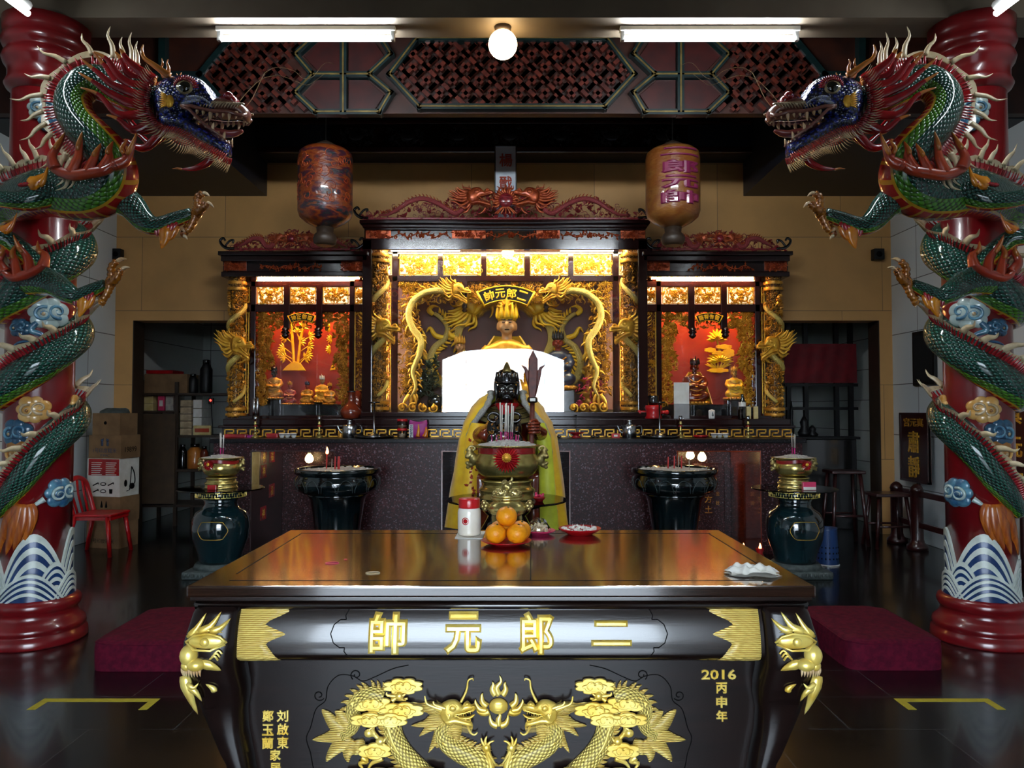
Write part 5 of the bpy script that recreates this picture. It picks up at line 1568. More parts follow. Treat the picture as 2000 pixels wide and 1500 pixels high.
for px, s in ((740, 1), (1232, -1)): dragon_rod('dragon_post', px, 489, 804, 9.0, cc, s, .092)
DI = 9.12
m = MB()
for a, b_ in ((764, 776), (1196 + 2, 1210)): m.bbox(X(a, DI), X(b_, DI), DI, DI + .05, Z(806, DI), Z(488, DI), .008)
m.bbox(X(750, DI), X(1224, DI), DI, DI + .05, Z(497, DI), Z(486, DI), .006); m.bbox(X(750, DI), X(1224, DI), DI, DI + .05, Z(550, DI), Z(538, DI), .008)
for a in (859, 944.5, 1030, 1115.5): m.bbox(X(a - 5, DI), X(a + 5, DI), DI, DI + .04, Z(540, DI), Z(495, DI), .005)
for a in (907, 1067): m.bbox(X(a - 5, DI), X(a + 5, DI), DI - .01, DI + .04, Z(598, DI), Z(545, DI), .005); m.lathe([(.02, -.06), (.034, -.04), (.02, -.02), (.036, 0), (.024, .02)], (X(a, DI), DI + .01, Z(600, DI)), 12)
m.build('inner_frame', 'dark_wood', cc)
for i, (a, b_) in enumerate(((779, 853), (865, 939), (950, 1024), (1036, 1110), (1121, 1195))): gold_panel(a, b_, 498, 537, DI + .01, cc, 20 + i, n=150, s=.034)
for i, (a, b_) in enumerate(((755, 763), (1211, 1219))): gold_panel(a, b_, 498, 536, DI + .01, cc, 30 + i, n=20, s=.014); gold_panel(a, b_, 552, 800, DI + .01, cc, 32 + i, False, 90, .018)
# carved gold dragons hanging in the two side bays
for s in (1, -1):
    f = (lambda p: p) if s > 0 else (lambda p: 2 * MX - p)
    m = MB(); rg = random.Random(50)
    x0, x1 = sorted((X(f(779), DI), X(f(903), DI)))
    def mask(x, z):
        px = f(1000 + x * FPX / DI); py = 800 - (z - EYE) * FPX / DI
        return py < 590 - (px - 780) * .02 or px < 818 + 4 * math.sin(py * .08)
    filigree(m, x0, x1, Z(770, DI), Z(551, DI), face(DI + .03), 1000, .042, rg, 0, .035, mask, .35)
    cv = m.build('carved_border', 'gold', cc)
    m = MB(); q = crv([P(f(a), b_, DI - .01) for a, b_ in ((800, 778), (812, 755), (806, 725), (818, 695), (822, 665), (806, 640), (798, 615), (806, 590), (830, 572), (858, 568), (880, 574))], 7); L = len(q)
    m.tube(q, [.040 * min(1, .3 + 1.8 * i / L) for i in range(L)], 16, 0, DN, None, True); m.build('scaly_dragon', 'gold_scale_skin', cv)
    m = MB()
    for i in range(4, L - 3):
        t = (q[i + 1] - q[i - 1]).normalized(); n_ = t.cross(DN) * (-1 if i % 2 else 1); a_ = .8 + .5 * math.sin(i * 1.9)
        m.blade([q[i] + n_ * .03, q[i] + n_ * .055 * a_ - t * .025, q[i] + n_ * .075 * a_ - t * .06], .017, .012, (0, 1, 0), k=2); u = .40 * DI / FPX * .62; H = P(f(884), 570, DI - .03)
    g = dragon_head(lambda a, b_, z: V((H.x + s * a * u * .8, H.y + b_ * u * .6, H.z + z * u)), V((0, 1, 0)), u, False)
    for k in ('skull', 'lip', 'nose', 'jaw', 'horn', 'brow', 'eye', 'mane', 'red_fringe', 'teeth'): m.join(g[k], 0)
    for p in (((800, 770), (790, 785), (786, 800)), ((803, 772), (802, 790), (796, 806)), ((806, 770), (812, 784), (808, 800))): m.blade([P(f(a), b_, DI - .01) for a, b_ in p], .03, .016, (0, 1, 0), k=4)
    m.build('dragon_head', 'gold', cv)
    # big gold dragon on the back panel
    d = 9.46; m = MB()
    q = crv([P(f(a), b_, d) for a, b_ in ((848, 612), (862, 622), (874, 640), (868, 662), (848, 680), (838, 710), (850, 742), (880, 752), (905, 735), (906, 700), (895, 668), (898, 640), (915, 620), (924, 606))], 7); L = len(q)
    m.tube(q, [.05 * min(1, .45 + 1.2 * i / L) for i in range(L)], 14, 0, DN, [.03] * L, True); bd = m.build('wall_dragon', 'gold_scale_skin', cc)
    m = MB()
    for i in range(4, L - 3, 2):
        t = (q[i + 1] - q[i - 1]).normalized(); n_ = t.cross(DN) * (-1 if s > 0 else 1); m.blade([q[i] + n_ * .035, q[i] + n_ * .07 - t * .02, q[i] + n_ * .10 - t * .05], .022, .016, (0, 1, 0), k=2)
    u = .34 * d / FPX; H = P(f(918), 612, d - .03); a_ = 1.0
    g = dragon_head(lambda a, b_, z: V((H.x + s * (a * math.cos(a_) - z * math.sin(a_)) * u, H.y + b_ * u * .5, H.z + (a * math.sin(a_) + z * math.cos(a_)) * u)), V((0, 1, 0)), u, False)
    for k in ('skull', 'lip', 'nose', 'jaw', 'horn', 'brow', 'mane', 'red_fringe', 'cream_fringe'): m.join(g[k], 0)
    for p in (((846, 614), (838, 606), (846, 598), (858, 600)), ((868, 660), (850, 655), (840, 640), (832, 650)), ((838, 705), (826, 690), (830, 660), (822, 640)), ((840, 720), (822, 735), (830, 755), (820, 770)), ((880, 752), (890, 770), (878, 785), (886, 795)), ((905, 735), (925, 740), (930, 720), (942, 730)), ((898, 660), (880, 655), (872, 630), (880, 615))):
        m.blade([P(f(a), b_, d - .01) for a, b_ in p], .04, .02, (0, 1, 0), k=4)
    m.build('flame_and_head', 'gold_bright', bd)
m = MB(); rg = random.Random(77)
filigree(m, X(917, DI), X(1057, DI), Z(590, DI), Z(551, DI), face(DI + .03), 320, .028, rg, 0, .02, lambda x, z: abs(x - X(MX, DI)) > .25 or z > Z(566, DI), .4)
m.build('carved_border', 'gold_old', cc)
fan_sign(cc, 988, 573, .62, .17, DI - .03, '帥元郎二', 'black_lacquer')
m = MB(); c = P(988, 592, DI)
for j in range(9): m.leaf((c.x, c.z - .07), PI * j / 8, .17 - .018 * abs(j - 4), .045, .05, face(DI - .02))
for j in range(7): m.leaf((c.x, c.z - .07), PI * (j + .5) / 7, .12, .035, .06, face(DI - .04))
m.ell((c.x, DI - .03, c.z - .07), (.08, .04, .04), 14, 8); m.build('gilt_lotus', 'gold', cc)
m = MB(); rg = random.Random(78)
for k in range(9):
    for a in ((786, 868) if k < 5 else (1120, 1200),):
        px = a[0] + (a[1] - a[0]) * ((k % 5) / 4.0)
        c = P(px, 797, 9.05); sp = spiral(c.x, c.z, .06, .01, k, 1.2, 12); m.tube([(x, 9.04, z) for x, z in sp], .014, 6)
        m.leaf((c.x, c.z - .03), PI / 2, .09, .035, .03, face(9.04))
m.build('wave_board', 'gold', cc)
m = MB(); m.tube([(X(730, 8.95), 8.92, Z(484, 8.95)), (X(1244, 8.95), 8.92, Z(484, 8.95))], .013, 10); m.build('lamp_and_fill_tube', 'warm_tube', cc)
for px in (746, 1226): m = MB(); m.tube([(X(px, 9.1), 9.10, Z(795, 9.1)), (X(px, 9.1), 9.10, Z(505, 9.1))], .007, 8); m.build('lamp_and_fill_tube', 'warm_tube', cc)  # upright tubes added behind the posts to brighten the gold borders
m = MB(); m.lathe([(.05, 0), (.055, .015), (.05, .02)], (X(988, 9.0), 9.0, Z(487, 9.0)), 18); m.build('downlight', 'warm_tube', cc)

# ================================================================== the two lower side cabinets
def side_cabinet(s, label):
    F = (lambda p: p) if s > 0 else (lambda p: 1974 - p)
    D0 = 8.86
    c = thing('shrine_cabinet', label, 'cabinet', (X(F(566), D0), 9.1, Z(832, D0)), 'carved shrine cabinets')
    def bx(m, a, b_, y0, y1, d0, d1, bv=.006): m.bbox(X(F(a), d0), X(F(b_), d0), d0, d1, Z(y1, d0), Z(y0, d0), bv)
    m = MB(); bx(m, 421, 716, 490, 498, 8.74, 9.56, .008); bx(m, 427, 716, 498, 510, 8.78, 9.56, .012); bx(m, 432, 716, 509, 532, D0, 9.56, .003); bx(m, 428, 716, 530, 540, 8.80, 9.56, .01)
    m.build('cornice', 'dark_wood', c)
    frieze(c, [(*sorted((F(a), F(b_))), k) for a, b_, k in ((434, 478, 'g'), (498, 630, 'l'), (664, 712, 'g'))], 511, 530, D0 - .006)
    crest(c, *sorted((F(428), F(714))), 489, 8.95, sorted([(F(a), b_) for a, b_ in ((428, 488), (445, 474), (470, 466), (495, 462), (520, 455), (545, 452), (568, 448), (590, 452), (616, 455), (645, 462), (668, 466), (695, 474), (714, 488))]),
          [(min(F(428), F(714)) + q[0] - 428, q[1]) for q in ((466, 482), (480, 474), (495, 466), (510, 468), (518, 480), (528, 482), (534, 474))], (F(568), 466, .045), 9)
    m = MB()
    for a, b_ in ((487, 497), (681, 691)): bx(m, a, b_, 540, 818, 8.98, 9.04)
    bx(m, 476, 716, 540, 543, 8.9, 9.0, .002); bx(m, 478, 716, 549, 560, 8.98, 9.03); bx(m, 478, 716, 594, 609, 8.98, 9.04)
    for a in (557.5, 621.5): bx(m, a - 6, a + 6, 555, 642, 8.97, 9.03)
    bx(m, 440, 716, 812, 820, 8.84, 9.56)
    m.box(*sorted((X(F(486), 9.0), X(F(490), 9.0))), 9.04, 9.55, Z(815, 9.0), Z(512, 9.0)); m.box(*sorted((X(F(486), 9.0), X(F(716), 9.0))), 9.0, 9.55, Z(545, 9.0), Z(538, 9.0))
    m.build('case', 'dark_wood', c)
    m = MB()
    for a in (557.5, 621.5):
        q = P(F(a), 650, 9.0); m.lathe([(.01, -.07), (.035, -.05), (.045, -.03), (.03, -.015), (.05, .0), (.05, .012), (.034, .025), (.045, .045), (.03, .06)], tuple(q), 14)
    m.build('pendant', 'dark_wood', c)
    m = MB(); m.box(*sorted((X(F(484), 9.5), X(F(718), 9.5))), 9.5, 9.55, Z(812, 9.5), Z(545, 9.5)); m.build('back_panel', 'shrine_back_red', c)
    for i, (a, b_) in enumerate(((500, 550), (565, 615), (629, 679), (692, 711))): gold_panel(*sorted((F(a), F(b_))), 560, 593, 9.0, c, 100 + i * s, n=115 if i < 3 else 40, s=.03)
    gold_panel(*sorted((F(479), F(485))), 560, 592, 9.0, c, 130, False, 14, .012); gold_panel(*sorted((F(479), F(485))), 608, 808, 9.0, c, 131, False, 70, .014)
    gold_panel(*sorted((F(692), F(711))), 608, 806, 9.0, c, 132, False, 120, .022)
    for bay in ((502, 551), (630, 680)):
        m = MB(); rg = random.Random(140 + bay[0])
        x0, x1 = sorted((X(F(bay[0]), 9.0), X(F(bay[1]), 9.0)))
        def mask(x, z):
            px = F(1000 + x * FPX / 9.0); py = 800 - (z - EYE) * FPX / 9.0
            edge = (528 if py < 720 else 518) + 3 * math.sin(py * .1) if bay[0] == 502 else (654 if py < 720 else 662) - 3 * math.sin(py * .1)
            return py < 632 + 6 * math.sin(px * .2) or (px < edge if bay[0] == 502 else px > edge)
        filigree(m, x0, x1, Z(790, 9.0), Z(609, 9.0), face(9.03), 850, .036, rg, 0, .032, mask, .25, .1)
        m.build('carved_border', 'gold_old' if s > 0 else 'gold', c)
    m = MB(); rg = random.Random(150); x0, x1 = sorted((X(F(565), 9.0), X(F(615), 9.0)))
    filigree(m, x0, x1, Z(640, 9.0), Z(609, 9.0), face(9.03), 110, .024, rg, 0, .02); m.build('carved_border', 'gold_old', c)
    fan_sign(c, F(590), 619, .29, .085, 8.98, '神正德福' if s > 0 else '薩菩音觀')
    dragon_rod('dragon_post', F(461), 543, 816, 8.93, c, s, .088)
    for a, b_ in ((497, 547), (547.6, 618), (618.6, 681)):
        m = MB(); m.box(*sorted((X(F(a), 9.06), X(F(b_), 9.06))), 9.055, 9.06, Z(813, 9.06), Z(609, 9.06)); m.build('glass_pane', 'side_glass', c)
    for px_, dd_, zz_, rr_ in ((700, 8.93, Z(544.5, 8.93), .0045), (680, 9.2, Z(552, 9.2), .013)):  # the thicker inner tube is added, out of view, to brighten the interior
        m = MB(); xa_, xb_ = sorted((X(F(500), dd_), X(F(px_), dd_))); m.tube([(xa_, dd_, zz_), (xb_, dd_, zz_)], rr_, 8); m.build('lamp_and_fill_tube', 'orange_tube', c)
    m = MB(); bx(m, 500, 690, 790, 813, 9.12, 9.48, .005); m.build('inner_step', 'black_lacquer', c)
    return c, F
lc, LFn = side_cabinet(1, 'lower shrine cabinet left of the middle one, gold bamboo on its back wall')
rc_, RFn = side_cabinet(-1, 'lower shrine cabinet right of the middle one, yellow lotus on its back wall')
# gold bamboo
d = 9.45; m = MB(); rg = random.Random(4)
for pts in (((574, 716), (573, 690), (571, 660), (570, 636)), ((581, 716), (584, 690), (588, 660), (592, 640))):
    m.tube(crv([P(*p, d) for p in pts], 5), .018, 8)
for px, py, a in ((570, 640, 2), (592, 640, 1), (560, 660, 3), (604, 658, .2), (556, 680, 3.3), (602, 676, -.2), (558, 698, 3.0), (600, 694, .1), (580, 650, 1.5), (586, 668, .5), (562, 645, 2.6), (552, 690, 3.2), (595, 700, .4)):
    c = P(px, py, d); b0 = P(572 if px < 580 else 584, py + 12, d); m.tube([b0, c], .006, 6)
    for k in range(6): m.leaf((c.x, c.z), a + (k - 2.5) * .5, .085, .017, .012, face(d - .01))
m.shape([[(P(*p, d).x, P(*p, d).z) for p in ((553, 724), (560, 716), (570, 708), (578, 706), (588, 710), (598, 724))]], .03, .008, face(d))
m.build('gold_bamboo', 'gold_bright', lc)
m = MB(); m.shape([[(P(*p, d).x, P(*p, d).z) for p in ((645, 724), (651, 708), (658, 722))]], .03, .008, face(d))
for px, py in ((645, 640), (648, 662), (646, 682)):
    c = P(px, py, d)
    for k in range(6): m.leaf((c.x, c.z), 2 + k * .5, .07, .016, .012, face(d - .01))
m.build('gold_bamboo', 'gold_bright', lc)
# yellow lotus
m = MB(); L0 = P(1403, 645, d)
def lotus(px, py, r, n=9, squash=1.):
    c = P(px, py, d)
    for j in range(n): m.leaf((c.x, c.z), PI * j / (n - 1), r * (1 - .02 * abs(j - n // 2)), r * .24, .02, lambda x, z, o: V((x, d - .01 - o, c.z + (z - c.z) * squash)))
    for j in range(n - 2): m.leaf((c.x, c.z), PI * (j + .5) / (n - 2), r * .7, r * .2, .03, lambda x, z, o: V((x, d - .02 - o, c.z + (z - c.z) * squash)))
lotus(1400, 664, .145); lotus(1406, 706, .19, 11, .8)
for px, py, w, h in ((1413, 678, 17, 5), (1386, 684, 12, 5), (1422, 690, 12, 10), (1402, 690, 14, 4)):
    c = P(px, py, d); m.shape([cloud_outline(c.x, c.z, w * d / FPX, h * d / FPX, 6)], .03, .01, face(d - .005))
m.tube(crv([P(1400, 664, d), P(1404, 680, d), P(1402, 700, d)], 4), .014, 7)
for k in range(9): 
    a = PI * (.08 + k * .84 / 8); c = P(1402, 722, d); m.blade([c, c + V((math.cos(a) * .09, -.01, .04)), c + V((math.cos(a) * .17, -.01, .05 + .06 * math.sin(a)))], .02, .012, (0, 1, 0), k=3)
c = P(1402, 724, d); m.shape([cloud_outline(c.x, c.z, .14, .03, 7)], .03, .01, face(d)); m.build('yellow_lotus', 'gold_bright', rc_)
# tall name plate behind the crest
d = 9.1; c0, c1 = P(966, 284, d), P(1009, 396, d)
npl = thing('name_plate', 'tall pale name plate with two red outlined characters behind the crest', 'sign', (X(988, d), d, Z(430, d)))
m = MB(); m.bbox(c0.x, c1.x, d, d + .02, Z(432, d), c0.z, .003); m.build('plate', 'blue_grey_sign', npl)
m = MB()
for a, b_, e, f_ in ((c0.x, c0.x + .012, Z(432, d), c0.z), (c1.x - .012, c1.x, Z(432, d), c0.z), (c0.x, c1.x, c0.z - .012, c0.z)): m.box(a, b_, d - .006, d + .002, e, f_)
m.build('rim', 'steel', npl)
for ch, py in (('楊', 313), ('戩', 357)):
    m = MB(); c = P(988, py, d); m.text(ch, .16, .008, at((c.x, d, c.z)), bev=.003, width=.155, height=.16); m.build('character', 'text_red', npl)
# ================================================================== altar front: seated statue, censer table
DSx = 7.75
sx = X(990, DSx)
def SP(px, py, d): return P(px, py, d)
stt = thing('seated_statue', 'seated black faced temple statue in a yellow cape behind the big brass censer', 'statue', (sx, DSx, 0))
# lacquered body: torso, arms, lap, in one surface
b = MB()
for px, py, d, r in ((990, 805, 7.84, (.20, .14, .15)), (990, 840, 7.84, (.23, .17, .2)), (990, 880, 7.80, (.26, .2, .2)), (990, 930, 7.82, (.36, .22, .16)), (990, 960, 7.80, (.38, .24, .18))): b.ell(P(px, py, d), r, 18, 12)
b.tube([P(948, 796, 7.84), P(936, 828, 7.78), P(938, 850, 7.62), P(956, 850, 7.42)], [.07, .085, .10, .075], 14)
b.tube([P(1034, 796, 7.84), P(1048, 828, 7.78), P(1058, 850, 7.62), P(1045, 837, 7.36)], [.07, .085, .085, .05], 14)
b.tube([P(990, 790, 7.8), P(990, 768, 7.78)], [.1, .075], 14)
for s in (1, -1): b.tube([P(990 + s * 28, 935, 7.8), P(990 + s * 54, 940, 7.66), P(990 + s * 52, 1000, 7.64), P(990 + s * 50, 1052, 7.64)], [.15, .15, .13, .12], 14)
b.box(sx - .45, sx + .45, 7.62, 8.15, .0, .42)
remesh(b, .022, 3).build('body', 'brown_lacquer', stt)
m = MB()
m.tube(crv([P(930, 850, 7.5), P(940, 838, 7.45), P(952, 830, 7.42), P(957, 822, 7.44)], 4), .02, 7); m.tube(crv([P(925, 862, 7.5), P(938, 875, 7.44), P(954, 868, 7.42)], 4), .016, 7)
m.build('sleeve_trim', 'gold_old', stt)
# head with face
HX, HZ = P(990, 762, 7.68).x, P(990, 762, 7.68).z
k = 7.68 / FPX
h = MB()
h.ell((HX, 7.70, HZ), (.098, .115, .135), 24, 18); h.ell((HX, 7.66, HZ - .075), (.066, .075, .065), 18, 12); h.ell((HX, 7.64, HZ - .115), (.035, .035, .03), 12, 8)
for s in (1, -1):
    h.ell((HX + s * .045, 7.615, HZ - .035), (.036, .03, .04), 12, 8); h.ell((HX + s * .105, 7.70, HZ - .02), (.02, .035, .06), 10, 8); h.ell((HX + s * .105, 7.70, HZ - .075), (.015, .022, .03), 10, 8)
    h.tube([(HX + s * .012, 7.585, HZ + .035), (HX + s * .045, 7.59, HZ + .055), (HX + s * .08, 7.62, HZ + .045)], .012, 8)
    h.ell((HX + s * .016, 7.575, HZ - .035), (.013, .016, .010), 10, 8)
h.tube([(HX, 7.59, HZ + .035), (HX, 7.57, HZ + .0), (HX, 7.555, HZ - .03)], [.011, .013, .018], 10)
h.tube([(HX - .03, 7.59, HZ - .075), (HX, 7.578, HZ - .072), (HX + .03, 7.59, HZ - .075)], .008, 8); h.tube([(HX - .024, 7.592, HZ - .088), (HX, 7.582, HZ - .09), (HX + .024, 7.592, HZ - .088)], .009, 8)
h.tube([(HX, 7.74, HZ - .08), (HX, 7.78, HZ - .22)], [.07, .085], 16)
hd_ = remesh(h, .009, 2).build('head', 'black_lacquer', stt)
m = MB()
for s in (1, -1): m.ell((HX + s * .042, 7.583, HZ + .012), (.019, .010, .0095), 12, 8)
m.build('eye', 'white_plastic', hd_)
m = MB()
for s in (1, -1): m.ell((HX + s * .042, 7.575, HZ + .012), (.006, .004, .006), 10, 6)
m.build('pupil', 'eye_black', hd_)
m = MB()   # crown
m.lathe([(.102, .06), (.107, .075), (.103, .09), (.107, .11), (.110, .15), (.10, .175), (.07, .20), (.035, .215)], (HX, 7.70, HZ), 28)
for i in range(9):
    a = PI + PI * i / 8; p = V((HX + .106 * math.cos(a), 7.70 + .106 * math.sin(a), HZ + .12)); m.blade([p, p + V((0, 0, .03)), p + V((0, 0, .065 if i != 4 else .10))], .026, .012, (math.cos(a), math.sin(a), 0), k=3, base=.9)
for s in (1, -1): m.blade([(HX + s * .10, 7.68, HZ - .05), (HX + s * .112, 7.68, HZ + .03), (HX + s * .112, 7.68, HZ + .11), (HX + s * .108, 7.68, HZ + .15)], .022, .018, (0, 1, 0), k=4, base=.9)
m.tube([(HX + .115 * math.cos(PI + PI * i / 12), 7.70 + .115 * math.sin(PI + PI * i / 12), HZ + .075) for i in range(13)], .012, 7)
m.build('crown', 'black_lacquer', hd_)
m = MB(); m.blade([(HX, 7.62, HZ + .17), (HX, 7.64, HZ + .23), (HX, 7.66, HZ + .285)], .045, .05, (0, 1, 0), k=3, base=.9); m.build('crown_finial', 'brass_dark', hd_)
# collar
m = MB(); rows = []
for t in range(5):
    r = .10 + .045 * t; rows.append([V((HX + r * 1.15 * math.cos(PI + PI * i / 20), 7.74 + r * .85 * math.sin(PI + PI * i / 20), HZ - .155 - .020 * t - .028 * t * abs(math.sin(PI * i / 20)))) for i in range(21)])
m.grid(rows); 
for t in range(5): m.tube(rows[t], .005, 5, 1)
m.build('collar', ['brass_dark', 'black_lacquer'], stt)
m = MB(); m.tube([V((HX + .10 * math.cos(PI + PI * i / 14), 7.72 + .09 * math.sin(PI + PI * i / 14), HZ - .15)) for i in range(15)], .026, 10)
m.blade([(HX, 7.62, HZ - .16), (HX, 7.58, HZ - .24), (HX - .02, 7.56, HZ - .33)], .10, .03, (0, 1, 0), k=4, base=.9); m.build('red_scarf', 'red_lacquer', stt)
# beaded cord with drop
m = MB(); m.tube(crv([(HX - .10, 7.64, HZ - .02), (HX - .11, 7.60, HZ - .14), (HX - .10, 7.54, HZ - .25)], 5), .004, 5); m.ell((HX - .105, 7.53, HZ - .29), (.022, .02, .04), 12, 8); m.build('cord_drop', 'black_lacquer', stt)
# small dark guardian beast in front of the chest
m = MB(); g = P(985, 850, 7.30)
for c, r in (((0, 0, -.02), (.13, .10, .13)), ((0, -.04, .12), (.09, .08, .08)), ((-.11, .02, .06), (.06, .06, .10)), ((.11, .02, .06), (.06, .06, .10)), ((.05, -.09, .08), (.045, .05, .04)), ((0, 0, -.14), (.17, .12, .06)), ((-.12, -.05, -.06), (.05, .05, .09)), ((.13, -.05, -.06), (.05, .05, .09))): m.ell(g + V(c), r, 14, 10)
bs = remesh(m, .014, 2)
for s in (1, -1): bs.tube([g + V((.10 * s + .055 * math.cos(a * .52), -.04, .17 + .045 * math.sin(a * .52))) for a in range(13)], .013, 8)
bst = bs.build('beast_figure', 'black_lacquer', stt)
m = MB(); rg = random.Random(9); filigree(m, g.x - .13, g.x + .13, g.z - .12, g.z + .12, face(g.y - .10), 40, .02, rg, 0, .02); m.build('worn_gilding', 'gold_old', bst)
# right hand round the spear
m = MB(); hc = P(1042, 836, 7.28)
m.ell(hc + V((.02, .03, 0)), (.05, .04, .055), 14, 10)
for i in range(4):
    z = .045 - i * .029; m.tube(crv([hc + V((.055, .02, z)), hc + V((.04, -.03, z)), hc + V((-.005, -.052, z)), hc + V((-.04, -.03, z - .003)), hc + V((-.045, .0, z - .004))], 4), [.0155 - .0003 * j for j in range(17)], 9)
m.tube(crv([hc + V((.05, .01, .03)), hc + V((.02, -.02, .075)), hc + V((-.02, -.04, .07)), hc + V((-.035, -.045, .05))], 4), [.017 - .0005 * j for j in range(13)], 9)
m.build('hand', 'brown_lacquer', stt)
# yellow cape
def cape_rows(off):
    rows = []; n = 64
    prof = [(766, .17, .13, .145), (778, .27, .20, .165), (795, .35, .30, .20), (825, .43, .38, .32), (855, .475, .42, .385), (900, .505, .44, .40), (950, .54, .45, .40), (1000, .565, .46, .42), (1028, .575, .46, .43)]
    for j, (py, w, df, xe) in enumerate(prof):
        row = []; t = j / (len(prof) - 1); ae = math.acos(xe / w)
        for i in range(n + 1):
            a = -ae + (PI + 2 * ae) * i / n
            fold = 1 + (.025 + .045 * t) * math.sin(a * 9 + j * .3) + (.006 + .022 * t) * math.sin(a * 23)
            sn = math.sin(a)
            row.append(V((sx + (w + off) * fold * math.cos(a), 7.86 + ((.16 + .2 * t) + off) * sn * fold if sn > 0 else 7.86 + (df + off) * sn * fold, Z(py, 7.8))))
        rows.append(row)
    return rows
ro, ri = cape_rows(.012), cape_rows(-.004)
m = MB(); m.grid(ro, 0); m.grid(ri, 1); 
cp = m.build('cape', ['yellow_satin', 'lime_lining'], stt)
m = MB()
for e in (0, -1): 
    q = crv([r[e] for r in ro], 5); m.tube(q, [.030 + .005 * math.sin(i * 1.7) for i in range(len(q))], 10)
m.tube(ro[0], .022, 8); m.build('fur_trim', 'grey_fur', cp)
m = MB()
for s, e in ((1, 0), (-1, -1)):
    rows = []
    for j, r in enumerate(ro):
        q = r[e]; rows.append([q + V((s * .03, -.03, 0)), q + V((s * (.03 - .02), -.055, 0)), q + V((-s * (.10 + .01 * math.sin(j * 2)), -.05, -.01)), q + V((-s * (.13 + .02 * math.sin(j)), -.01, -.02))])
    m.grid(rows[3:], 1 if s > 0 else 0)
m.build('embroidered_band', ['yellow_satin', 'lime_lining'], cp)
m = MB()
for s, e in ((-1, -1),):
    for j in range(40):
        q = ro[4 + j % 4][e].lerp(ro[5 + j % 4][e], R.random()); m.leaf((q.x - s * R.uniform(.01, .11), q.z), R.uniform(0, 6), .045, .014, .006, lambda x, z, o: V((x, q.y - .057 - o, z)))
m.build('embroidery', 'flame_orange', cp)
# three-pointed spear
sp = thing('trident_spear', 'dark red three pointed wooden spear held by the seated statue', 'spear', tuple(P(1034, 1050, 7.26)))
m = MB(); m.tube([P(1034, 1050, 7.26), P(1040, 785, 7.26)], .024, 12); m.build('shaft', 'spear_red', sp)
d = 7.26
def q_(px, py): p = P(px, py, d); return (p.x, p.z)
m = MB()
m.shape([[q_(*p) for p in ((1034, 782), (1031, 755), (1032, 725), (1032, 702), (1041, 684), (1050, 702), (1050, 725), (1049, 755), (1045, 782))]], .035, .018, face(d - .005), 0, True)
for s in (1, -1):
    f = lambda px: 1041 + s * (px - 1041)
    m.shape([[q_(f(a), b_) for a, b_ in ((1038, 782), (1033, 765), (1027, 740), (1024, 722), (1017, 712), (1028, 717), (1034, 728), (1038, 750), (1041, 782))]], .03, .014, face(d + .002), 0, True)
m.build('spearhead', 'spear_red', sp)
m = MB(); m.tube([P(1041, 782, d - .03), P(1041, 686, d - .028)], .004, 6); m.tube([P(1036, 740, d - .028), P(1034, 715, d - .024), P(1040, 700, d - .026)], .003, 6); m.tube([P(1046, 740, d - .028), P(1048, 715, d - .024), P(1042, 700, d - .026)], .003, 6); m.build('pale_line', 'white_plastic', sp)
m = MB(); c = P(1040, 781, d); m.lathe([(.03, -.03), (.046, -.022), (.05, 0), (.046, .022), (.03, .03)], tuple(c), 16); m.build('collar_ring', 'black_lacquer', sp)
m = MB(); m.bbox(c.x - .026, c.x + .026, c.y - .055, c.y - .04, c.z - .014, c.z + .014, .004); m.build('white_tag', 'white_plastic', sp)

# ---- big brass censer on a round glass table
DC2 = 6.95; cxx = X(990, DC2)
ZG = EYE - 173 * DC2 / FPX
gt = thing('round_glass_table', 'round glass topped stand carrying the big brass censer, behind the offering table', 'table', (cxx, DC2, 0))
m = MB(); m.lathe([(.535, 0), (.545, .006), (.545, .012), (.535, .018)], (cxx, DC2, ZG - .018), 72); m.build('glass_top', 'table_glass', gt)
m = MB(); m.lathe([(.30, 0), (.30, .03), (.2, .06), (.16, .12), (.18, .2), (.26, .32), (.27, .42), (.2, .54), (.17, .60), (.24, .66), (.31, .68), (.31, ZG - .019)], (cxx, DC2, 0), 40); m.build('pedestal', 'black_ceramic', gt)
m = MB(); rg = random.Random(11)
for i in range(24):
    a = 2 * PI * i / 24; p = V((cxx + .312 * math.cos(a), DC2 + .312 * math.sin(a), ZG - .04)); t = V((-math.sin(a), math.cos(a), 0)); n_ = V((math.cos(a), math.sin(a), 0))
    for q0, q1 in (((-.03, .012), (.03, .012)), ((-.03, .012), (-.03, -.012)), ((-.03, -.012), (.01, -.012)), ((.01, -.012), (.01, .002))): m.obox(p + t * q0[0] + V((0, 0, q0[1])), p + t * q1[0] + V((0, 0, q1[1])), .006, .004, n_)
m.build('gold_fret', 'gold', gt)
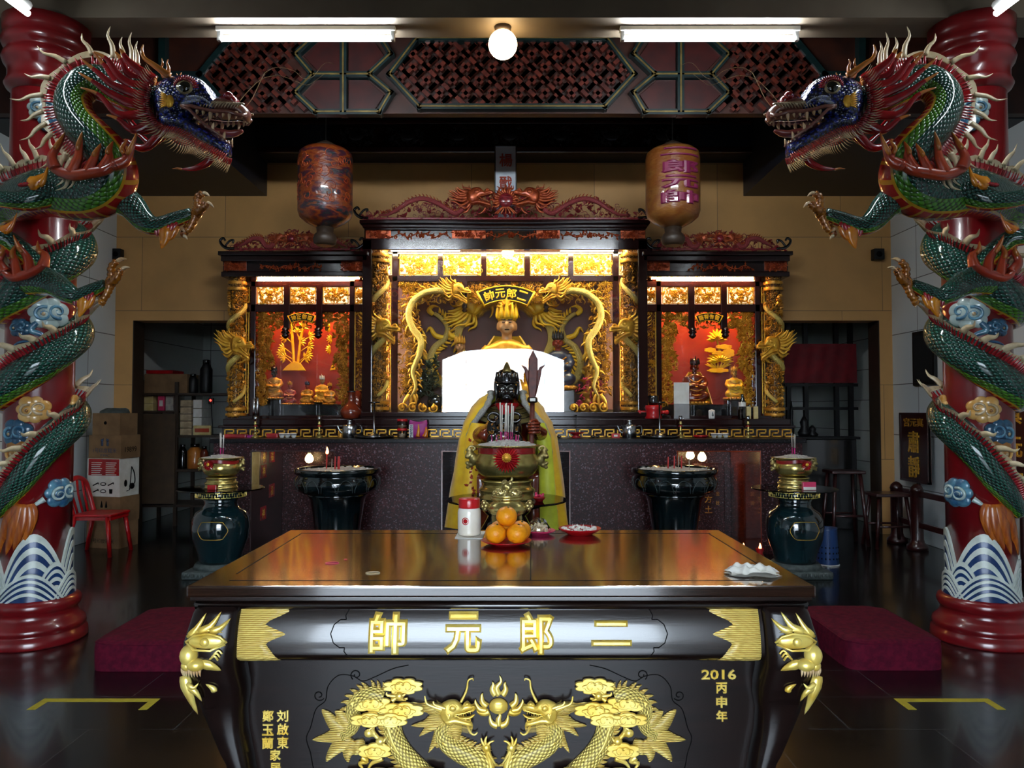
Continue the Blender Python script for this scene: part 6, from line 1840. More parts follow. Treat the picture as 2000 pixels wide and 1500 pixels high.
def censer(name, label, c, s, group=None, brim=1.0):
    """wide brass incense pot on a stepped foot, with lion handles and ash"""
    x, y, z = c
    t = thing(name, label, 'incense burner', c, group)
    m = MB(); m.lathe([(.30 * s, 0), (.30 * s, .02 * s), (.285 * s, .03 * s), (.29 * s, .06 * s), (.285 * s, .075 * s), (.30 * s, .085 * s), (.30 * s, .10 * s), (.27 * s, .12 * s), (.255 * s, .15 * s), (.26 * s, .17 * s), (.28 * s, .185 * s), (.28 * s, .20 * s), (.25 * s, .21 * s)], c, 48); m.build('stepped_foot', 'brass', t)
    m = MB(); m.lathe([(.15 * s, .21 * s), (.23 * s, .225 * s), (.30 * s, .27 * s), (.335 * s, .33 * s), (.345 * s, .39 * s), (.33 * s, .45 * s), (.305 * s, .49 * s), (.30 * s, .53 * s), (.315 * s, .55 * s), (.385 * s * brim, .565 * s), (.385 * s * brim, .575 * s), (.30 * s, .572 * s)], c, 56); pot = m.build('pot', 'brass', t)
    m = MB(); m.lathe([(.34 * s * brim, .574 * s), (.3 * s, .585 * s), (.2 * s, .60 * s), (.1 * s, .625 * s), (.0001, .63 * s)], c, 40, cap=False)
    rg = random.Random(5)
    for i in range(30): a = rg.uniform(0, 6.28); r = rg.uniform(0, .26) * s; m.ell((x + r * math.cos(a), y + r * math.sin(a), z + (.628 - .13 * r / s) * s), (.03 * s, .03 * s, .012 * s), 7, 5)
    m.build('ash', 'ash', t)
    for sg in (1, -1):
        m = MB(); o = V((x + sg * .36 * s, y, z + .42 * s))
        for p, r in (((0, 0, .0), (.05, .05, .07)), ((.035, 0, .05), (.05, .045, .045)), ((.065, -.02, .03), (.03, .03, .025)), ((.04, 0, .095), (.03, .03, .02)), ((.03, 0, -.06), (.035, .035, .03)), ((.06, 0, -.085), (.025, .025, .02)), ((.07, 0, -.04), (.02, .025, .02))): m.ell(o + V((p[0] * sg * s, p[1] * s, p[2] * s)), tuple(q * s for q in r), 12, 8)
        m.tube(crv([o + V((sg * .01 * s, 0, .09 * s)), o + V((sg * -.02 * s, 0, .12 * s)), o + V((sg * .03 * s, 0, .14 * s)), o + V((sg * .08 * s, 0, .09 * s))], 4), .014 * s, 7)
        remesh(m, .008 * s, 1).build('lion_handle', 'brass_dark', pot)
    return t
ce = censer('brass_censer', 'large polished brass censer with red rosette on the round glass table', (cxx, DC2 + .02, ZG), .84, brim=.94)
s = .84
m = MB()
for a0, a1 in ((PI * 1.0, PI * 2.0),):
    rows = []
    for i in range(33):
        a = a0 + (a1 - a0) * i / 32; rows.append([V((cxx + .313 * s * math.cos(a), DC2 + .02 + .313 * s * math.sin(a), ZG + zz * s)) for zz in (.488, .515, .548)])
    m.grid(rows)
rb = m.build('red_ribbon', 'red_lacquer', ce)
m = MB(); rc0 = V((cxx, DC2 + .02 - .335 * s, ZG + .445 * s))
for r_, n_ in ((.125, 26), (.095, 20), (.06, 16)):
    for i in range(n_):
        a = 2 * PI * i / n_; m.leaf((rc0.x, rc0.z), a, r_, .02, .02, face(rc0.y - (.125 - r_) * .25))
m.build('rosette', 'red_lacquer', rb)
m = MB(); m.ell(rc0 + V((0, -.03, .01)), (.032, .014, .032), 16, 8)
for i in range(14): a = 2 * PI * i / 14; m.ell(rc0 + V((.034 * math.cos(a), -.028, .01 + .034 * math.sin(a))), .009, 6, 4)
m.build('rosette_medal', 'gold', rb)
def stick(p, h, dx, lab, grp, mat='grey_stick', rad=.006, base=.28):
    """incense stick with a pink foot, stuck in the ash"""
    t = thing('incense_stick', lab, 'incense stick', tuple(p), grp)
    a = V(p); b_ = a + V((dx, 0, h)); m_ = a.lerp(b_, base)
    m = MB(); m.tube([a, m_], rad * .7, 6); m.build('foot', 'pink_stick', t)
    m = MB(); m.tube([m_, b_], rad, 7); m.build('shank', mat, t)
za = ZG + .60 * .84
for i, (px, px2) in enumerate(((978, 977), (980, 981), (990, 989), (993, 993), (997, 1000), (1000, 1003), (986, 988))):
    x0 = X(px, DC2 - .02); stick((x0, DC2 - .03 + .02 * (i % 3), za), Z(786 + (i * 5) % 9, DC2) - za, X(px2, DC2) - x0, 'tall pale incense stick standing in the ash of the large brass censer', 'sticks in the large censer', 'white_paper')
for i, px in enumerate((962, 971, 1009, 1012, 1006)):
    m = MB(); a = V((X(px, DC2), DC2 - .05, za - .02)); m.tube([a, a + V((.004 * (i - 2), 0, .09))], .004, 6)
    tag(m.build('incense_stub', 'pink_stick'), 'short pink stub of a burnt stick in the ash of the large brass censer', 'incense stick', 'stubs in the large censer')
# lotus lamp dish at the right of the censer
c = (X(1053, 6.72), 6.72, ZG)
t = thing('red_offering_cup', 'small red cup with pink flowers at the right of the large censer', 'cup', c)
m = MB(); m.lathe([(.03, 0), (.035, .01), (.05, .03), (.052, .04), (.045, .042)], c, 20); m.build('cup', 'red_lacquer', t)
m = MB()
for i in range(14): m.ell((c[0] + R.uniform(-.035, .035), c[1] + R.uniform(-.03, .03), c[2] + .048 + R.uniform(0, .02)), .012, 7, 5)
m.build('flowers', 'pink_plastic', t)

# ================================================================== on the offering table
def tdep(py): return (EYE - TW) * FPX / (py - 800)
# small tripod burner
d = 3.04; c = V((X(990, d), d, TW)); u = d / FPX
t = thing('tripod_burner', 'small brass tripod burner with lion lid, behind the oranges', 'incense burner', tuple(c))
m = MB(); m.lathe([(.0001, .068), (.05, .072), (.072, .085), (.078, .102), (.07, .118), (.055, .128), (.055, .133), (.062, .137), (.066, .143), (.06, .148)], tuple(c), 40); bowl = m.build('bowl', 'brass', t)
for i in range(3):
    a = PI * (.5 + i * 2 / 3) + PI; m = MB(); p = c + V((.05 * math.cos(a), .05 * math.sin(a), 0))
    m.tube(crv([p + V((0, 0, .085)), p + V((.008 * math.cos(a), .008 * math.sin(a), .05)), p + V((.002, 0, .02)), p + V((.008 * math.cos(a), .008 * math.sin(a), .006))], 4), [.016, .015, .013, .012, .010, .0085, .0075, .007, .007, .008, .010, .011, .010], 9); m.ell(p + V((.006 * math.cos(a), .006 * math.sin(a), .008)), (.014, .014, .008), 9, 6); m.build('leg', 'brass_dark', t)
for sg in (1, -1):
    m = MB(); o = c + V((sg * .082, 0, .112))
    for p, r in (((0, 0, 0), .014), ((.008, 0, .012), .011), ((.004, 0, -.012), .010), ((.014, 0, -.002), .009)): m.ell(o + V((sg * p[0], p[1], p[2])), r, 8, 6)
    m.build('handle', 'brass_dark', bowl)
m = MB(); m.lathe([(.06, .148), (.062, .153), (.05, .163), (.03, .172), (.018, .178), (.0001, .18)], tuple(c), 32); lid = m.build('lid', 'brass', t)
m = MB(); rg = random.Random(2)
for i in range(22): a = 2 * PI * i / 11; r = .052 - .02 * (i > 10); m.ell(c + V((r * math.cos(a), r * math.sin(a), .160 + .010 * (i > 10))), .009, 7, 5)
m.build('pierced_scroll', 'brass_dark', lid)
m = MB()
for p, r in (((0, 0, .187), (.022, .016, .014)), ((-.008, -.006, .203), (.012, .012, .012)), ((-.014, -.014, .200), (.007, .007, .006)), ((.014, 0, .198), (.010, .009, .014)), ((.02, 0, .215), (.006, .005, .010)), ((-.012, -.004, .182), (.006, .006, .012)), ((.008, -.01, .182), (.006, .006, .012))): m.ell(c + V(p), r, 10, 8)
remesh(m, .0025, 1).build('lion_knob', 'brass_dark', lid)
# jar on its mat
d = tdep(1044); c = V((X(917, d), d, TW)); 
m = MB(); e = [V((X(a, tdep(b_)), tdep(b_), TW)) for a, b_ in ((889, 1050), (943, 1051), (948, 1037), (897, 1036))]
m.add([q + V((0, 0, .0005)) for q in e] + [q + V((0, 0, .0025)) for q in e], [(0, 1, 2, 3), (4, 5, 6, 7), (0, 1, 5, 4), (1, 2, 6, 5), (2, 3, 7, 6), (3, 0, 4, 7)], 0, False)
tag(m.build('paper_mat', 'white_paper'), 'white square of paper under the red capped jar', 'mat')
c.z += .0026
t = thing('plastic_jar', 'pale milky plastic jar with red lid and round red sticker on the offering table', 'jar', tuple(c))
m = MB(); m.lathe([(.040, 0), (.0445, .004), (.0455, .012), (.044, .02), (.0455, .028), (.0455, .085), (.044, .096), (.040, .105), (.039, .112)], tuple(c), 40); m.build('body', pm('milky_plastic', '#efe7d8', '#e2d6c4', 12, .22, coat=.4), t)
m = MB(); m.lathe([(.0405, .105), (.0415, .108), (.0415, .138), (.039, .142), (.0001, .1425)], tuple(c), 40); m.build('lid', 'red_plastic', t)
def onjar(x, z, o): a = x / .0458 - .28; return V((c.x + (.0459 + o) * math.sin(a), c.y - (.0459 + o) * math.cos(a), c.z + .058 + z))
m = MB()
for r0, r1 in ((.0105, .0145), (0.0001, .009)): m.grid([[onjar(r * math.cos(2 * PI * i / 28), r * math.sin(2 * PI * i / 28), .0006) for i in range(29)] for r in (r0, r1)])
m.build('sticker', 'red_lacquer', t)
def plate(name, label, c, r, mat, h=.018, cat='plate'):
    t = thing(name, label, cat, tuple(c)) if False else None
    m = MB(); m.lathe([(r * .55, 0), (r * .6, .002), (r * .62, .004), (r * .85, h * .55), (r, h), (r * 1.0, h + .002), (r * .83, h * .6 + .002), (r * .6, .0065), (.0001, .006)], tuple(c), 48)
    return tag(m.build(name, mat, loc=tuple(c)), label, cat)
d = tdep(1061); c = V((X(989, d), d, TW)); oc = c
plate('red_plate', 'red plate with three oranges piled on it', c, .092, 'red_plastic', .014)
def orange(p, label, r=.0385):
    m = MB(); m.ell(p, (r, r, r * .95), 28, 20); o = m.build('orange', 'orange_peel', loc=(p[0], p[1], p[2] - r * .95)); tag(o, label, 'orange', 'oranges on the red plate')
    m = MB(); q = V(p) + V((.006, -.012, r * .9)); m.ell(q, (.004, .004, .0025), 8, 5); m.build('stem_scar', 'foliage', o)
z0 = TW + .0066 + .0366
orange((c.x - .0385, c.y - .03, z0), 'front left orange on the red plate'); orange((c.x + .0388, c.y - .03, z0), 'front right orange on the red plate')
orange((c.x - .025, c.y + .044, z0), 'rear left orange, mostly hidden by the pile'); orange((c.x + .052, c.y + .038, z0), 'rear right orange peeping out of the pile')
orange((c.x + .001, c.y - .004, z0 + .0585), 'orange resting on top of the pile')
d = tdep(1041); c = V((X(1054, d), d, TW))
plate('pink_plate', 'pink plate holding white flowers wrapped in clear film', c, .062, 'pink_plastic', .014)
t = thing('wrapped_flowers', 'white flowers in clear plastic wrap on the pink plate', 'flowers', (c.x - .005, c.y, TW + .008))
m = MB(); rg = random.Random(8)
for i in range(80):
    a = rg.uniform(0, 6.28); r = .038 * math.sqrt(rg.random()); q = V((c.x - .006 + r * math.cos(a), c.y + r * .8 * math.sin(a), TW + .012 + (.04 - r * .7) * rg.random())); m.ell(q, rg.uniform(.005, .009), 7, 5)
m.build('petals', 'cream', t)
m = MB(); rows = []
for i in range(10):
    th = PI * .5 * i / 9; rows.append([V((c.x - .006 + .046 * math.cos(th) * (1 + .12 * math.sin(k * 2.4 + i)) * math.cos(2 * PI * k / 22), c.y + .04 * math.cos(th) * math.sin(2 * PI * k / 22), TW + .008 + .052 * math.sin(th) * (1 + .1 * math.sin(k * 1.7)))) for k in range(22)])
m.grid(rows, 0, False, True)
m.build('film', 'clear_plastic', t)
d = tdep(1042); c = V((X(1132, d), d, TW))
plate('red_dish', 'red dish of white incense crumbs right of the pink plate', c, .083, 'red_plastic', .024)
m = MB(); rg = random.Random(12)
for i in range(60): a = rg.uniform(0, 6.28); r = .068 * math.sqrt(rg.random()); m.ell((c.x + r * math.cos(a), c.y + r * math.sin(a), TW + .020 + rg.uniform(0, .006)), (rg.uniform(.004, .011), rg.uniform(.004, .009), .004), 7, 4)
for px in (-.03, .012, .045): m.tube([(c.x + px, c.y, TW + .02), (c.x + px + .002, c.y, TW + .042)], .0008, 5)
tag(m.build('white_crumbs', 'white_paper', loc=(c.x, c.y, TW + .018)), 'white crumbs and petals heaped in the red dish', 'crumbs', kind='stuff')
# crumpled cloth
d = tdep(1118); c = V((X(1465, d), d, TW)); m = MB(); rg = random.Random(21); rows = []
ph = [rg.uniform(0, 6) for _ in range(8)]
for i in range(31):
    row = []
    for j in range(41):
        a, b_ = i / 30 * 2 - 1, j / 40 * 2 - 1
        e = max(0, 1 - (abs(a) ** 3 * .6 + abs(b_) ** 4 * .75))
        z = .004 + e * (.015 + .007 * math.sin(a * 7 + b_ * 4 + ph[0]) + .004 * math.sin(b_ * 13 - a * 5 + ph[1]) + .004 * abs(math.sin(b_ * 8 + a * 9 + ph[2])) + .002 * math.sin(a * 17 + b_ * 15 + ph[3]))
        row.append(V((c.x + b_ * .072 * (1 + .12 * math.sin(a * 5 + ph[4])), c.y + a * .045 * (1 + .18 * math.sin(b_ * 6 + ph[5])) - .008 * b_, TW + max(.001, z))))
    rows.append(row)
m.grid(rows); m.grid([[V((q.x, q.y, TW + .0006)) for q in r] for r in rows])
tag(m.build('crumpled_cloth', 'white_paper'), 'crumpled white cloth near the right front corner of the offering table', 'cloth')
for px, py, mat, lab in ((651, 1098, 'pink_plastic', 'pink rubber band on the offering table, the farther left one'), (730, 1117, 'cream', 'pale rubber band on the offering table, nearer the front edge')):
    d = tdep(py); q = V((X(px, d), d, TW + .0012)); m = MB()
    m.tube([q + V((.021 * math.cos(2 * PI * i / 30), .016 * math.sin(2 * PI * i / 30) * (1 + .1 * math.sin(2 * PI * i / 15)), 0)) for i in range(31)], .0011, 6, cap=False); tag(m.build('rubber_band', mat), lab, 'rubber band', 'rubber bands on the table')
d = tdep(1091); q = V((X(677, d), d, TW + .001)); m = MB()
for k in range(5): m.leaf((q.x, q.y), k * 1.25, .007, .0025, .002, lambda x, z, o: V((x, z, q.z + o)))
tag(m.build('pink_petal', 'pink_plastic'), 'tiny fallen pink blossom beside the rubber bands', 'petal')
# ================================================================== black incense pedestals in front of the altar
def pedestal(px, label):
    d = 7.6; x = X(px, d); zr = EYE - 113 * d / FPX; r = 82 * d / FPX
    t = thing('stone_incense_stand', label, 'incense burner', (x, d, 0), 'black incense stands')
    m = MB(); m.lathe([(r * .75, 0), (r * .75, .05), (r * .62, .09), (r * .52, .2), (r * .52, .35), (r * .56, .48), (r * .64, zr - .30), (r * .70, zr - .27), (r * .72, zr - .25)], (x, d, 0), 48); m.build('pillar', 'black_ceramic', t)
    m = MB(); m.lathe([(r * .70, zr - .25), (r * .86, zr - .235), (r * .96, zr - .20), (r * 1.0, zr - .15), (r * .98, zr - .10), (r * .94, zr - .075), (r * .95, zr - .06), (r * 1.0, zr - .05), (r * 1.01, zr - .01), (r * .98, zr), (r * .9, zr - .004), (r * .87, zr - .03)], (x, d, 0), 64)
    bw = m.build('basin', 'black_ceramic', t)
    m = MB()
    for i in range(16):
        a = 2 * PI * i / 16; pts = []
        for j in range(13):
            q = PI * j / 12; aa = a + .17 * math.cos(q); zz = zr - .215 + .12 * math.sin(q); rr = r * (1.0 if zz > zr - .17 else .97) + .001; pts.append((x + rr * math.cos(aa), d + rr * math.sin(aa), zz))
        m.tube(pts, .0025, 4)
    m.build('lotus_petal_line', 'grey_stone', bw)
    m = MB(); m.lathe([(r * .885, zr - .022), (r * .6, zr - .012), (r * .2, zr - .004), (.0001, zr - .002)], (x, d, 0), 40, cap=False); rg = random.Random(int(px))
    for i in range(50): a = rg.uniform(0, 6.28); q = r * .8 * math.sqrt(rg.random()); m.ell((x + q * math.cos(a), d + q * math.sin(a), zr - .012), (.02, .015, .008), 6, 4)
    m.build('ash', 'ash', t)
    return x, d, zr
def candle(p, h, lab, grp, mat='candle_red', r=.007, flame=False):
    t = thing('thin_candle', lab, 'candle', p, grp)
    m = MB(); m.tube([p, (p[0] + .002, p[1], p[2] + h * .6), (p[0] + .003, p[1], p[2] + h)], [r, r * 1.05, r * .8], 8); m.build('wax', mat, t)
    if flame:
        m = MB(); q = V((p[0] + .003, p[1], p[2] + h)); m.blade([q, q + V((.004, 0, .03)), q + V((0, 0, .07))], .017, .017, (0, 1, 0), k=4); m.build('flame', 'flame_light', t)
x, d, zr = pedestal(661, 'black glazed incense stand with a burning red candle, left of the brass censer')
candle((X(641, d), d - .05, zr - .01), .15, 'thin red candle burning with a flame in the left black stand', None, 'candle_red', .006, True)
candle((X(651, d), d - .05, zr - .01), .1, 'grey burnt stick between the candles of the left black stand', None, 'grey_stick', .004)
for px in (660.5, 666.5, 668.5): candle((X(px, d), d - .12, zr - .012), .13, 'short pinkish red candle in the ash of the left black stand', 'candles in the left black stand')
x, d, zr = pedestal(1316, 'black glazed incense stand with five thin sticks, right of the brass censer')
for px, h in ((1302, .12), (1314, .13), (1328, .13)): candle((X(px, d), d - .05, zr - .01), h, 'short red candle in the ash of the right black stand', 'candles in the right black stand')
for px in (1320, 1341): candle((X(px, d), d - .09, zr - .01), .13, 'thin brown stick between the candles of the right black stand', 'brown sticks in the right black stand', 'grey_stick', .004)
# bulbs inside the recesses
for px, py, dd, lab in ((604, 896, 9.25, 'glowing bulb hanging in the left altar recess'), (1348, 889, 9.2, 'glowing bulb in the right altar recess, the upper left one'), (1371, 893, 9.1, 'glowing bulb in the right altar recess, the lower right one')):
    q = P(px, py, dd); t = thing('light_bulb', lab, 'light bulb', tuple(q), 'bulbs in the altar recesses')
    m = MB(); m.lathe([(.0001, -.05), (.03, -.044), (.048, -.02), (.05, 0), (.04, .03), (.022, .055), (.018, .06)], tuple(q), 20); m.build('glass_bulb', 'bulb_light', t)
    m = MB(); m.lathe([(.019, .058), (.02, .08), (.012, .09)], tuple(q), 14); m.tube([q + V((0, 0, .09)), V((q.x, q.y, Z(880, DA) - .013))], .003, 5); m.build('socket_and_wire', 'white_plastic', t)
for px, py, dd in ((1452, 1057, 8.1), (1484, 1056, 8.1)):
    q = P(px, py, dd); q.z = .0; t = thing('oil_lamp', 'small oil lamp burning on the floor beside the altar, ' + ('the brighter left one' if px < 1460 else 'the right one'), 'lamp', tuple(q), 'oil lamps on the floor')
    m = MB(); m.lathe([(.04, 0), (.045, .02), (.03, .05), (.045, .09), (.042, .10)], tuple(q), 18); m.build('cup', 'red_lacquer', t)
    m = MB(); m.blade([q + V((0, 0, .09)), q + V((.004, 0, .12)), q + V((0, 0, .155))], .016, .016, (0, 1, 0), k=3); m.build('flame', 'flame_light', t)

# ================================================================== teal vase stands with burners
def vase_stand(px, lab, lab2, lab3, flip):
    d = 7.3; x = X(px, d); zg = EYE - 152 * d / FPX
    t = thing('vase_stand', lab, 'stand', (x, d, 0), 'glazed vase stands')
    m = MB(); m.bbox(x - .26, x + .26, d - .26, d + .26, .0, .07, .02)
    for i in range(14): m.ell((x - .23 + .036 * i, d - .262, .04), (.016, .01, .022), 8, 5)
    m.lathe([(.24, .07), (.23, .10), (.21, .12)], (x, d, 0), 32); m.build('carved_base', 'grey_stone', t)
    m = MB(); m.lathe([(.185, .12), (.19, .14), (.20, .2), (.25, .34), (.262, .44), (.255, .52), (.225, .585), (.17, .62), (.15, .65), (.148, .68), (.165, .72)], (x, d, 0), 56); v = m.build('vase', 'teal_ceramic', t)
    m = MB()
    loop = [(-.10, .36), (.06, .36), (.09, .38), (.105, .40), (.125, .44), (.105, .48), (.09, .50), (.06, .52), (-.10, .52), (-.13, .50), (-.16, .44), (-.13, .38), (-.10, .36)]
    q = crv([V((a, 0, b_)) for a, b_ in loop], 4)
    def onv(s_, z): r = .2605 - .18 * (z - .44) ** 2 * 4; a = s_ / .26 + .12; return V((x + r * math.sin(a), d - r * math.cos(a), z))
    m.tube([onv(p.x, p.z) for p in q], .0025, 5); m.build('gold_cartouche', 'gold', v)
    m = MB(); m.lathe([(.16, .715), (.225, .725), (.225, zg - .025), (.16, zg - .018)], (x, d, 0), 44); fr = m.build('neck_ring', 'teal_ceramic', t)
    m = MB(); zc = (.725 + zg - .025) / 2; hh = (zg - .025 - .725) / 2 * .75
    for i in range(28):
        a = 2 * PI * i / 28; p = V((x + .227 * math.cos(a), d + .227 * math.sin(a), zc)); tt = V((-math.sin(a), math.cos(a), 0)); n_ = V((math.cos(a), math.sin(a), 0))
        s_ = 1 if i % 2 else -1
        for q0, q1 in (((-.022, hh * s_), (.018, hh * s_)), ((-.022, hh * s_), (-.022, -hh * .2 * s_)), ((.002, -hh * s_), (.002, hh * .3 * s_)), ((-.022, -hh * s_), (.022, -hh * s_))): m.obox(p + tt * q0[0] + V((0, 0, q0[1])), p + tt * q1[0] + V((0, 0, q1[1])), .005, .004, n_)
    m.build('gold_fret', 'gold_paint', fr)
    m = MB(); m.lathe([(.385, 0), (.395, .006), (.39, .014)], (x, d, zg - .014), 56); m.build('glass_top', 'table_glass', t)
    c = (x, d, zg); s = .50
    b_ = censer('brass_burner', lab2, c, s, 'burners on the vase stands', 1.06)
    m = MB(); rows = [[V((x + .335 * s * math.cos(a), d + .335 * s * math.sin(a), zg + zz * s + .05 * s * math.sin(a * 3) * .3)) for zz in (.47, .53)] for a in [PI + PI * i / 24 for i in range(25)]]
    m.grid(rows); rb = m.build('red_ribbon', 'red_lacquer', b_)
    m = MB(); rc0 = V((x - flip * .055, d - .335 * s - .008, zg + .44 * s))
    for i in range(16): m.leaf((rc0.x, rc0.z), 2 * PI * i / 16, .052, .012, .012, face(rc0.y))
    m.build('rosette', 'red_lacquer', rb); m = MB(); m.ell(rc0 + V((0, -.012, .01)), (.016, .008, .016), 12, 8); m.build('medal', 'gold', rb)
    for i in range(3): stick((x - .012 + .012 * i, d - .02 * (i % 2), zg + .30), .22 - .01 * i, .004 * (i - 1), lab3, lab3.replace('pale incense stick', 'sticks'), 'white_paper' if flip > 0 else 'grey_stick', .0055, .38)
    return x, d, zg
x, d, zg = vase_stand(434, 'dark teal glazed vase stand with gold outline, left behind the offering table', 'small brass burner with red rosette on the left vase stand', 'pale incense stick in the burner on the left vase stand', 1)
m = MB(); m.bbox(x - .05, x + .03, d - .21, d - .175, zg + .001, zg + .045, .004); tag(m.build('small_box', 'red_lacquer'), 'small dark red box on glass before the left burner', 'box')
x, d, zg = vase_stand(1549, 'dark teal glazed vase stand right behind the offering table, by the blue bin', 'small brass burner with red cloth on the right vase stand', 'pale incense stick in the burner on the right vase stand', -1)
m = MB(); m.bbox(x + .0, x + .12, d - .23, d - .19, zg + .001, zg + .075, .004); o = tag(m.build('incense_packet', 'pink_plastic'), 'pink and white packet leaning before the right burner', 'packet')
m = MB(); m.box(x + .002, x + .118, d - .2312, d - .2302, zg + .004, zg + .03); m.build('white_label', 'white_paper', o)

# ================================================================== things along the counter
def dz(py): return 8.6
Y0 = DPL - .10
def candlestick(px, y0, lab, d=Y0):
    x = X(px, d); t = thing('candlestick', lab, 'candlestick', (x, d, ZA), 'brass candlesticks on the counter'); h = Z(y0, d) - ZA
    m = MB(); m.lathe([(.05, 0), (.05, .01), (.02, .03), (.012, .05), (.012, h * .3), (.022, h * .32), (.012, h * .36), (.012, h * .6), (.02, h * .64), (.012, h * .7), (.011, h)], (x, d, ZA), 16); m.build('stem', 'brass', t)
    m = MB(); m.lathe([(.012, h * .5), (.03, h * .52), (.012, h * .56)], (x, d, ZA), 14); m.build('red_knop', 'red_lacquer', t)
    m = MB(); m.lathe([(.018, h - .06), (.02, h)], (x, d, ZA), 14); m.build('candle_cup', 'steel', t)
candlestick(499, 812, 'tall brass candlestick on the counter, farthest left'); candlestick(624, 812, 'tall brass candlestick left of the three left cups and near the tray')
candlestick(1329, 812, 'tall dark candlestick on the counter under the clear sheet holder'); candlestick(1461, 812, 'tall dark candlestick on the counter, farthest right')
def cup(px, lab, grp, r=.034, h=.05, d=Y0 - .02):
    x = X(px, d); t = thing('tea_cup', lab, 'cup', (x, d, ZA), grp)
    m = MB(); m.lathe([(r * .5, 0), (r * .55, .006), (r * .85, .02), (r, h), (r * .93, h), (r * .8, .02), (.0001, .01)], (x, d, ZA), 24); m.build('bowl', 'white_plastic', t)
    m = MB(); m.lathe([(r * .97, h * .62), (r * 1.01, h * .8)], (x, d, ZA), 24, cap=False); m.build('dark_band', 'robe_blue', t)
for px in (551, 562, 574): cup(px, 'small white cup with dark band, in the row of three at the left', 'three small cups at the left')
for px in (1394, 1405, 1417): cup(px, 'small white cup with dark pattern, in the row of three at the right', 'three small cups at the right')
def teapot(px, lab, d=Y0 - .03):
    x = X(px, d); t = thing('steel_teapot', lab, 'teapot', (x, d, ZA), 'steel teapots on the counter'); h = .135
    m = MB(); m.lathe([(.075, 0), (.08, .005), (.08, h), (.07, h + .008), (.03, h + .018)], (x, d, ZA), 32); m.build('body', 'steel', t)
    m = MB(); m.lathe([(.032, h + .016), (.022, h + .03), (.02, h + .045), (.03, h + .06), (.0001, h + .068)], (x, d, ZA), 20); m.build('lid_knob', 'steel', t)
    m = MB(); m.tube(crv([(x - .078, d, ZA + .05), (x - .11, d, ZA + .08), (x - .135, d, ZA + .14)], 4), .011, 8); m.build('spout', 'steel', t)
    m = MB(); m.tube(crv([(x + .078, d, ZA + h - .01), (x + .13, d, ZA + h - .005), (x + .135, d, ZA + .06), (x + .08, d, ZA + .03)], 5), .010, 8); m.build('handle', 'black_lacquer', t)
teapot(683, 'small steel teapot beside the dark tray at the left of the counter'); teapot(1229, 'small steel teapot on white base beside the dark tray at the right')
def tray(px, lab):
    d = 8.46; x = X(px, d); t = thing('spindle_tray', lab, 'tray', (x, d, ZA), 'dark trays with upright spindles')
    m = MB(); m.lathe([(.20, 0), (.215, .008), (.22, .03), (.213, .032), (.19, .012), (.0001, .010)], (x, d, ZA), 48); m.build('tray', 'black_lacquer', t)
    h = Z(787, d) - ZA
    m = MB(); m.lathe([(.07, .010), (.06, .035), (.03, .05), (.016, .06), (.009, .08), (.009, h), (.02, h), (.02, h + .012)], (x, d, ZA), 20); m.build('spindle', 'steel', t)
    m = MB(); m.tube([(x - .06, d, ZA + h + .006), (x + .06, d, ZA + h + .006)], .008, 8); m.build('cross_bar', 'iron', t)
tray(731, 'round dark tray with tall spindle, left of the sweets bag'); tray(1288, 'round dark tray with tall spindle, before the red spool')
def simple(name, lab, cat, mat, fn, loc=None, group=None):
    m = MB(); fn(m); return tag(m.build(name, mat, loc=loc), lab, cat, group)
xq = X(518 - 60, Y0)
simple('red_dish', 'flat red dish with purple packet at the left end of the counter', 'dish', 'red_lacquer', lambda m: m.bbox(X(442, Y0), X(483, Y0), Y0 - .05, Y0 + .05, ZA + .001, ZA + .04, .006))
simple('lighter', 'small purple lighter beside the flat red dish', 'lighter', 'purple', lambda m: m.bbox(X(484, Y0), X(497, Y0), Y0 - .03, Y0 - .005, ZA + .001, ZA + .03, .004))
simple('red_box', 'flat red box left of the three left cups', 'box', 'red_lacquer', lambda m: m.bbox(X(523, Y0), X(544, Y0), Y0 - .04, Y0 + .04, ZA + .001, ZA + .05, .004))
simple('amber_jar', 'little amber jar beside the left teapot', 'jar', 'gold_old', lambda m: m.lathe([(.03, 0), (.034, .01), (.026, .03), (.034, .045), (.03, .05)], (X(666, Y0), Y0, ZA), 20), (X(666, Y0), Y0, ZA))
# stacked jars
d = Y0 - .02; x = X(786, d)
for i in range(2):
    z = ZA + .001 + i * .105; t = thing('snack_jar', ('lower' if i == 0 else 'upper') + ' of two stacked clear jars with red lids beside the sweets bag', 'jar', (x, d, z), 'stacked snack jars')
    m = MB(); m.lathe([(.05, 0), (.055, .006), (.055, .07), (.05, .078)], (x, d, z), 28); m.build('body', 'clear_plastic', t)
    m = MB(); m.lathe([(.048, .003), (.05, .045 - .01 * i), (.0001, .046 - .01 * i)], (x, d, z), 24); m.build('filling', 'cream_dull', t)
    m = MB(); m.lathe([(.056, .077), (.058, .08), (.058, .101), (.054, .104)], (x, d, z), 28); m.build('lid', 'red_plastic', t)
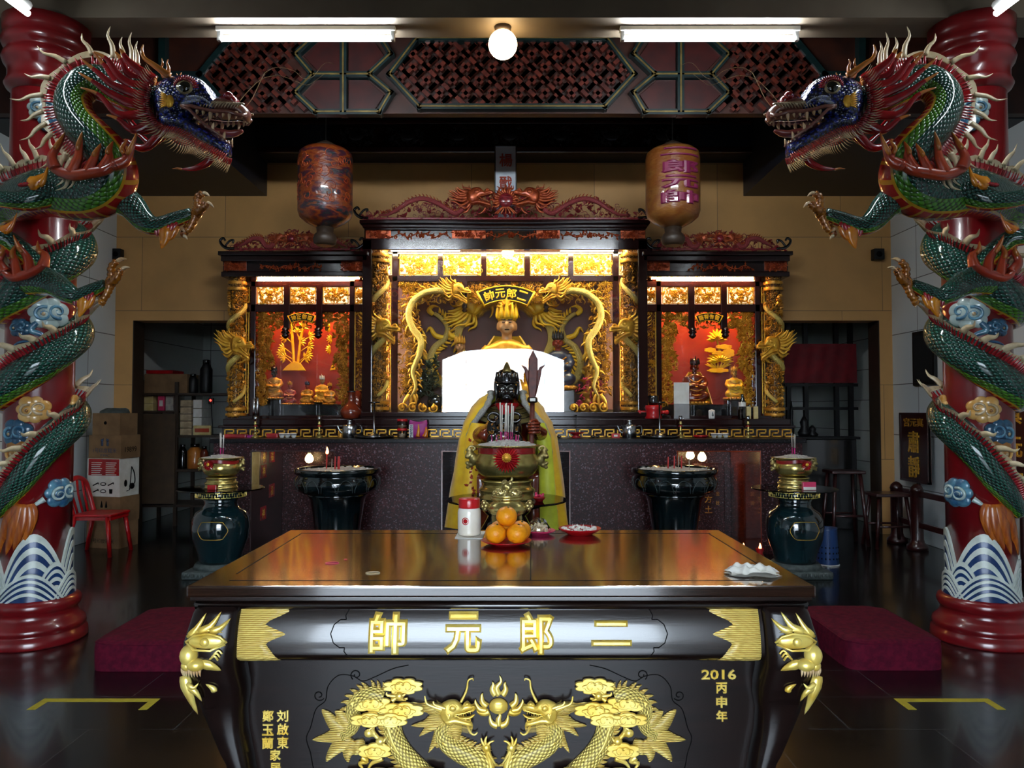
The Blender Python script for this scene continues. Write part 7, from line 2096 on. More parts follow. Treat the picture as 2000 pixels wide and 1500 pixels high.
# sweets bag
d = Y0 - .03; x = X(817, d); t = thing('sweets_bag', 'bright purple and orange bag of sweets beside the stacked jars', 'bag', (x, d, ZA))
rows = []
for i in range(13):
    u_ = i / 12; w = .105 * (1 - .12 * abs(u_ - .4)); th = .045 * math.sin(PI * min(1, u_ * 1.02)) ** .6 * (1 - .5 * u_) + .003
    rows.append([V((x + w * math.cos(2 * PI * k / 24) * (1 + .04 * math.sin(i * 2)), d + th * math.sin(2 * PI * k / 24) * (1 + .15 * math.sin(k * 2.2 + i)), ZA + .001 + .19 * u_ + .012 * math.cos(2 * PI * k / 24 * 2) * (u_ > .9))) for k in range(24)])
m = MB(); m.grid(rows, 0, True, True); m.build('bag', 'purple', t)
m = MB()
for cx_, w, h in ((.0, .022, .15), (.075, .03, .06), (.085, .03, .12)): m.blade([(x + cx_, d - .046, ZA + .01), (x + cx_ + .01, d - .048, ZA + .01 + h * .5), (x + cx_ + .005, d - .03, ZA + .01 + h)], w, .006, (0, 1, 0), k=4, base=.9)
m.build('orange_print', 'flame_yellow', t)
m = MB(); m.text('mentos', .05, .002, lambda a, b_, o: V((x - .075 - b_, d - .038 - o, ZA + .075 + a)), bev=.0012, width=.135, height=.034); m.build('lettering', 'robe_blue', t)
m = MB(); m.box(x - .098, x - .052, d - .037, d - .034, ZA + .005, ZA + .15); m.build('white_band', 'white_plastic', t)
# right of the statue: moon blocks, red stand, packets
for i, px in enumerate((1083, 1092, 1158, 1167)):
    d = Y0 - .05; x = X(px, d); m = MB(); m.ell((x, d, ZA + .014), (.026, .016, .014), 14, 8)
    tag(m.build('divination_block', 'black_lacquer'), 'small dark crescent divination block, ' + ('left pair, ' if i < 2 else 'right pair, ') + ('left one' if i % 2 == 0 else 'right one'), 'divination block', 'divination blocks on the counter')
d = Y0 - .02; x = X(1125, d); t = thing('red_bowl_stand', 'dark red footed bowl with a thin upright stem, right of the statue', 'bowl', (x, d, ZA))
m = MB(); m.lathe([(.05, 0), (.055, .01), (.03, .025), (.03, .035), (.09, .055), (.092, .062), (.05, .05), (.0001, .045)], (x, d, ZA), 32); m.build('bowl', 'red_lacquer', t)
m = MB(); m.tube([(x, d, ZA + .045), (x, d, ZA + .25)], .003, 6); m.tube([(x - .01, d, ZA + .25), (x + .012, d, ZA + .25)], .008, 7); m.build('stem', 'iron', t)
def match(px, lab):
    d = Y0 - .05; x = X(px, d); t = thing('matchbox', lab, 'box', (x, d, ZA), None)
    m = MB(); m.bbox(x - .045, x + .045, d - .02, d + .02, ZA + .001, ZA + .05, .003); m.build('sleeve', 'red_plastic', t); m = MB(); m.box(x - .02, x + .02, d - .0215, d - .0203, ZA + .015, ZA + .035); m.build('white_mark', 'white_paper', t)
match(1202, 'red matchbox with white mark beside the right teapot')
d = Y0 - .02; x = X(1368, d)
simple('red_saucer', 'shallow red saucer left of the three right cups', 'saucer', 'red_lacquer', lambda m: m.lathe([(.06, 0), (.08, .012), (.085, .03), (.07, .02), (.0001, .012)], (x, d, ZA), 32), (x, d, ZA))

# ---- standing on the shrine ledge
ZL = Z(818, DPL) 
ZL = Z(812, 8.84)
d = 8.78; x = X(686, d); zl = Z(818, DPL)
t = thing('brown_vase', 'dark brown bottle vase before the left cabinet', 'vase', (x, d, zl)); m = MB(); m.lathe([(.09, 0), (.1, .01), (.125, .06), (.12, .1), (.08, .15), (.04, .19), (.034, .25), (.04, .30), (.044, .305)], (x, d, zl), 36); m.build('body', 'brown_lacquer', t)
m = MB(); m.lathe([(.044, .303), (.05, .31), (.044, .318), (.0001, .31)], (x, d, zl), 28); m.build('rim', 'black_lacquer', t)
x = X(697, d + .07); simple('brown_tube', 'tall dark brown cylinder behind the brown bottle vase', 'container', 'brown_lacquer', lambda m: m.lathe([(.05, 0), (.05, .32), (.04, .322)], (x, d + .07, zl), 24), (x, d + .07, zl))
for i, px in enumerate((496, 503)):
    xx = X(px, d); simple('grey_tube', 'slim grey tube standing before the left cabinet, ' + ('left one' if i == 0 else 'right one'), 'tube', 'steel', lambda m: m.lathe([(.015, 0), (.015, .23), (.012, .232)], (xx, d, zl), 14), (xx, d, zl), 'grey tubes at the left cabinet')
x = X(1276, d); t = thing('red_spool', 'glossy red winch like spool with brass ends before the right cabinet', 'spool', (x, d, zl))
m = MB(); m.lathe([(.09, 0), (.1, .01), (.085, .04), (.085, .10), (.10, .13), (.09, .14), (.09, .155)], (x, d, zl), 28); m.build('drum', 'red_plastic', t)
m = MB(); m.lathe([(.05, .155), (.055, .19), (.06, .26), (.055, .265)], (x, d, zl), 24); m.build('black_neck', 'black_lacquer', t)
m = MB()
for s in (1, -1): m.tube([(x + s * .09, d, zl + .075), (x + s * .15, d, zl + .075)], .02, 10); m.ell((x + s * .155, d, zl + .075), .026, 10, 8)
m.build('side_knob', 'red_plastic', t)
x0, x1 = X(1316, d - .02), X(1346, d - .02); t = thing('sheet_holder', 'clear stand with white sheets before the right cabinet', 'sheet holder', ((x0 + x1) / 2, d - .02, zl))
m = MB(); m.bbox(x0, x1, d - .03, d - .02, zl + .002, Z(747, d), .002); m.build('sheets', 'white_paper', t); m = MB(); m.bbox(x0 - .004, x1 + .004, d - .05, d - .034, zl, zl + .17, .003); m.build('holder', 'clear_plastic', t)
x = X(1390, d - .02); t = thing('white_beaker', 'white lidded beaker with black mark before the right cabinet', 'cup', (x, d - .02, zl)); m = MB(); m.lathe([(.03, 0), (.034, .01), (.036, .09), (.03, .098), (.01, .105), (.0001, .11)], (x, d - .02, zl), 24); m.build('body', 'white_plastic', t)
m = MB(); m.blade([(x, d - .058, zl + .03), (x, d - .058, zl + .05), (x, d - .058, zl + .085)], .014, .002, (0, 1, 0)); m.build('black_mark', 'black_lacquer', t)
x = X(1450, d); t = thing('dark_bottle', 'dark bottle with pale label before the right cabinet', 'bottle', (x, d, zl)); m = MB(); m.lathe([(.038, 0), (.04, .01), (.04, .19), (.02, .23), (.014, .27), (.016, .28), (.0001, .282)], (x, d, zl), 24); m.build('body', 'black_ceramic', t)
m = MB(); m.lathe([(.0405, .14), (.0405, .19)], (x, d, zl), 24, cap=False); m.build('label', 'white_paper', t)
t = thing('clear_tumbler', 'clear drinking glass below the dark bottle', 'glass', (x - .04, d - .07, zl)); m = MB(); m.lathe([(.03, 0), (.034, .11), (.031, .11), (.027, .005)], (x - .04, d - .07, zl), 24); m.build('glass', 'clear_plastic', t)
for i, px in enumerate((1462, 1476)):
    xx = X(px, d); simple('yellow_packet', 'pale yellow packet at the right end of the right cabinet, ' + ('left one' if i == 0 else 'right one'), 'packet', 'pale_gold_panel', lambda m: m.bbox(xx - .025, xx + .025, d - .015, d + .015, zl, zl + .14, .004), None, 'yellow packets by the right cabinet')

# ================================================================== figures inside the cabinets
def figure(name, label, px, pyb, pyt, d, robe, skin, crown=None, cape=None, hair='black_lacquer', grp=None, seat='gold_old', z_floor=None):
    """seated temple figure, one continuous body with head, robe folds and crown"""
    x = X(px, d); zb = Z(pyb, d); H = Z(pyt, d) - zb
    t = thing(name, label, 'statue', (x, d, zb), grp); k = H
    b = MB()
    for c_, r in (((0, 0, .20), (.24, .18, .13)), ((0, 0, .36), (.17, .12, .16)), ((0, 0, .52), (.17, .11, .12)), ((.17, -.09, .16), (.12, .12, .10)), ((-.17, -.09, .16), (.12, .12, .10)), ((0, -.05, .12), (.28, .18, .09)), ((.10, -.12, .05), (.08, .07, .06)), ((-.10, -.12, .05), (.08, .07, .06))): b.ell((x + c_[0] * k, d + c_[1] * k, zb + c_[2] * k), tuple(q * k for q in r), 14, 10)
    for s in (1, -1): b.tube([(x + s * .15 * k, d, zb + .56 * k), (x + s * .21 * k, d - .02 * k, zb + .42 * k), (x + s * .17 * k, d - .13 * k, zb + .34 * k), (x + s * .03 * k, d - .17 * k, zb + .38 * k)], [.07 * k, .075 * k, .06 * k, .035 * k], 10)
    remesh(b, .03 * k, 2).build('robed_body', robe, t)
    h = MB(); hz = zb + .76 * k
    h.tube([(x, d, zb + .58 * k), (x, d - .01 * k, hz)], [.05 * k, .045 * k], 10); h.ell((x, d - .01 * k, hz), (.075 * k, .08 * k, .10 * k), 14, 10); h.ell((x, d - .05 * k, hz - .06 * k), (.045 * k, .04 * k, .04 * k), 10, 8); h.ell((x, d - .095 * k, hz - .01 * k), (.012 * k, .014 * k, .025 * k), 8, 6)
    for s in (1, -1): h.ell((x + s * .08 * k, d, hz - .02 * k), (.015 * k, .02 * k, .045 * k), 8, 6); h.ell((x + s * .04 * k, d - .06 * k, hz - .03 * k), (.028 * k, .025 * k, .03 * k), 8, 6)
    hd2 = remesh(h, .011 * k, 1).build('head', skin, t)
    m = MB()
    for s in (1, -1): m.ell((x + s * .03 * k, d - .086 * k, hz + .012 * k), (.014 * k, .006 * k, .006 * k), 8, 5); m.tube([(x + s * .012 * k, d - .088 * k, hz + .035 * k), (x + s * .05 * k, d - .078 * k, hz + .04 * k)], .005 * k, 5)
    m.tube([(x - .02 * k, d - .09 * k, hz - .052 * k), (x + .02 * k, d - .09 * k, hz - .052 * k)], .006 * k, 5)
    m.build('face_paint', 'mouth_dark', hd2)
    m = MB(); m.lathe([(.082 * k, .03 * k), (.088 * k, .06 * k), (.085 * k, .10 * k), (.06 * k, .14 * k), (.03 * k, .17 * k), (.0001, .19 * k)], (x, d, hz), 18)
    for i in range(5): a = PI * (1.15 + .7 * i / 4); m.blade([(x + .085 * k * math.cos(a), d + .085 * k * math.sin(a), hz + .05 * k), (x + .09 * k * math.cos(a), d + .09 * k * math.sin(a), hz + .11 * k), (x + .09 * k * math.cos(a), d + .09 * k * math.sin(a), hz + (.24 if i == 2 else .19) * k)], .03 * k, .015 * k, (0, 1, 0), k=3)
    m.build('crown', crown or hair, hd2)
    if seat is None: z_floor = None
    m = MB()
    for i in range(5): z = zb + (.10 + .09 * i) * k; w = (.25 - .03 * i) * k; m.tube(crv([(x - w, d - .10 * k, z + .05 * k), (x, d - (.22 - .02 * i) * k, z - .02 * k), (x + w, d - .10 * k, z + .05 * k)], 5), .012 * k, 6)
    m.build('gilt_fold', seat or 'gold_bright', t)
    m = MB(); m.lathe([(.27 * k, -.02 * k), (.30 * k, .0), (.28 * k, .03 * k), (.2 * k, .05 * k)], (x, d, zb), 26, cap=True)
    for i in range(12): a = PI + PI * i / 11; m.ell((x + .28 * k * math.cos(a), d + .28 * k * math.sin(a), zb + .02 * k), (.05 * k, .05 * k, .035 * k), 8, 6)
    if seat: m.build('lotus_seat', seat, t)
    if cape:
        rows = []
        for j in range(8):
            u_ = j / 7; w = (.12 + .24 * u_ ** .7) * k; z = zb + (.66 - .66 * u_) * k
            rows.append([V((x + w * math.cos(a) * (1 + .04 * math.sin(a * 9)), d + (.02 + .16 * (w / k) / .36 * math.sin(a)) * k - .06 * k * u_, z)) for a in [-.55 + (PI + 1.1) * i / 28 for i in range(29)]])
        m = MB(); m.grid(rows); m.build('cape', cape, t)
    if z_floor is not None:
        m = MB(); m.bbox(x - .25 * k, x + .25 * k, d - .2 * k, d + .2 * k, z_floor, zb - .02 * k, .01); m.build('pedestal', 'black_lacquer', t)
    return t
ZI = Z(806, DCF)
figure('gilded_deity', 'gilded deity with tall crown and pale face in the middle cabinet', 990, 800, 582, 9.14, 'gold', 'skin_gilt', 'gold_bright', 'yellow_satin', seat=None)
figure('bearded_figure', 'small red faced figure with black beard behind the middle cabinet glass', 1090, 760, 640, 9.26, 'robe_blue', 'skin_red', 'black_lacquer', z_floor=ZI)
figure('robed_figure', 'dark robed figure at the left behind the middle cabinet glass', 898, 760, 650, 9.26, 'gold_old', 'skin_gilt', 'gold', z_floor=ZI)
figure('black_deity', 'black faced seated figure at the left of the left cabinet', 535, 779, 712, 9.2, 'gold_old', 'black_lacquer', 'black_lacquer', z_floor=Z(790, 9.12))
figure('red_deity', 'small red faced bearded figure in the middle of the left cabinet', 600, 790, 742, 9.2, 'gold_old', 'skin_red', 'robe_blue', z_floor=None)
figure('pale_deity', 'small gilt figure with white headdress in the left cabinet', 629, 786, 730, 9.25, 'gold', 'skin_gilt', 'white_plastic', z_floor=Z(790, 9.12))
figure('gilt_guardian', 'small gilt guardian at the right of the left cabinet', 644, 790, 745, 9.18, 'gold_old', 'skin_red', 'gold')
figure('slim_attendant', 'slim red and gold attendant left of the red faced figure in the left cabinet', 566, 790, 742, 9.2, 'carved_red', 'skin_red', 'gold_old')
figure('dark_goddess', 'dark seated goddess in a pale yellow cape in the right cabinet', 1357, 789, 694, 9.22, 'brown_lacquer', 'brown_lacquer', 'black_lacquer', 'yellow_satin')
figure('golden_goddess', 'small golden goddess at the right of the right cabinet', 1434, 780, 712, 9.22, 'gold_bright', 'gold', 'gold', z_floor=Z(790, 9.12))
# rockery with leaves at the left of the middle cabinet
q = P(828, 770, 9.3); t = thing('leafy_rockery', 'dark green rockery at the lower left behind the middle cabinet glass', 'rockery', (q.x, 9.3, ZI)); m = MB(); rg = random.Random(31)
for i in range(9): m.ell((q.x + rg.uniform(-.15, .15), 9.3 + rg.uniform(-.04, .04), ZI + .12 + rg.uniform(0, .35)), (rg.uniform(.06, .12), .07, rg.uniform(.08, .14)), 10, 7)
remesh(m, .02, 1).build('rock', 'teal_ceramic', t); m = MB(); filigree(m, q.x - .18, q.x + .18, ZI + .2, ZI + .65, face(9.2), 110, .045, rg, 0, .03); m.build('leaves', 'foliage', t)
q = P(1150, 770, 9.3); t = thing('incense_tower', 'ornate small gilt tower at the lower right behind the middle cabinet glass', 'ornament', (q.x, 9.3, ZI)); m = MB()
m.lathe([(.14, 0), (.14, .08), (.09, .1), (.09, .2), (.16, .23), (.07, .26), (.07, .36), (.13, .39), (.05, .42), (.05, .5), (.09, .53), (.02, .58), (.0001, .64)], (q.x, 9.3, ZI), 8); m.build('tiers', 'gold_old', t); m = MB(); filigree(m, q.x - .16, q.x + .16, ZI + .05, ZI + .4, face(9.15), 60, .04, rg, 0, .03); m.build('flowers', 'pink_plastic', t)

# ================================================================== hanging lanterns
def lantern(px, mat, lab, chars):
    d = 7.6; x = X(px, d); z0, z1 = Z(445, d), Z(290, d); r = 53 * d / FPX; h = z1 - z0
    t = thing('hanging_lantern', lab, 'lantern', (x, d, z0), 'hanging barrel lanterns')
    m = MB(); m.lathe([(r * .30, 0), (r * .42, .012), (r * .72, h * .07), (r * .93, h * .13), (r, h * .2), (r * 1.0, h * .5), (r * 1.0, h * .86), (r * .96, h * .93), (r * .8, h * .975), (r * .4, h), (r * .2, h)], (x, d, z0), 64); m.build('paper_shade', mat, t)
    m = MB(); m.lathe([(r * .32, .005), (r * .30, -.05), (r * .38, -.07), (r * .44, -.11), (r * .40, -.16), (r * .30, -.18)], (x, d, z0), 32); m.build('lower_cap', 'brown_trim', t)
    m = MB(); m.lathe([(r * .42, h - .002), (r * .40, h + .03), (r * .2, h + .06), (r * .06, h + .08)], (x, d, z0), 28); m.build('upper_cap', 'brown_trim', t)
    m = MB(); m.tube([(x, d, z0 + h + .07), (x, d, ZC)], .006, 6); m.tube(crv([(x, d, z0 + h + .3), (x - .06, d, z0 + h + .15), (x - .02, d, z0 + h + .07)], 5), .002, 5); m.build('hanging_wire', 'iron', t)
    if chars:
        for i, ch in enumerate(chars):
            zc = z0 + h * (.86 - .185 * i); m = MB()
            m.text(ch, .2, .003, lambda a, b_, o: V((x + (r + .002 + o) * math.sin(a / r + .14), d - (r + .002 + o) * math.cos(a / r + .14), zc + b_)), bev=.011, width=.42, height=h * (.165 if ch not in '二' else .10), cuts=(0, 14))
            m.build('painted_character', 'lantern_ink', t)
    else:
        m = MB(); rg = random.Random(6)
        for i in range(34):
            a0 = rg.uniform(-1.3, 1.3); zc = z0 + h * rg.uniform(.2, .85); sp = spiral(0, 0, rg.uniform(.03, .07), .01, rg.uniform(0, 6), rg.choice((-1, 1)) * .9, 10)
            m.tube([(x + (r + .001) * math.sin(a0 + p[0] / r), d - (r + .001) * math.cos(a0 + p[0] / r), zc + p[1]) for p in sp], .0035, 4)
        m.build('raised_pattern', 'carved_copper', t)
lantern(632, 'lantern_red', 'weathered red and dark barrel lantern hanging over the left cabinet', None)
lantern(1317, 'lantern_tan', 'tan barrel lantern with purple characters hanging over the right cabinet', '二郎元帥')
# ================================================================== left side: chair, cartons, rack
def qbox(m, c, a, b_, z0, z1, mi=0):
    """upright box on the corner c with horizontal edges a and b_"""
    c, a, b_ = V(c), V(a), V(b_); base = [c, c + a, c + a + b_, c + b_]
    vs = [V((p.x, p.y, z0)) for p in base] + [V((p.x, p.y, z1)) for p in base]
    return m.add(vs, [(0, 1, 2, 3), (7, 6, 5, 4), (0, 4, 5, 1), (1, 5, 6, 2), (2, 6, 7, 3), (3, 7, 4, 0)], mi, False)
CA, CB_ = V((-.415, .10, 0)), V((.055, .33, 0))
AN, BN = V((-.10, -.415, 0)).normalized(), V((.33, -.055, 0)).normalized()
C0 = V((X(236, 8.6), 8.6, 0))
def ff(c, s, z0):   # map onto the front face: s from the near corner to the left, t up
    return lambda x, z, o: c + CA * .5 + CA.normalized() * -x + AN * o + V((0, 0, z0 + z))
def sf(c, z0): return lambda x, z, o: c + CB_ * .5 + CB_.normalized() * x + BN * o + V((0, 0, z0 + z))
def carton(z0, z1, mat, lab, dx=0., grp='cartons stacked by the left wall', name='carton'):
    c = C0 + V((dx, 0, 0)); m = MB(); qbox(m, c, CA, CB_, z0, z1)
    return tag(m.build(name, mat), lab, 'box', grp), c
def lettering(par, txt, fn, w, h, mat='black_line', s=.1):
    m = MB(); m.text(txt, s, .001, fn, width=w, height=h); return m.build('printing', mat, par)
o, c = carton(.0, .286, 'cardboard', 'bottom brown carton of the stack behind the red chair'); lettering(o, '1号印度糯米', ff(c, 0, .08), .3, .05)
o, c = carton(.287, .573, 'cardboard', 'brown carton second from the bottom, behind the red chair', .01)
m = MB()
for s in (-.03, .03): m.blade([ff(c, 0, .45)(s, 0, .001), ff(c, 0, .45)(s, .03, .001), ff(c, 0, .45)(s, .08, .001)], .02, .002, AN)
m.build('printed_arrow', 'black_line', o)
o, c = carton(.574, 1.0, 'white_paper', 'white and red carton of an appliance in the middle of the stack')
m = MB(); m.shape([[(-.2, -.09), (.205, -.09), (.205, .095), (-.2, .095)]], .002, 0, ff(c, 0, .90)); m.build('red_panel', 'red_lacquer', o)
m = MB()
for i in range(2):
    for j in range(7): m.shape([[(-.16 + .19 * i, .05 - .022 * j), (-.02 + .19 * i - .012 * (j % 3), .05 - .022 * j), (-.02 + .19 * i - .012 * (j % 3), .056 - .022 * j), (-.16 + .19 * i, .056 - .022 * j)]], .001, 0, lambda x, z, q: ff(c, 0, .9)(x, z, q + .002))
m.build('small_print', 'white_paper', o)
m = MB(); F_ = ff(c, 0, .68)
for i, (x, z) in enumerate(((-.1, .03), (0, .035), (.1, .035), (-.1, -.045), (0, -.045), (.1, -.045))):
    if i in (1, 4): m.tube([F_(x + .035 * math.cos(a / 10 * 2 * PI), z + .018 * math.sin(a / 10 * 2 * PI), .002) for a in range(11)], .004, 5)
    elif i == 5: m.shape([[(x - .018, z - .025), (x + .018, z - .025), (x + .022, z + .025), (x - .022, z + .025)]], .002, 0, F_)
    else: m.tube([F_(x - .035, z - .014, .002), F_(x + .035, z + .018, .002)], .006, 5); m.tube([F_(x + .035, z + .018, .002), F_(x + .035, z + .0, .002)], .004, 5)
m.build('pictogram', 'black_line', o)
m = MB(); F_ = sf(c, .60); m.ell(F_(.04, .08, .004), (.02, .05, .035), 12, 8); m.ell(F_(-.07, .12, .004), (.01, .03, .04), 10, 8)
m.tube(crv([F_(.05, .1, .004), F_(.09, .12, .004), F_(.08, .22, .004), F_(.03, .3, .004)], 5), .006, 6); m.tube([F_(.03, .3, .004), F_(.0, .04, .004), F_(-.05, .03, .004)], .005, 6); m.build('vacuum_picture', 'black_line', o)
o, c = carton(1.001, 1.262, 'cardboard', 'brown carton printed with characters, second from the top', .01); lettering(o, '1号印度糯米', ff(c, 0, 1.09), .31, .055, 'robe_blue'); lettering(o, 'Y99C', ff(c, 0, 1.035), .13, .03, 'robe_blue'); lettering(o, '19899', sf(c, 1.1), .2, .06)
m = MB()
for s in (-.035, .035): m.ell(ff(c, 0, 1.19)(s, .015, .001), (.018, .01, .018), 10, 6); m.blade([ff(c, 0, 1.19)(s, -.05, .001), ff(c, 0, 1.19)(s, 0, .001), ff(c, 0, 1.19)(s * .4, .04, .001)], .02, .002, AN)
m.build('printed_emblem', 'robe_blue', o)
m = MB(); c = C0 + V((-.02, .03, 0)); qbox(m, c, CA * .86, CB_ * .9, 1.263, 1.51)
o = tag(m.build('carton', 'cardboard'), 'brown carton with round hole on top of the stack by the left wall', 'box', 'cartons stacked by the left wall')
m = MB(); q = ff(c, 0, 1.40)(.02, 0, .001); m.ell(q, (.02, .006, .02), 12, 6); m.build('hand_hole', 'black_line', o)
m = MB(); q = c + CA * .45 + CB_ * .45; m.ell((q.x, q.y, 1.515), (.17, .13, .055), 18, 10); rg = random.Random(3)
for i in range(7): m.ell((q.x + rg.uniform(-.12, .12), q.y + rg.uniform(-.08, .08), 1.54), (.05, .04, .03), 8, 6)
tag(remesh(m, .016, 1).build('plastic_bag', 'grey_stone', loc=(q.x, q.y, 1.511)), 'grey plastic bag lying on the topmost carton', 'bag')
# red plastic chair
cx, cy = X(197, 8.3), 8.33; ch = thing('plastic_chair', 'red plastic stacking chair in front of the cartons, beside the left column', 'chair', (cx, cy, 0))
m = MB(); m.bbox(cx - .20, cx + .22, cy - .21, cy + .21, .415, .445, .014); m.box(cx - .19, cx + .21, cy - .19, cy + .19, .38, .416); m.build('seat', 'red_plastic', ch)
for sx_, sy_ in ((1, -1), (1, 1), (-1, -1), (-1, 1)):
    m = MB(); a, b_ = V((cx + sx_ * .17, cy + sy_ * .18, .42)), V((cx + sx_ * .235 - (.01 if sx_ > 0 else .03), cy + sy_ * .225, 0)); m.tube([a, b_], [.032, .024], 10, rb=[.022, .02]); m.build('leg', 'red_plastic', ch)
m = MB(); arch = crv([V((cx - .18, cy - .2, .43)), V((cx - .235, cy - .2, .62)), V((cx - .26, cy - .16, .76)), V((cx - .265, cy, .815)), V((cx - .26, cy + .16, .76)), V((cx - .235, cy + .2, .62)), V((cx - .18, cy + .2, .43))], 6); m.tube(arch, .026, 10)
for k in (-.1, 0, .1): m.tube([(cx - .19, cy + k, .44), (cx - .245, cy + k * 1.1, .64), (cx - .262, cy + k, .80)], .022, 8, nrm=(1, 0, 0), rb=.007)
m.build('backrest', 'red_plastic', ch)
# rack in the left store room
rx0, rx1 = X(280, 10.35), X(470, 10.35); rk = thing('storage_rack', 'dark metal shelving rack loaded with goods inside the left doorway', 'shelf', ((rx0 + rx1) / 2, 10.6, 0))
for x in (rx0, X(345, 10.3), rx1):
    for y in (10.3, 10.85):
        m = MB(); m.box(x - .022, x + .022, y - .02, y + .02, 0, 1.95 if x != X(345, 10.3) else 1.92); m.build('upright', 'brown_trim', rk)
SH = [Z(965, 10.3), Z(917, 10.3), Z(850, 10.3), Z(768, 10.3)]
for z in [.28] + SH[1:]:
    m = MB(); m.bbox(rx0, rx1, 10.28, 10.87, z - .03, z, .004); m.build('shelf_board', 'brown_trim', rk)
m = MB(); m.box(rx0 + .01, X(343, 10.24), 10.235, 10.255, .30, Z(808, 10.24)); tag(m.build('cardboard_sheet', 'cardboard_dark'), 'large brown cardboard sheet standing against the rack in the left doorway', 'cardboard')
def goods(name, lab, cat, mat, px0, px1, z, h, y0=10.34, y1=10.7, grp=None, label=None):
    m = MB(); m.bbox(X(px0, y0), X(px1, y0), y0, y1, z + .001, z + h, .006); o = tag(m.build(name, mat), lab, cat, grp)
    if label: m = MB(); m.box(X(px0 + 3, y0), X(px1 - 3, y0), y0 - .003, y0 - .0005, z + h * .3, z + h * .7); m.build('label', label, o)
goods('long_carton', 'long tan carton lying on the top shelf of the rack', 'box', 'cardboard', 281, 365, SH[3], .26); goods('red_tray', 'dark red tray on the long carton of the rack', 'tray', 'red_lacquer', 284, 336, SH[3] + .262, .05)
goods('yellow_pack', 'pale yellow pack at the left of the upper shelf', 'packet', 'pale_gold_panel', 279, 299, SH[3] - .235, .10, grp='packs on the rack'); goods('yellow_pack', 'pale yellow pack lying on another at the left of the upper shelf', 'packet', 'pale_gold_panel', 279, 299, SH[3] - .135, .10, grp='packs on the rack')
m = MB(); m.bbox(rx0, X(343, 10.3), 10.28, 10.8, SH[3] - .262, SH[3] - .236, .003); m.build('shelf_board', 'brown_trim', rk)
goods('pink_pack', 'pinkish pack with shiny seam on the upper shelf of the rack', 'packet', 'pink_plastic', 308, 321, SH[3] - .235, .2, label='white_paper'); goods('grey_pack', 'grey pack beside the rack upright', 'packet', 'grey_stick', 323, 338, SH[3] - .235, .2)
for i in range(5): goods('paper_stack', 'pale wrapped pack in the stack right of the rack upright, ' + ['lowest', 'second', 'third', 'fourth', 'topmost'][i], 'packet', 'cream_dull', 352, 374, SH[2] + .095 * i, .09, grp='pale packs right of the upright')
for i in range(4): goods('white_pack', 'whitish wrapped pack in the stack nearer the cabinet, ' + ['lowest', 'second', 'third', 'topmost'][i], 'packet', 'white_paper', 377, 394, SH[2] + .12 * i, .115, grp='whitish packs on the rack')
goods('tan_box', 'small tan box with orange label in front of the pale packs', 'box', 'pale_gold_panel', 378, 412, SH[2], .13, 10.29, 10.335, label='flame_orange')
def bottle(px, z, h, r, mat, lab, y=10.45, cap='black_lacquer'):
    x = X(px, y); t = thing('storage_jar', lab, 'jar', (x, y, z), 'jars on the rack'); m = MB(); m.lathe([(r * .9, 0), (r, .02), (r, h * .72), (r * .6, h * .86), (r * .5, h * .9)], (x, y, z + .001), 22); m.build('body', mat, t); m = MB(); m.lathe([(r * .58, h * .88), (r * .6, h), (r * .5, h * 1.02)], (x, y, z), 18); m.build('cap', cap, t)
bottle(358, SH[1], .32, .06, 'black_lacquer', 'dark tall jar on the lower shelf, left of the amber one'); bottle(382, SH[1], .33, .10, 'flame_tip', 'round amber jar on the lower shelf of the rack'); bottle(400, SH[1], .30, .06, 'brown_lacquer', 'brown jar on the lower shelf behind the burner')
bottle(376, SH[3], .26, .07, 'iron', 'dark canister on the top shelf right of the long carton'); bottle(402, SH[3], .45, .08, 'iron', 'tall dark canister on the top shelf near the cabinet')
q = P(411, 782, 10.3); m = MB(); m.ell(q, .014, 10, 8); il = tag(m.build('indicator_lamp', 'indicator'), 'tiny red indicator light in the dark left doorway', 'lamp'); m = MB(); m.bbox(q.x - .03, q.x + .03, q.y + .008, q.y + .05, q.z - .05, q.z + .03, .005); m.tube([(q.x, q.y + .03, q.z - .05), (q.x, 10.4, SH[2])], .006, 6); m.build('housing', 'iron', il)
# small speakers on the back wall
for px, lab in ((228, 'small dark wall box on the back wall left of the dragon claw'), (1715, 'small dark wall box on the back wall by the right dragon claw')):
    q = P(px, 497, DW - .06); t = thing('wall_box', lab, 'box', (q.x, DW - .06, q.z - .06), 'small dark boxes on the back wall'); m = MB(); m.bbox(q.x - .065, q.x + .065, DW - .10, DW - .002, q.z - .07, q.z + .07, .01); m.build('case', 'iron', t); m = MB(); m.lathe([(.0001, 0), (.03, .004), (.036, .012)], (q.x, DW - .112, q.z), 18, axis=(0, 1, 0)); m.build('round_front', 'black_line', t)

# ================================================================== right side
# red canopy stand in the right store room
y = 10.3; x0, x1 = X(1532, y), X(1672, y); t = thing('canopy_frame', 'black frame with a wide red cloth inside the right doorway', 'frame', ((x0 + x1) / 2, y, 0))
for px in (1540, 1574, 1634, 1662): m = MB(); m.box(X(px - 4, y), X(px + 4, y), y - .03, y + .03, 0, 2.9); m.build('post', 'iron', t)
m = MB(); rows = []
for j in range(9): rows.append([V((x0 + (x1 - x0) * i / 30, y - .04 + .008 * math.sin(i * 1.1 + j * .4), Z(672 + 76 * j / 8, y))) for i in range(31)])
m.grid(rows); m.grid([[q + V((0, .02, 0)) for q in r] for r in rows]); m.build('red_cloth', 'banner_red', t)
m = MB()
for py in (752, 778 + 20): m.box(x0, X(1675, y), y - .025, y + .02, Z(py, y) - .02, Z(py, y) + .02)
m.build('cross_rail', 'iron', t)
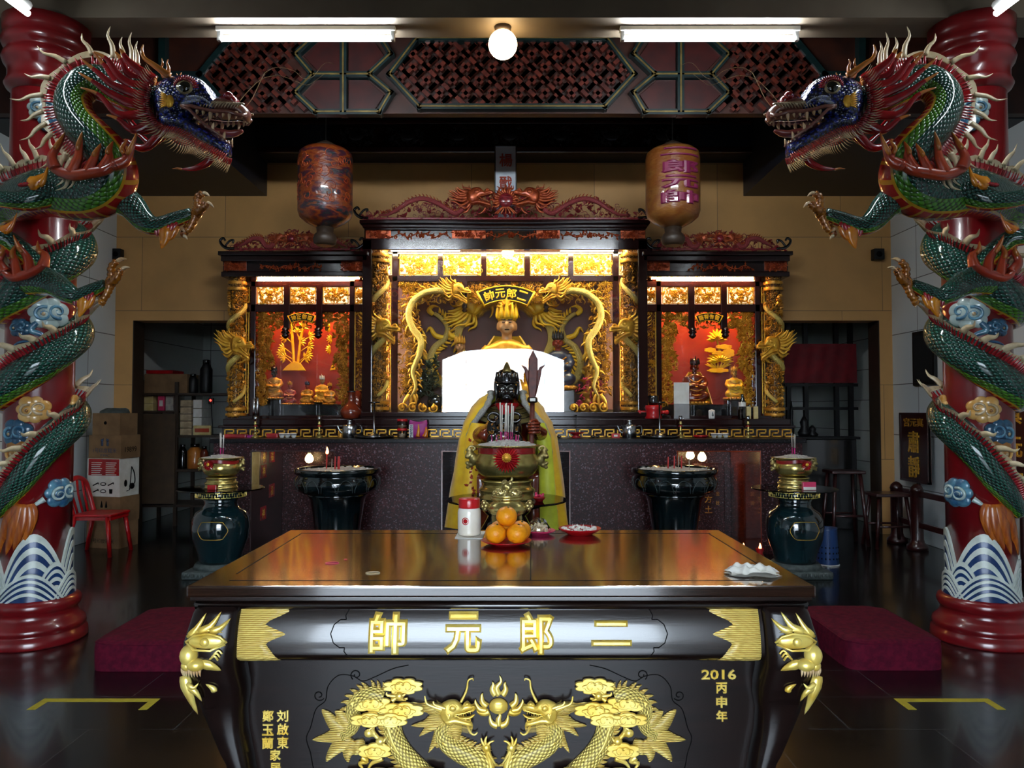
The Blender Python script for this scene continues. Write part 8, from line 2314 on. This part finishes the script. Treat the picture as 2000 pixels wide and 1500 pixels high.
y = 10.0; x0, x1 = X(1536, y), X(1672, y); t = thing('black_cabinet', 'dark carved low cabinet standing inside the right doorway', 'cabinet', ((x0 + x1) / 2, y, 0)); m = MB(); m.bbox(x0, x1, y, y + .25, 0, Z(858, y), .01); m.build('case', 'black_lacquer', t); m = MB(); m.bbox(x0 - .03, x1 + .04, y - .03, y + .25, Z(858, y), Z(853, y), .006); m.build('top', 'iron', t)
for px, h, r in ((1551, 70, .03), (1576, 40, .07), (1592, 22, .06)):
    x = X(px, y); z = Z(853, y); hh = h * y / FPX; m = MB(); m.lathe([(r, 0), (r * 1.2, hh * .2), (r * .6, hh * .45), (r * .8, hh * .7), (r * .2, hh)], (x, y + .1, z), 14); tag(m.build('dark_ornament', 'iron'), 'dark ornament on the black cabinet in the right doorway, ' + {1551: 'the slim left one', 1576: 'the middle one', 1592: 'the low right one'}[px], 'ornament', 'ornaments on the black cabinet')
def stool(px, d, h, w, lab, mat='red_wood', sp=.06):
    x = X(px, d); t = thing('wooden_stool', lab, 'stool', (x, d, 0), 'wooden stools on the right'); m = MB(); m.bbox(x - w, x + w, d - w * .8, d + w * .8, h - .035, h, .008); m.build('seat', mat, t)
    for a in (-1, 1):
        for b_ in (-1, 1): m = MB(); m.tube([(x + a * w * .75, d + b_ * w * .55, h - .03), (x + a * (w * .75 + sp), d + b_ * (w * .55 + sp), 0)], .022, 8); m.build('leg', mat, t)
    m = MB()
    for b_ in (-1, 1): m.tube([(x - w * .75 - sp * .6, d + b_ * (w * .55 + sp * .6), h * .4), (x + w * .75 + sp * .6, d + b_ * (w * .55 + sp * .6), h * .4)], .013, 7)
    m.build('stretcher', mat, t)
stool(1646, 8.9, Z(918, 8.9), .19, 'tall stool with splayed legs beside the right vase stand'); stool(1731, 8.75, Z(962, 8.75), .2, 'low dark stool before the signboard at the right wall')
# blue bin with holes
x, y = X(1612, 7.75), 7.75; t = thing('plastic_bin', 'blue plastic waste bin with holes behind the right vase stand', 'bin', (x, y, 0)); hb = Z(1030, y)
m = MB(); m.lathe([(.11, .0), (.112, .01), (.095, hb - .02), (.10, hb), (.092, hb), (.09, hb - .03), (.10, .02)], (x, y, 0), 32); m.build('body', 'blue_plastic', t); m = MB()
for j in range(3):
    for i in range(18): a = 2 * PI * i / 18; r = .1085 - .004 * j; m.ell((x + r * math.cos(a), y + r * math.sin(a), .07 + .055 * j), (.008, .008, .009), 7, 5)
m.build('hole_pattern', 'black_line', t); m = MB(); m.lathe([(.113, .0), (.117, .006), (.113, .014)], (x, y, 0), 32, cap=False); m.build('foot_ring', 'white_plastic', t)
# placards along the right wall
def placard(d0, d1, z0, z1, lab, small, big, xw=XR - .10):
    yc = (d0 + d1) / 2; t = thing('placard', lab, 'signboard', (xw, yc, 0), 'red procession placards'); m = MB(); m.bbox(xw - .015, xw + .015, d0, d1, z0, z1, .005); m.build('board', 'panel_red', t)
    m = MB()
    for a, b_, e, f_ in ((d0, d0 + .025, z0, z1), (d1 - .025, d1, z0, z1), (d0, d1, z0, z0 + .025), (d0, d1, z1 - .025, z1)): m.box(xw - .024, xw + .02, a, b_, e, f_)
    m.build('frame', 'red_wood', t); m = MB(); m.tube([(xw + .03, yc, 0), (xw + .03, yc, z1 - .05)], .018, 8); m.build('pole', 'red_wood', t)
    n = len(big); H = z1 - z0; m = MB()
    for i, ch_ in enumerate(big): zc = z1 - H * (.24 + .72 * (i + .5) / n if small else (i + .5) / n); s = min((d1 - d0) * .66, H * .62 / n); m.text(ch_, s, .006, lambda a, b_, o: V((xw - .015 - o, yc - a, zc + b_)), bev=s * .014, width=s, height=s)
    m.build('gold_character', 'gold', t)
    if small: m = MB(); m.text(small, .09, .004, lambda a, b_, o: V((xw - .015 - o, yc - a, z1 - H * .14 + b_)), bev=.002, width=(d1 - d0) * .7, height=H * .13); m.build('small_writing', 'gold_old', t)
placard(8.60, 9.22, Z(942, 8.9), Z(806, 8.9), 'red placard with two large gold characters against the right wall', '宮元真', '肅靜')
placard(6.90, 7.32, Z(972, 7.1), Z(775, 7.1), 'red placard with three gold characters behind the right column', None, '真元宮')
for d, py in ((9.0, 945), (8.55, 950), (7.05, 983)):
    x = XR - .28; z = Z(py, d); t = thing('red_post', {9.0: 'round topped red post of the placard rack, nearest the back wall', 8.55: 'round topped red post of the placard rack, left of the right column', 7.05: 'round topped red post of the placard rack, right of the right column'}[d], 'post', (x, d, 0), 'red posts of the placard rack'); m = MB(); m.lathe([(.11, 0), (.11, .05), (.075, .08), (.065, .12), (.065, z - .06), (.072, z - .05), (.06, z - .01), (.03, z + .02), (.0001, z + .03)], (x, d, 0), 22); m.build('shaft', 'red_wood', t)
m = MB()
for z in (.28, .62): m.box(XR - .295, XR - .265, 6.9, 9.05, z - .03, z + .03)
tag(m.build('rack_rail', 'red_wood'), 'dark red rails joining the posts of the placard rack', 'rail')
m = MB(); x = XR - .02; d0, d1 = 1500 * 4.75 / 830, 1500 * 4.75 / 787; m.bbox(XR - .04, XR - .002, d0, d1, Z(752, 8.8), Z(645, 8.8), .006); bo = tag(m.build('notice_board', 'iron'), 'black board hanging on the right wall above the placards', 'board'); m = MB(); m.box(XR - .043, XR - .0395, d0 + .04, d1 - .04, Z(745, 8.8), Z(652, 8.8)); m.build('panel', 'black_cloth', bo)

# ================================================================== cushions and tape on the floor
def cushion(px0, px1, d0, d1, lab, xs=None):
    x0, x1 = xs or (X(px0, d0), X(px1, d0)); m = MB(); rows = []; n = 44; h = .175
    prof = [(1.0, 0.), (1.0, .01), (1.005, .06), (1.005, .13), (.99, .16), (.965, .172), (.85, .177), (.5, .18), (.0, .181)]
    cx_, cy_ = (x0 + x1) / 2, (d0 + d1) / 2; a_, b_ = (x1 - x0) / 2, (d1 - d0) / 2
    for s, z in prof:
        ring = []
        for k in range(n):
            a = 2 * PI * k / n; ca, sa = math.cos(a), math.sin(a); e = .22
            ring.append(V((cx_ + a_ * s * math.copysign(abs(ca) ** e, ca), cy_ + b_ * s * math.copysign(abs(sa) ** e, sa), z + .004 * math.sin(a * 5) * s * (z > .1))))
        rows.append(ring)
    m.grid(rows, 0, True, True); t = tag(m.build('kneeling_cushion', 'maroon_cloth', loc=(cx_, cy_, 0)), lab, 'cushion', 'kneeling cushions')
    m = MB(); m.tube(rows[4] + [rows[4][0]], .006, 6, cap=False); m.build('seam', 'maroon_cloth', t)
xr0, xr1 = X(1650, 4.62), X(1842, 4.62)
cushion(1650, 1842, 4.62, 5.45, 'maroon kneeling cushion on the floor before the right column'); cushion(0, 0, 4.6, 5.42, 'maroon kneeling cushion on the floor before the left column', (X(181, 4.6), X(181, 4.6) + .64))
def tape(px0, px1, s):
    d = EYE * FPX / (1357 - 800); d2 = EYE * FPX / (1378 - 800); x0, x1 = X(px0, d), X(px1, d); w = .045; m = MB()
    m.box(x0, x1, d - w, d, 0, .0012)
    for x in (x0, x1 - w): m.box(x, x + w, d2, d - w, 0, .0012)
    return m.build('floor_tape', 'yellow_tape')
tag(tape(98, 322, 1), 'yellow corner tape marking on the dark floor at the left', 'tape', 'yellow tape marks on the floor'); tag(tape(1736, 1918, -1), 'yellow corner tape marking on the dark floor at the right', 'tape', 'yellow tape marks on the floor')
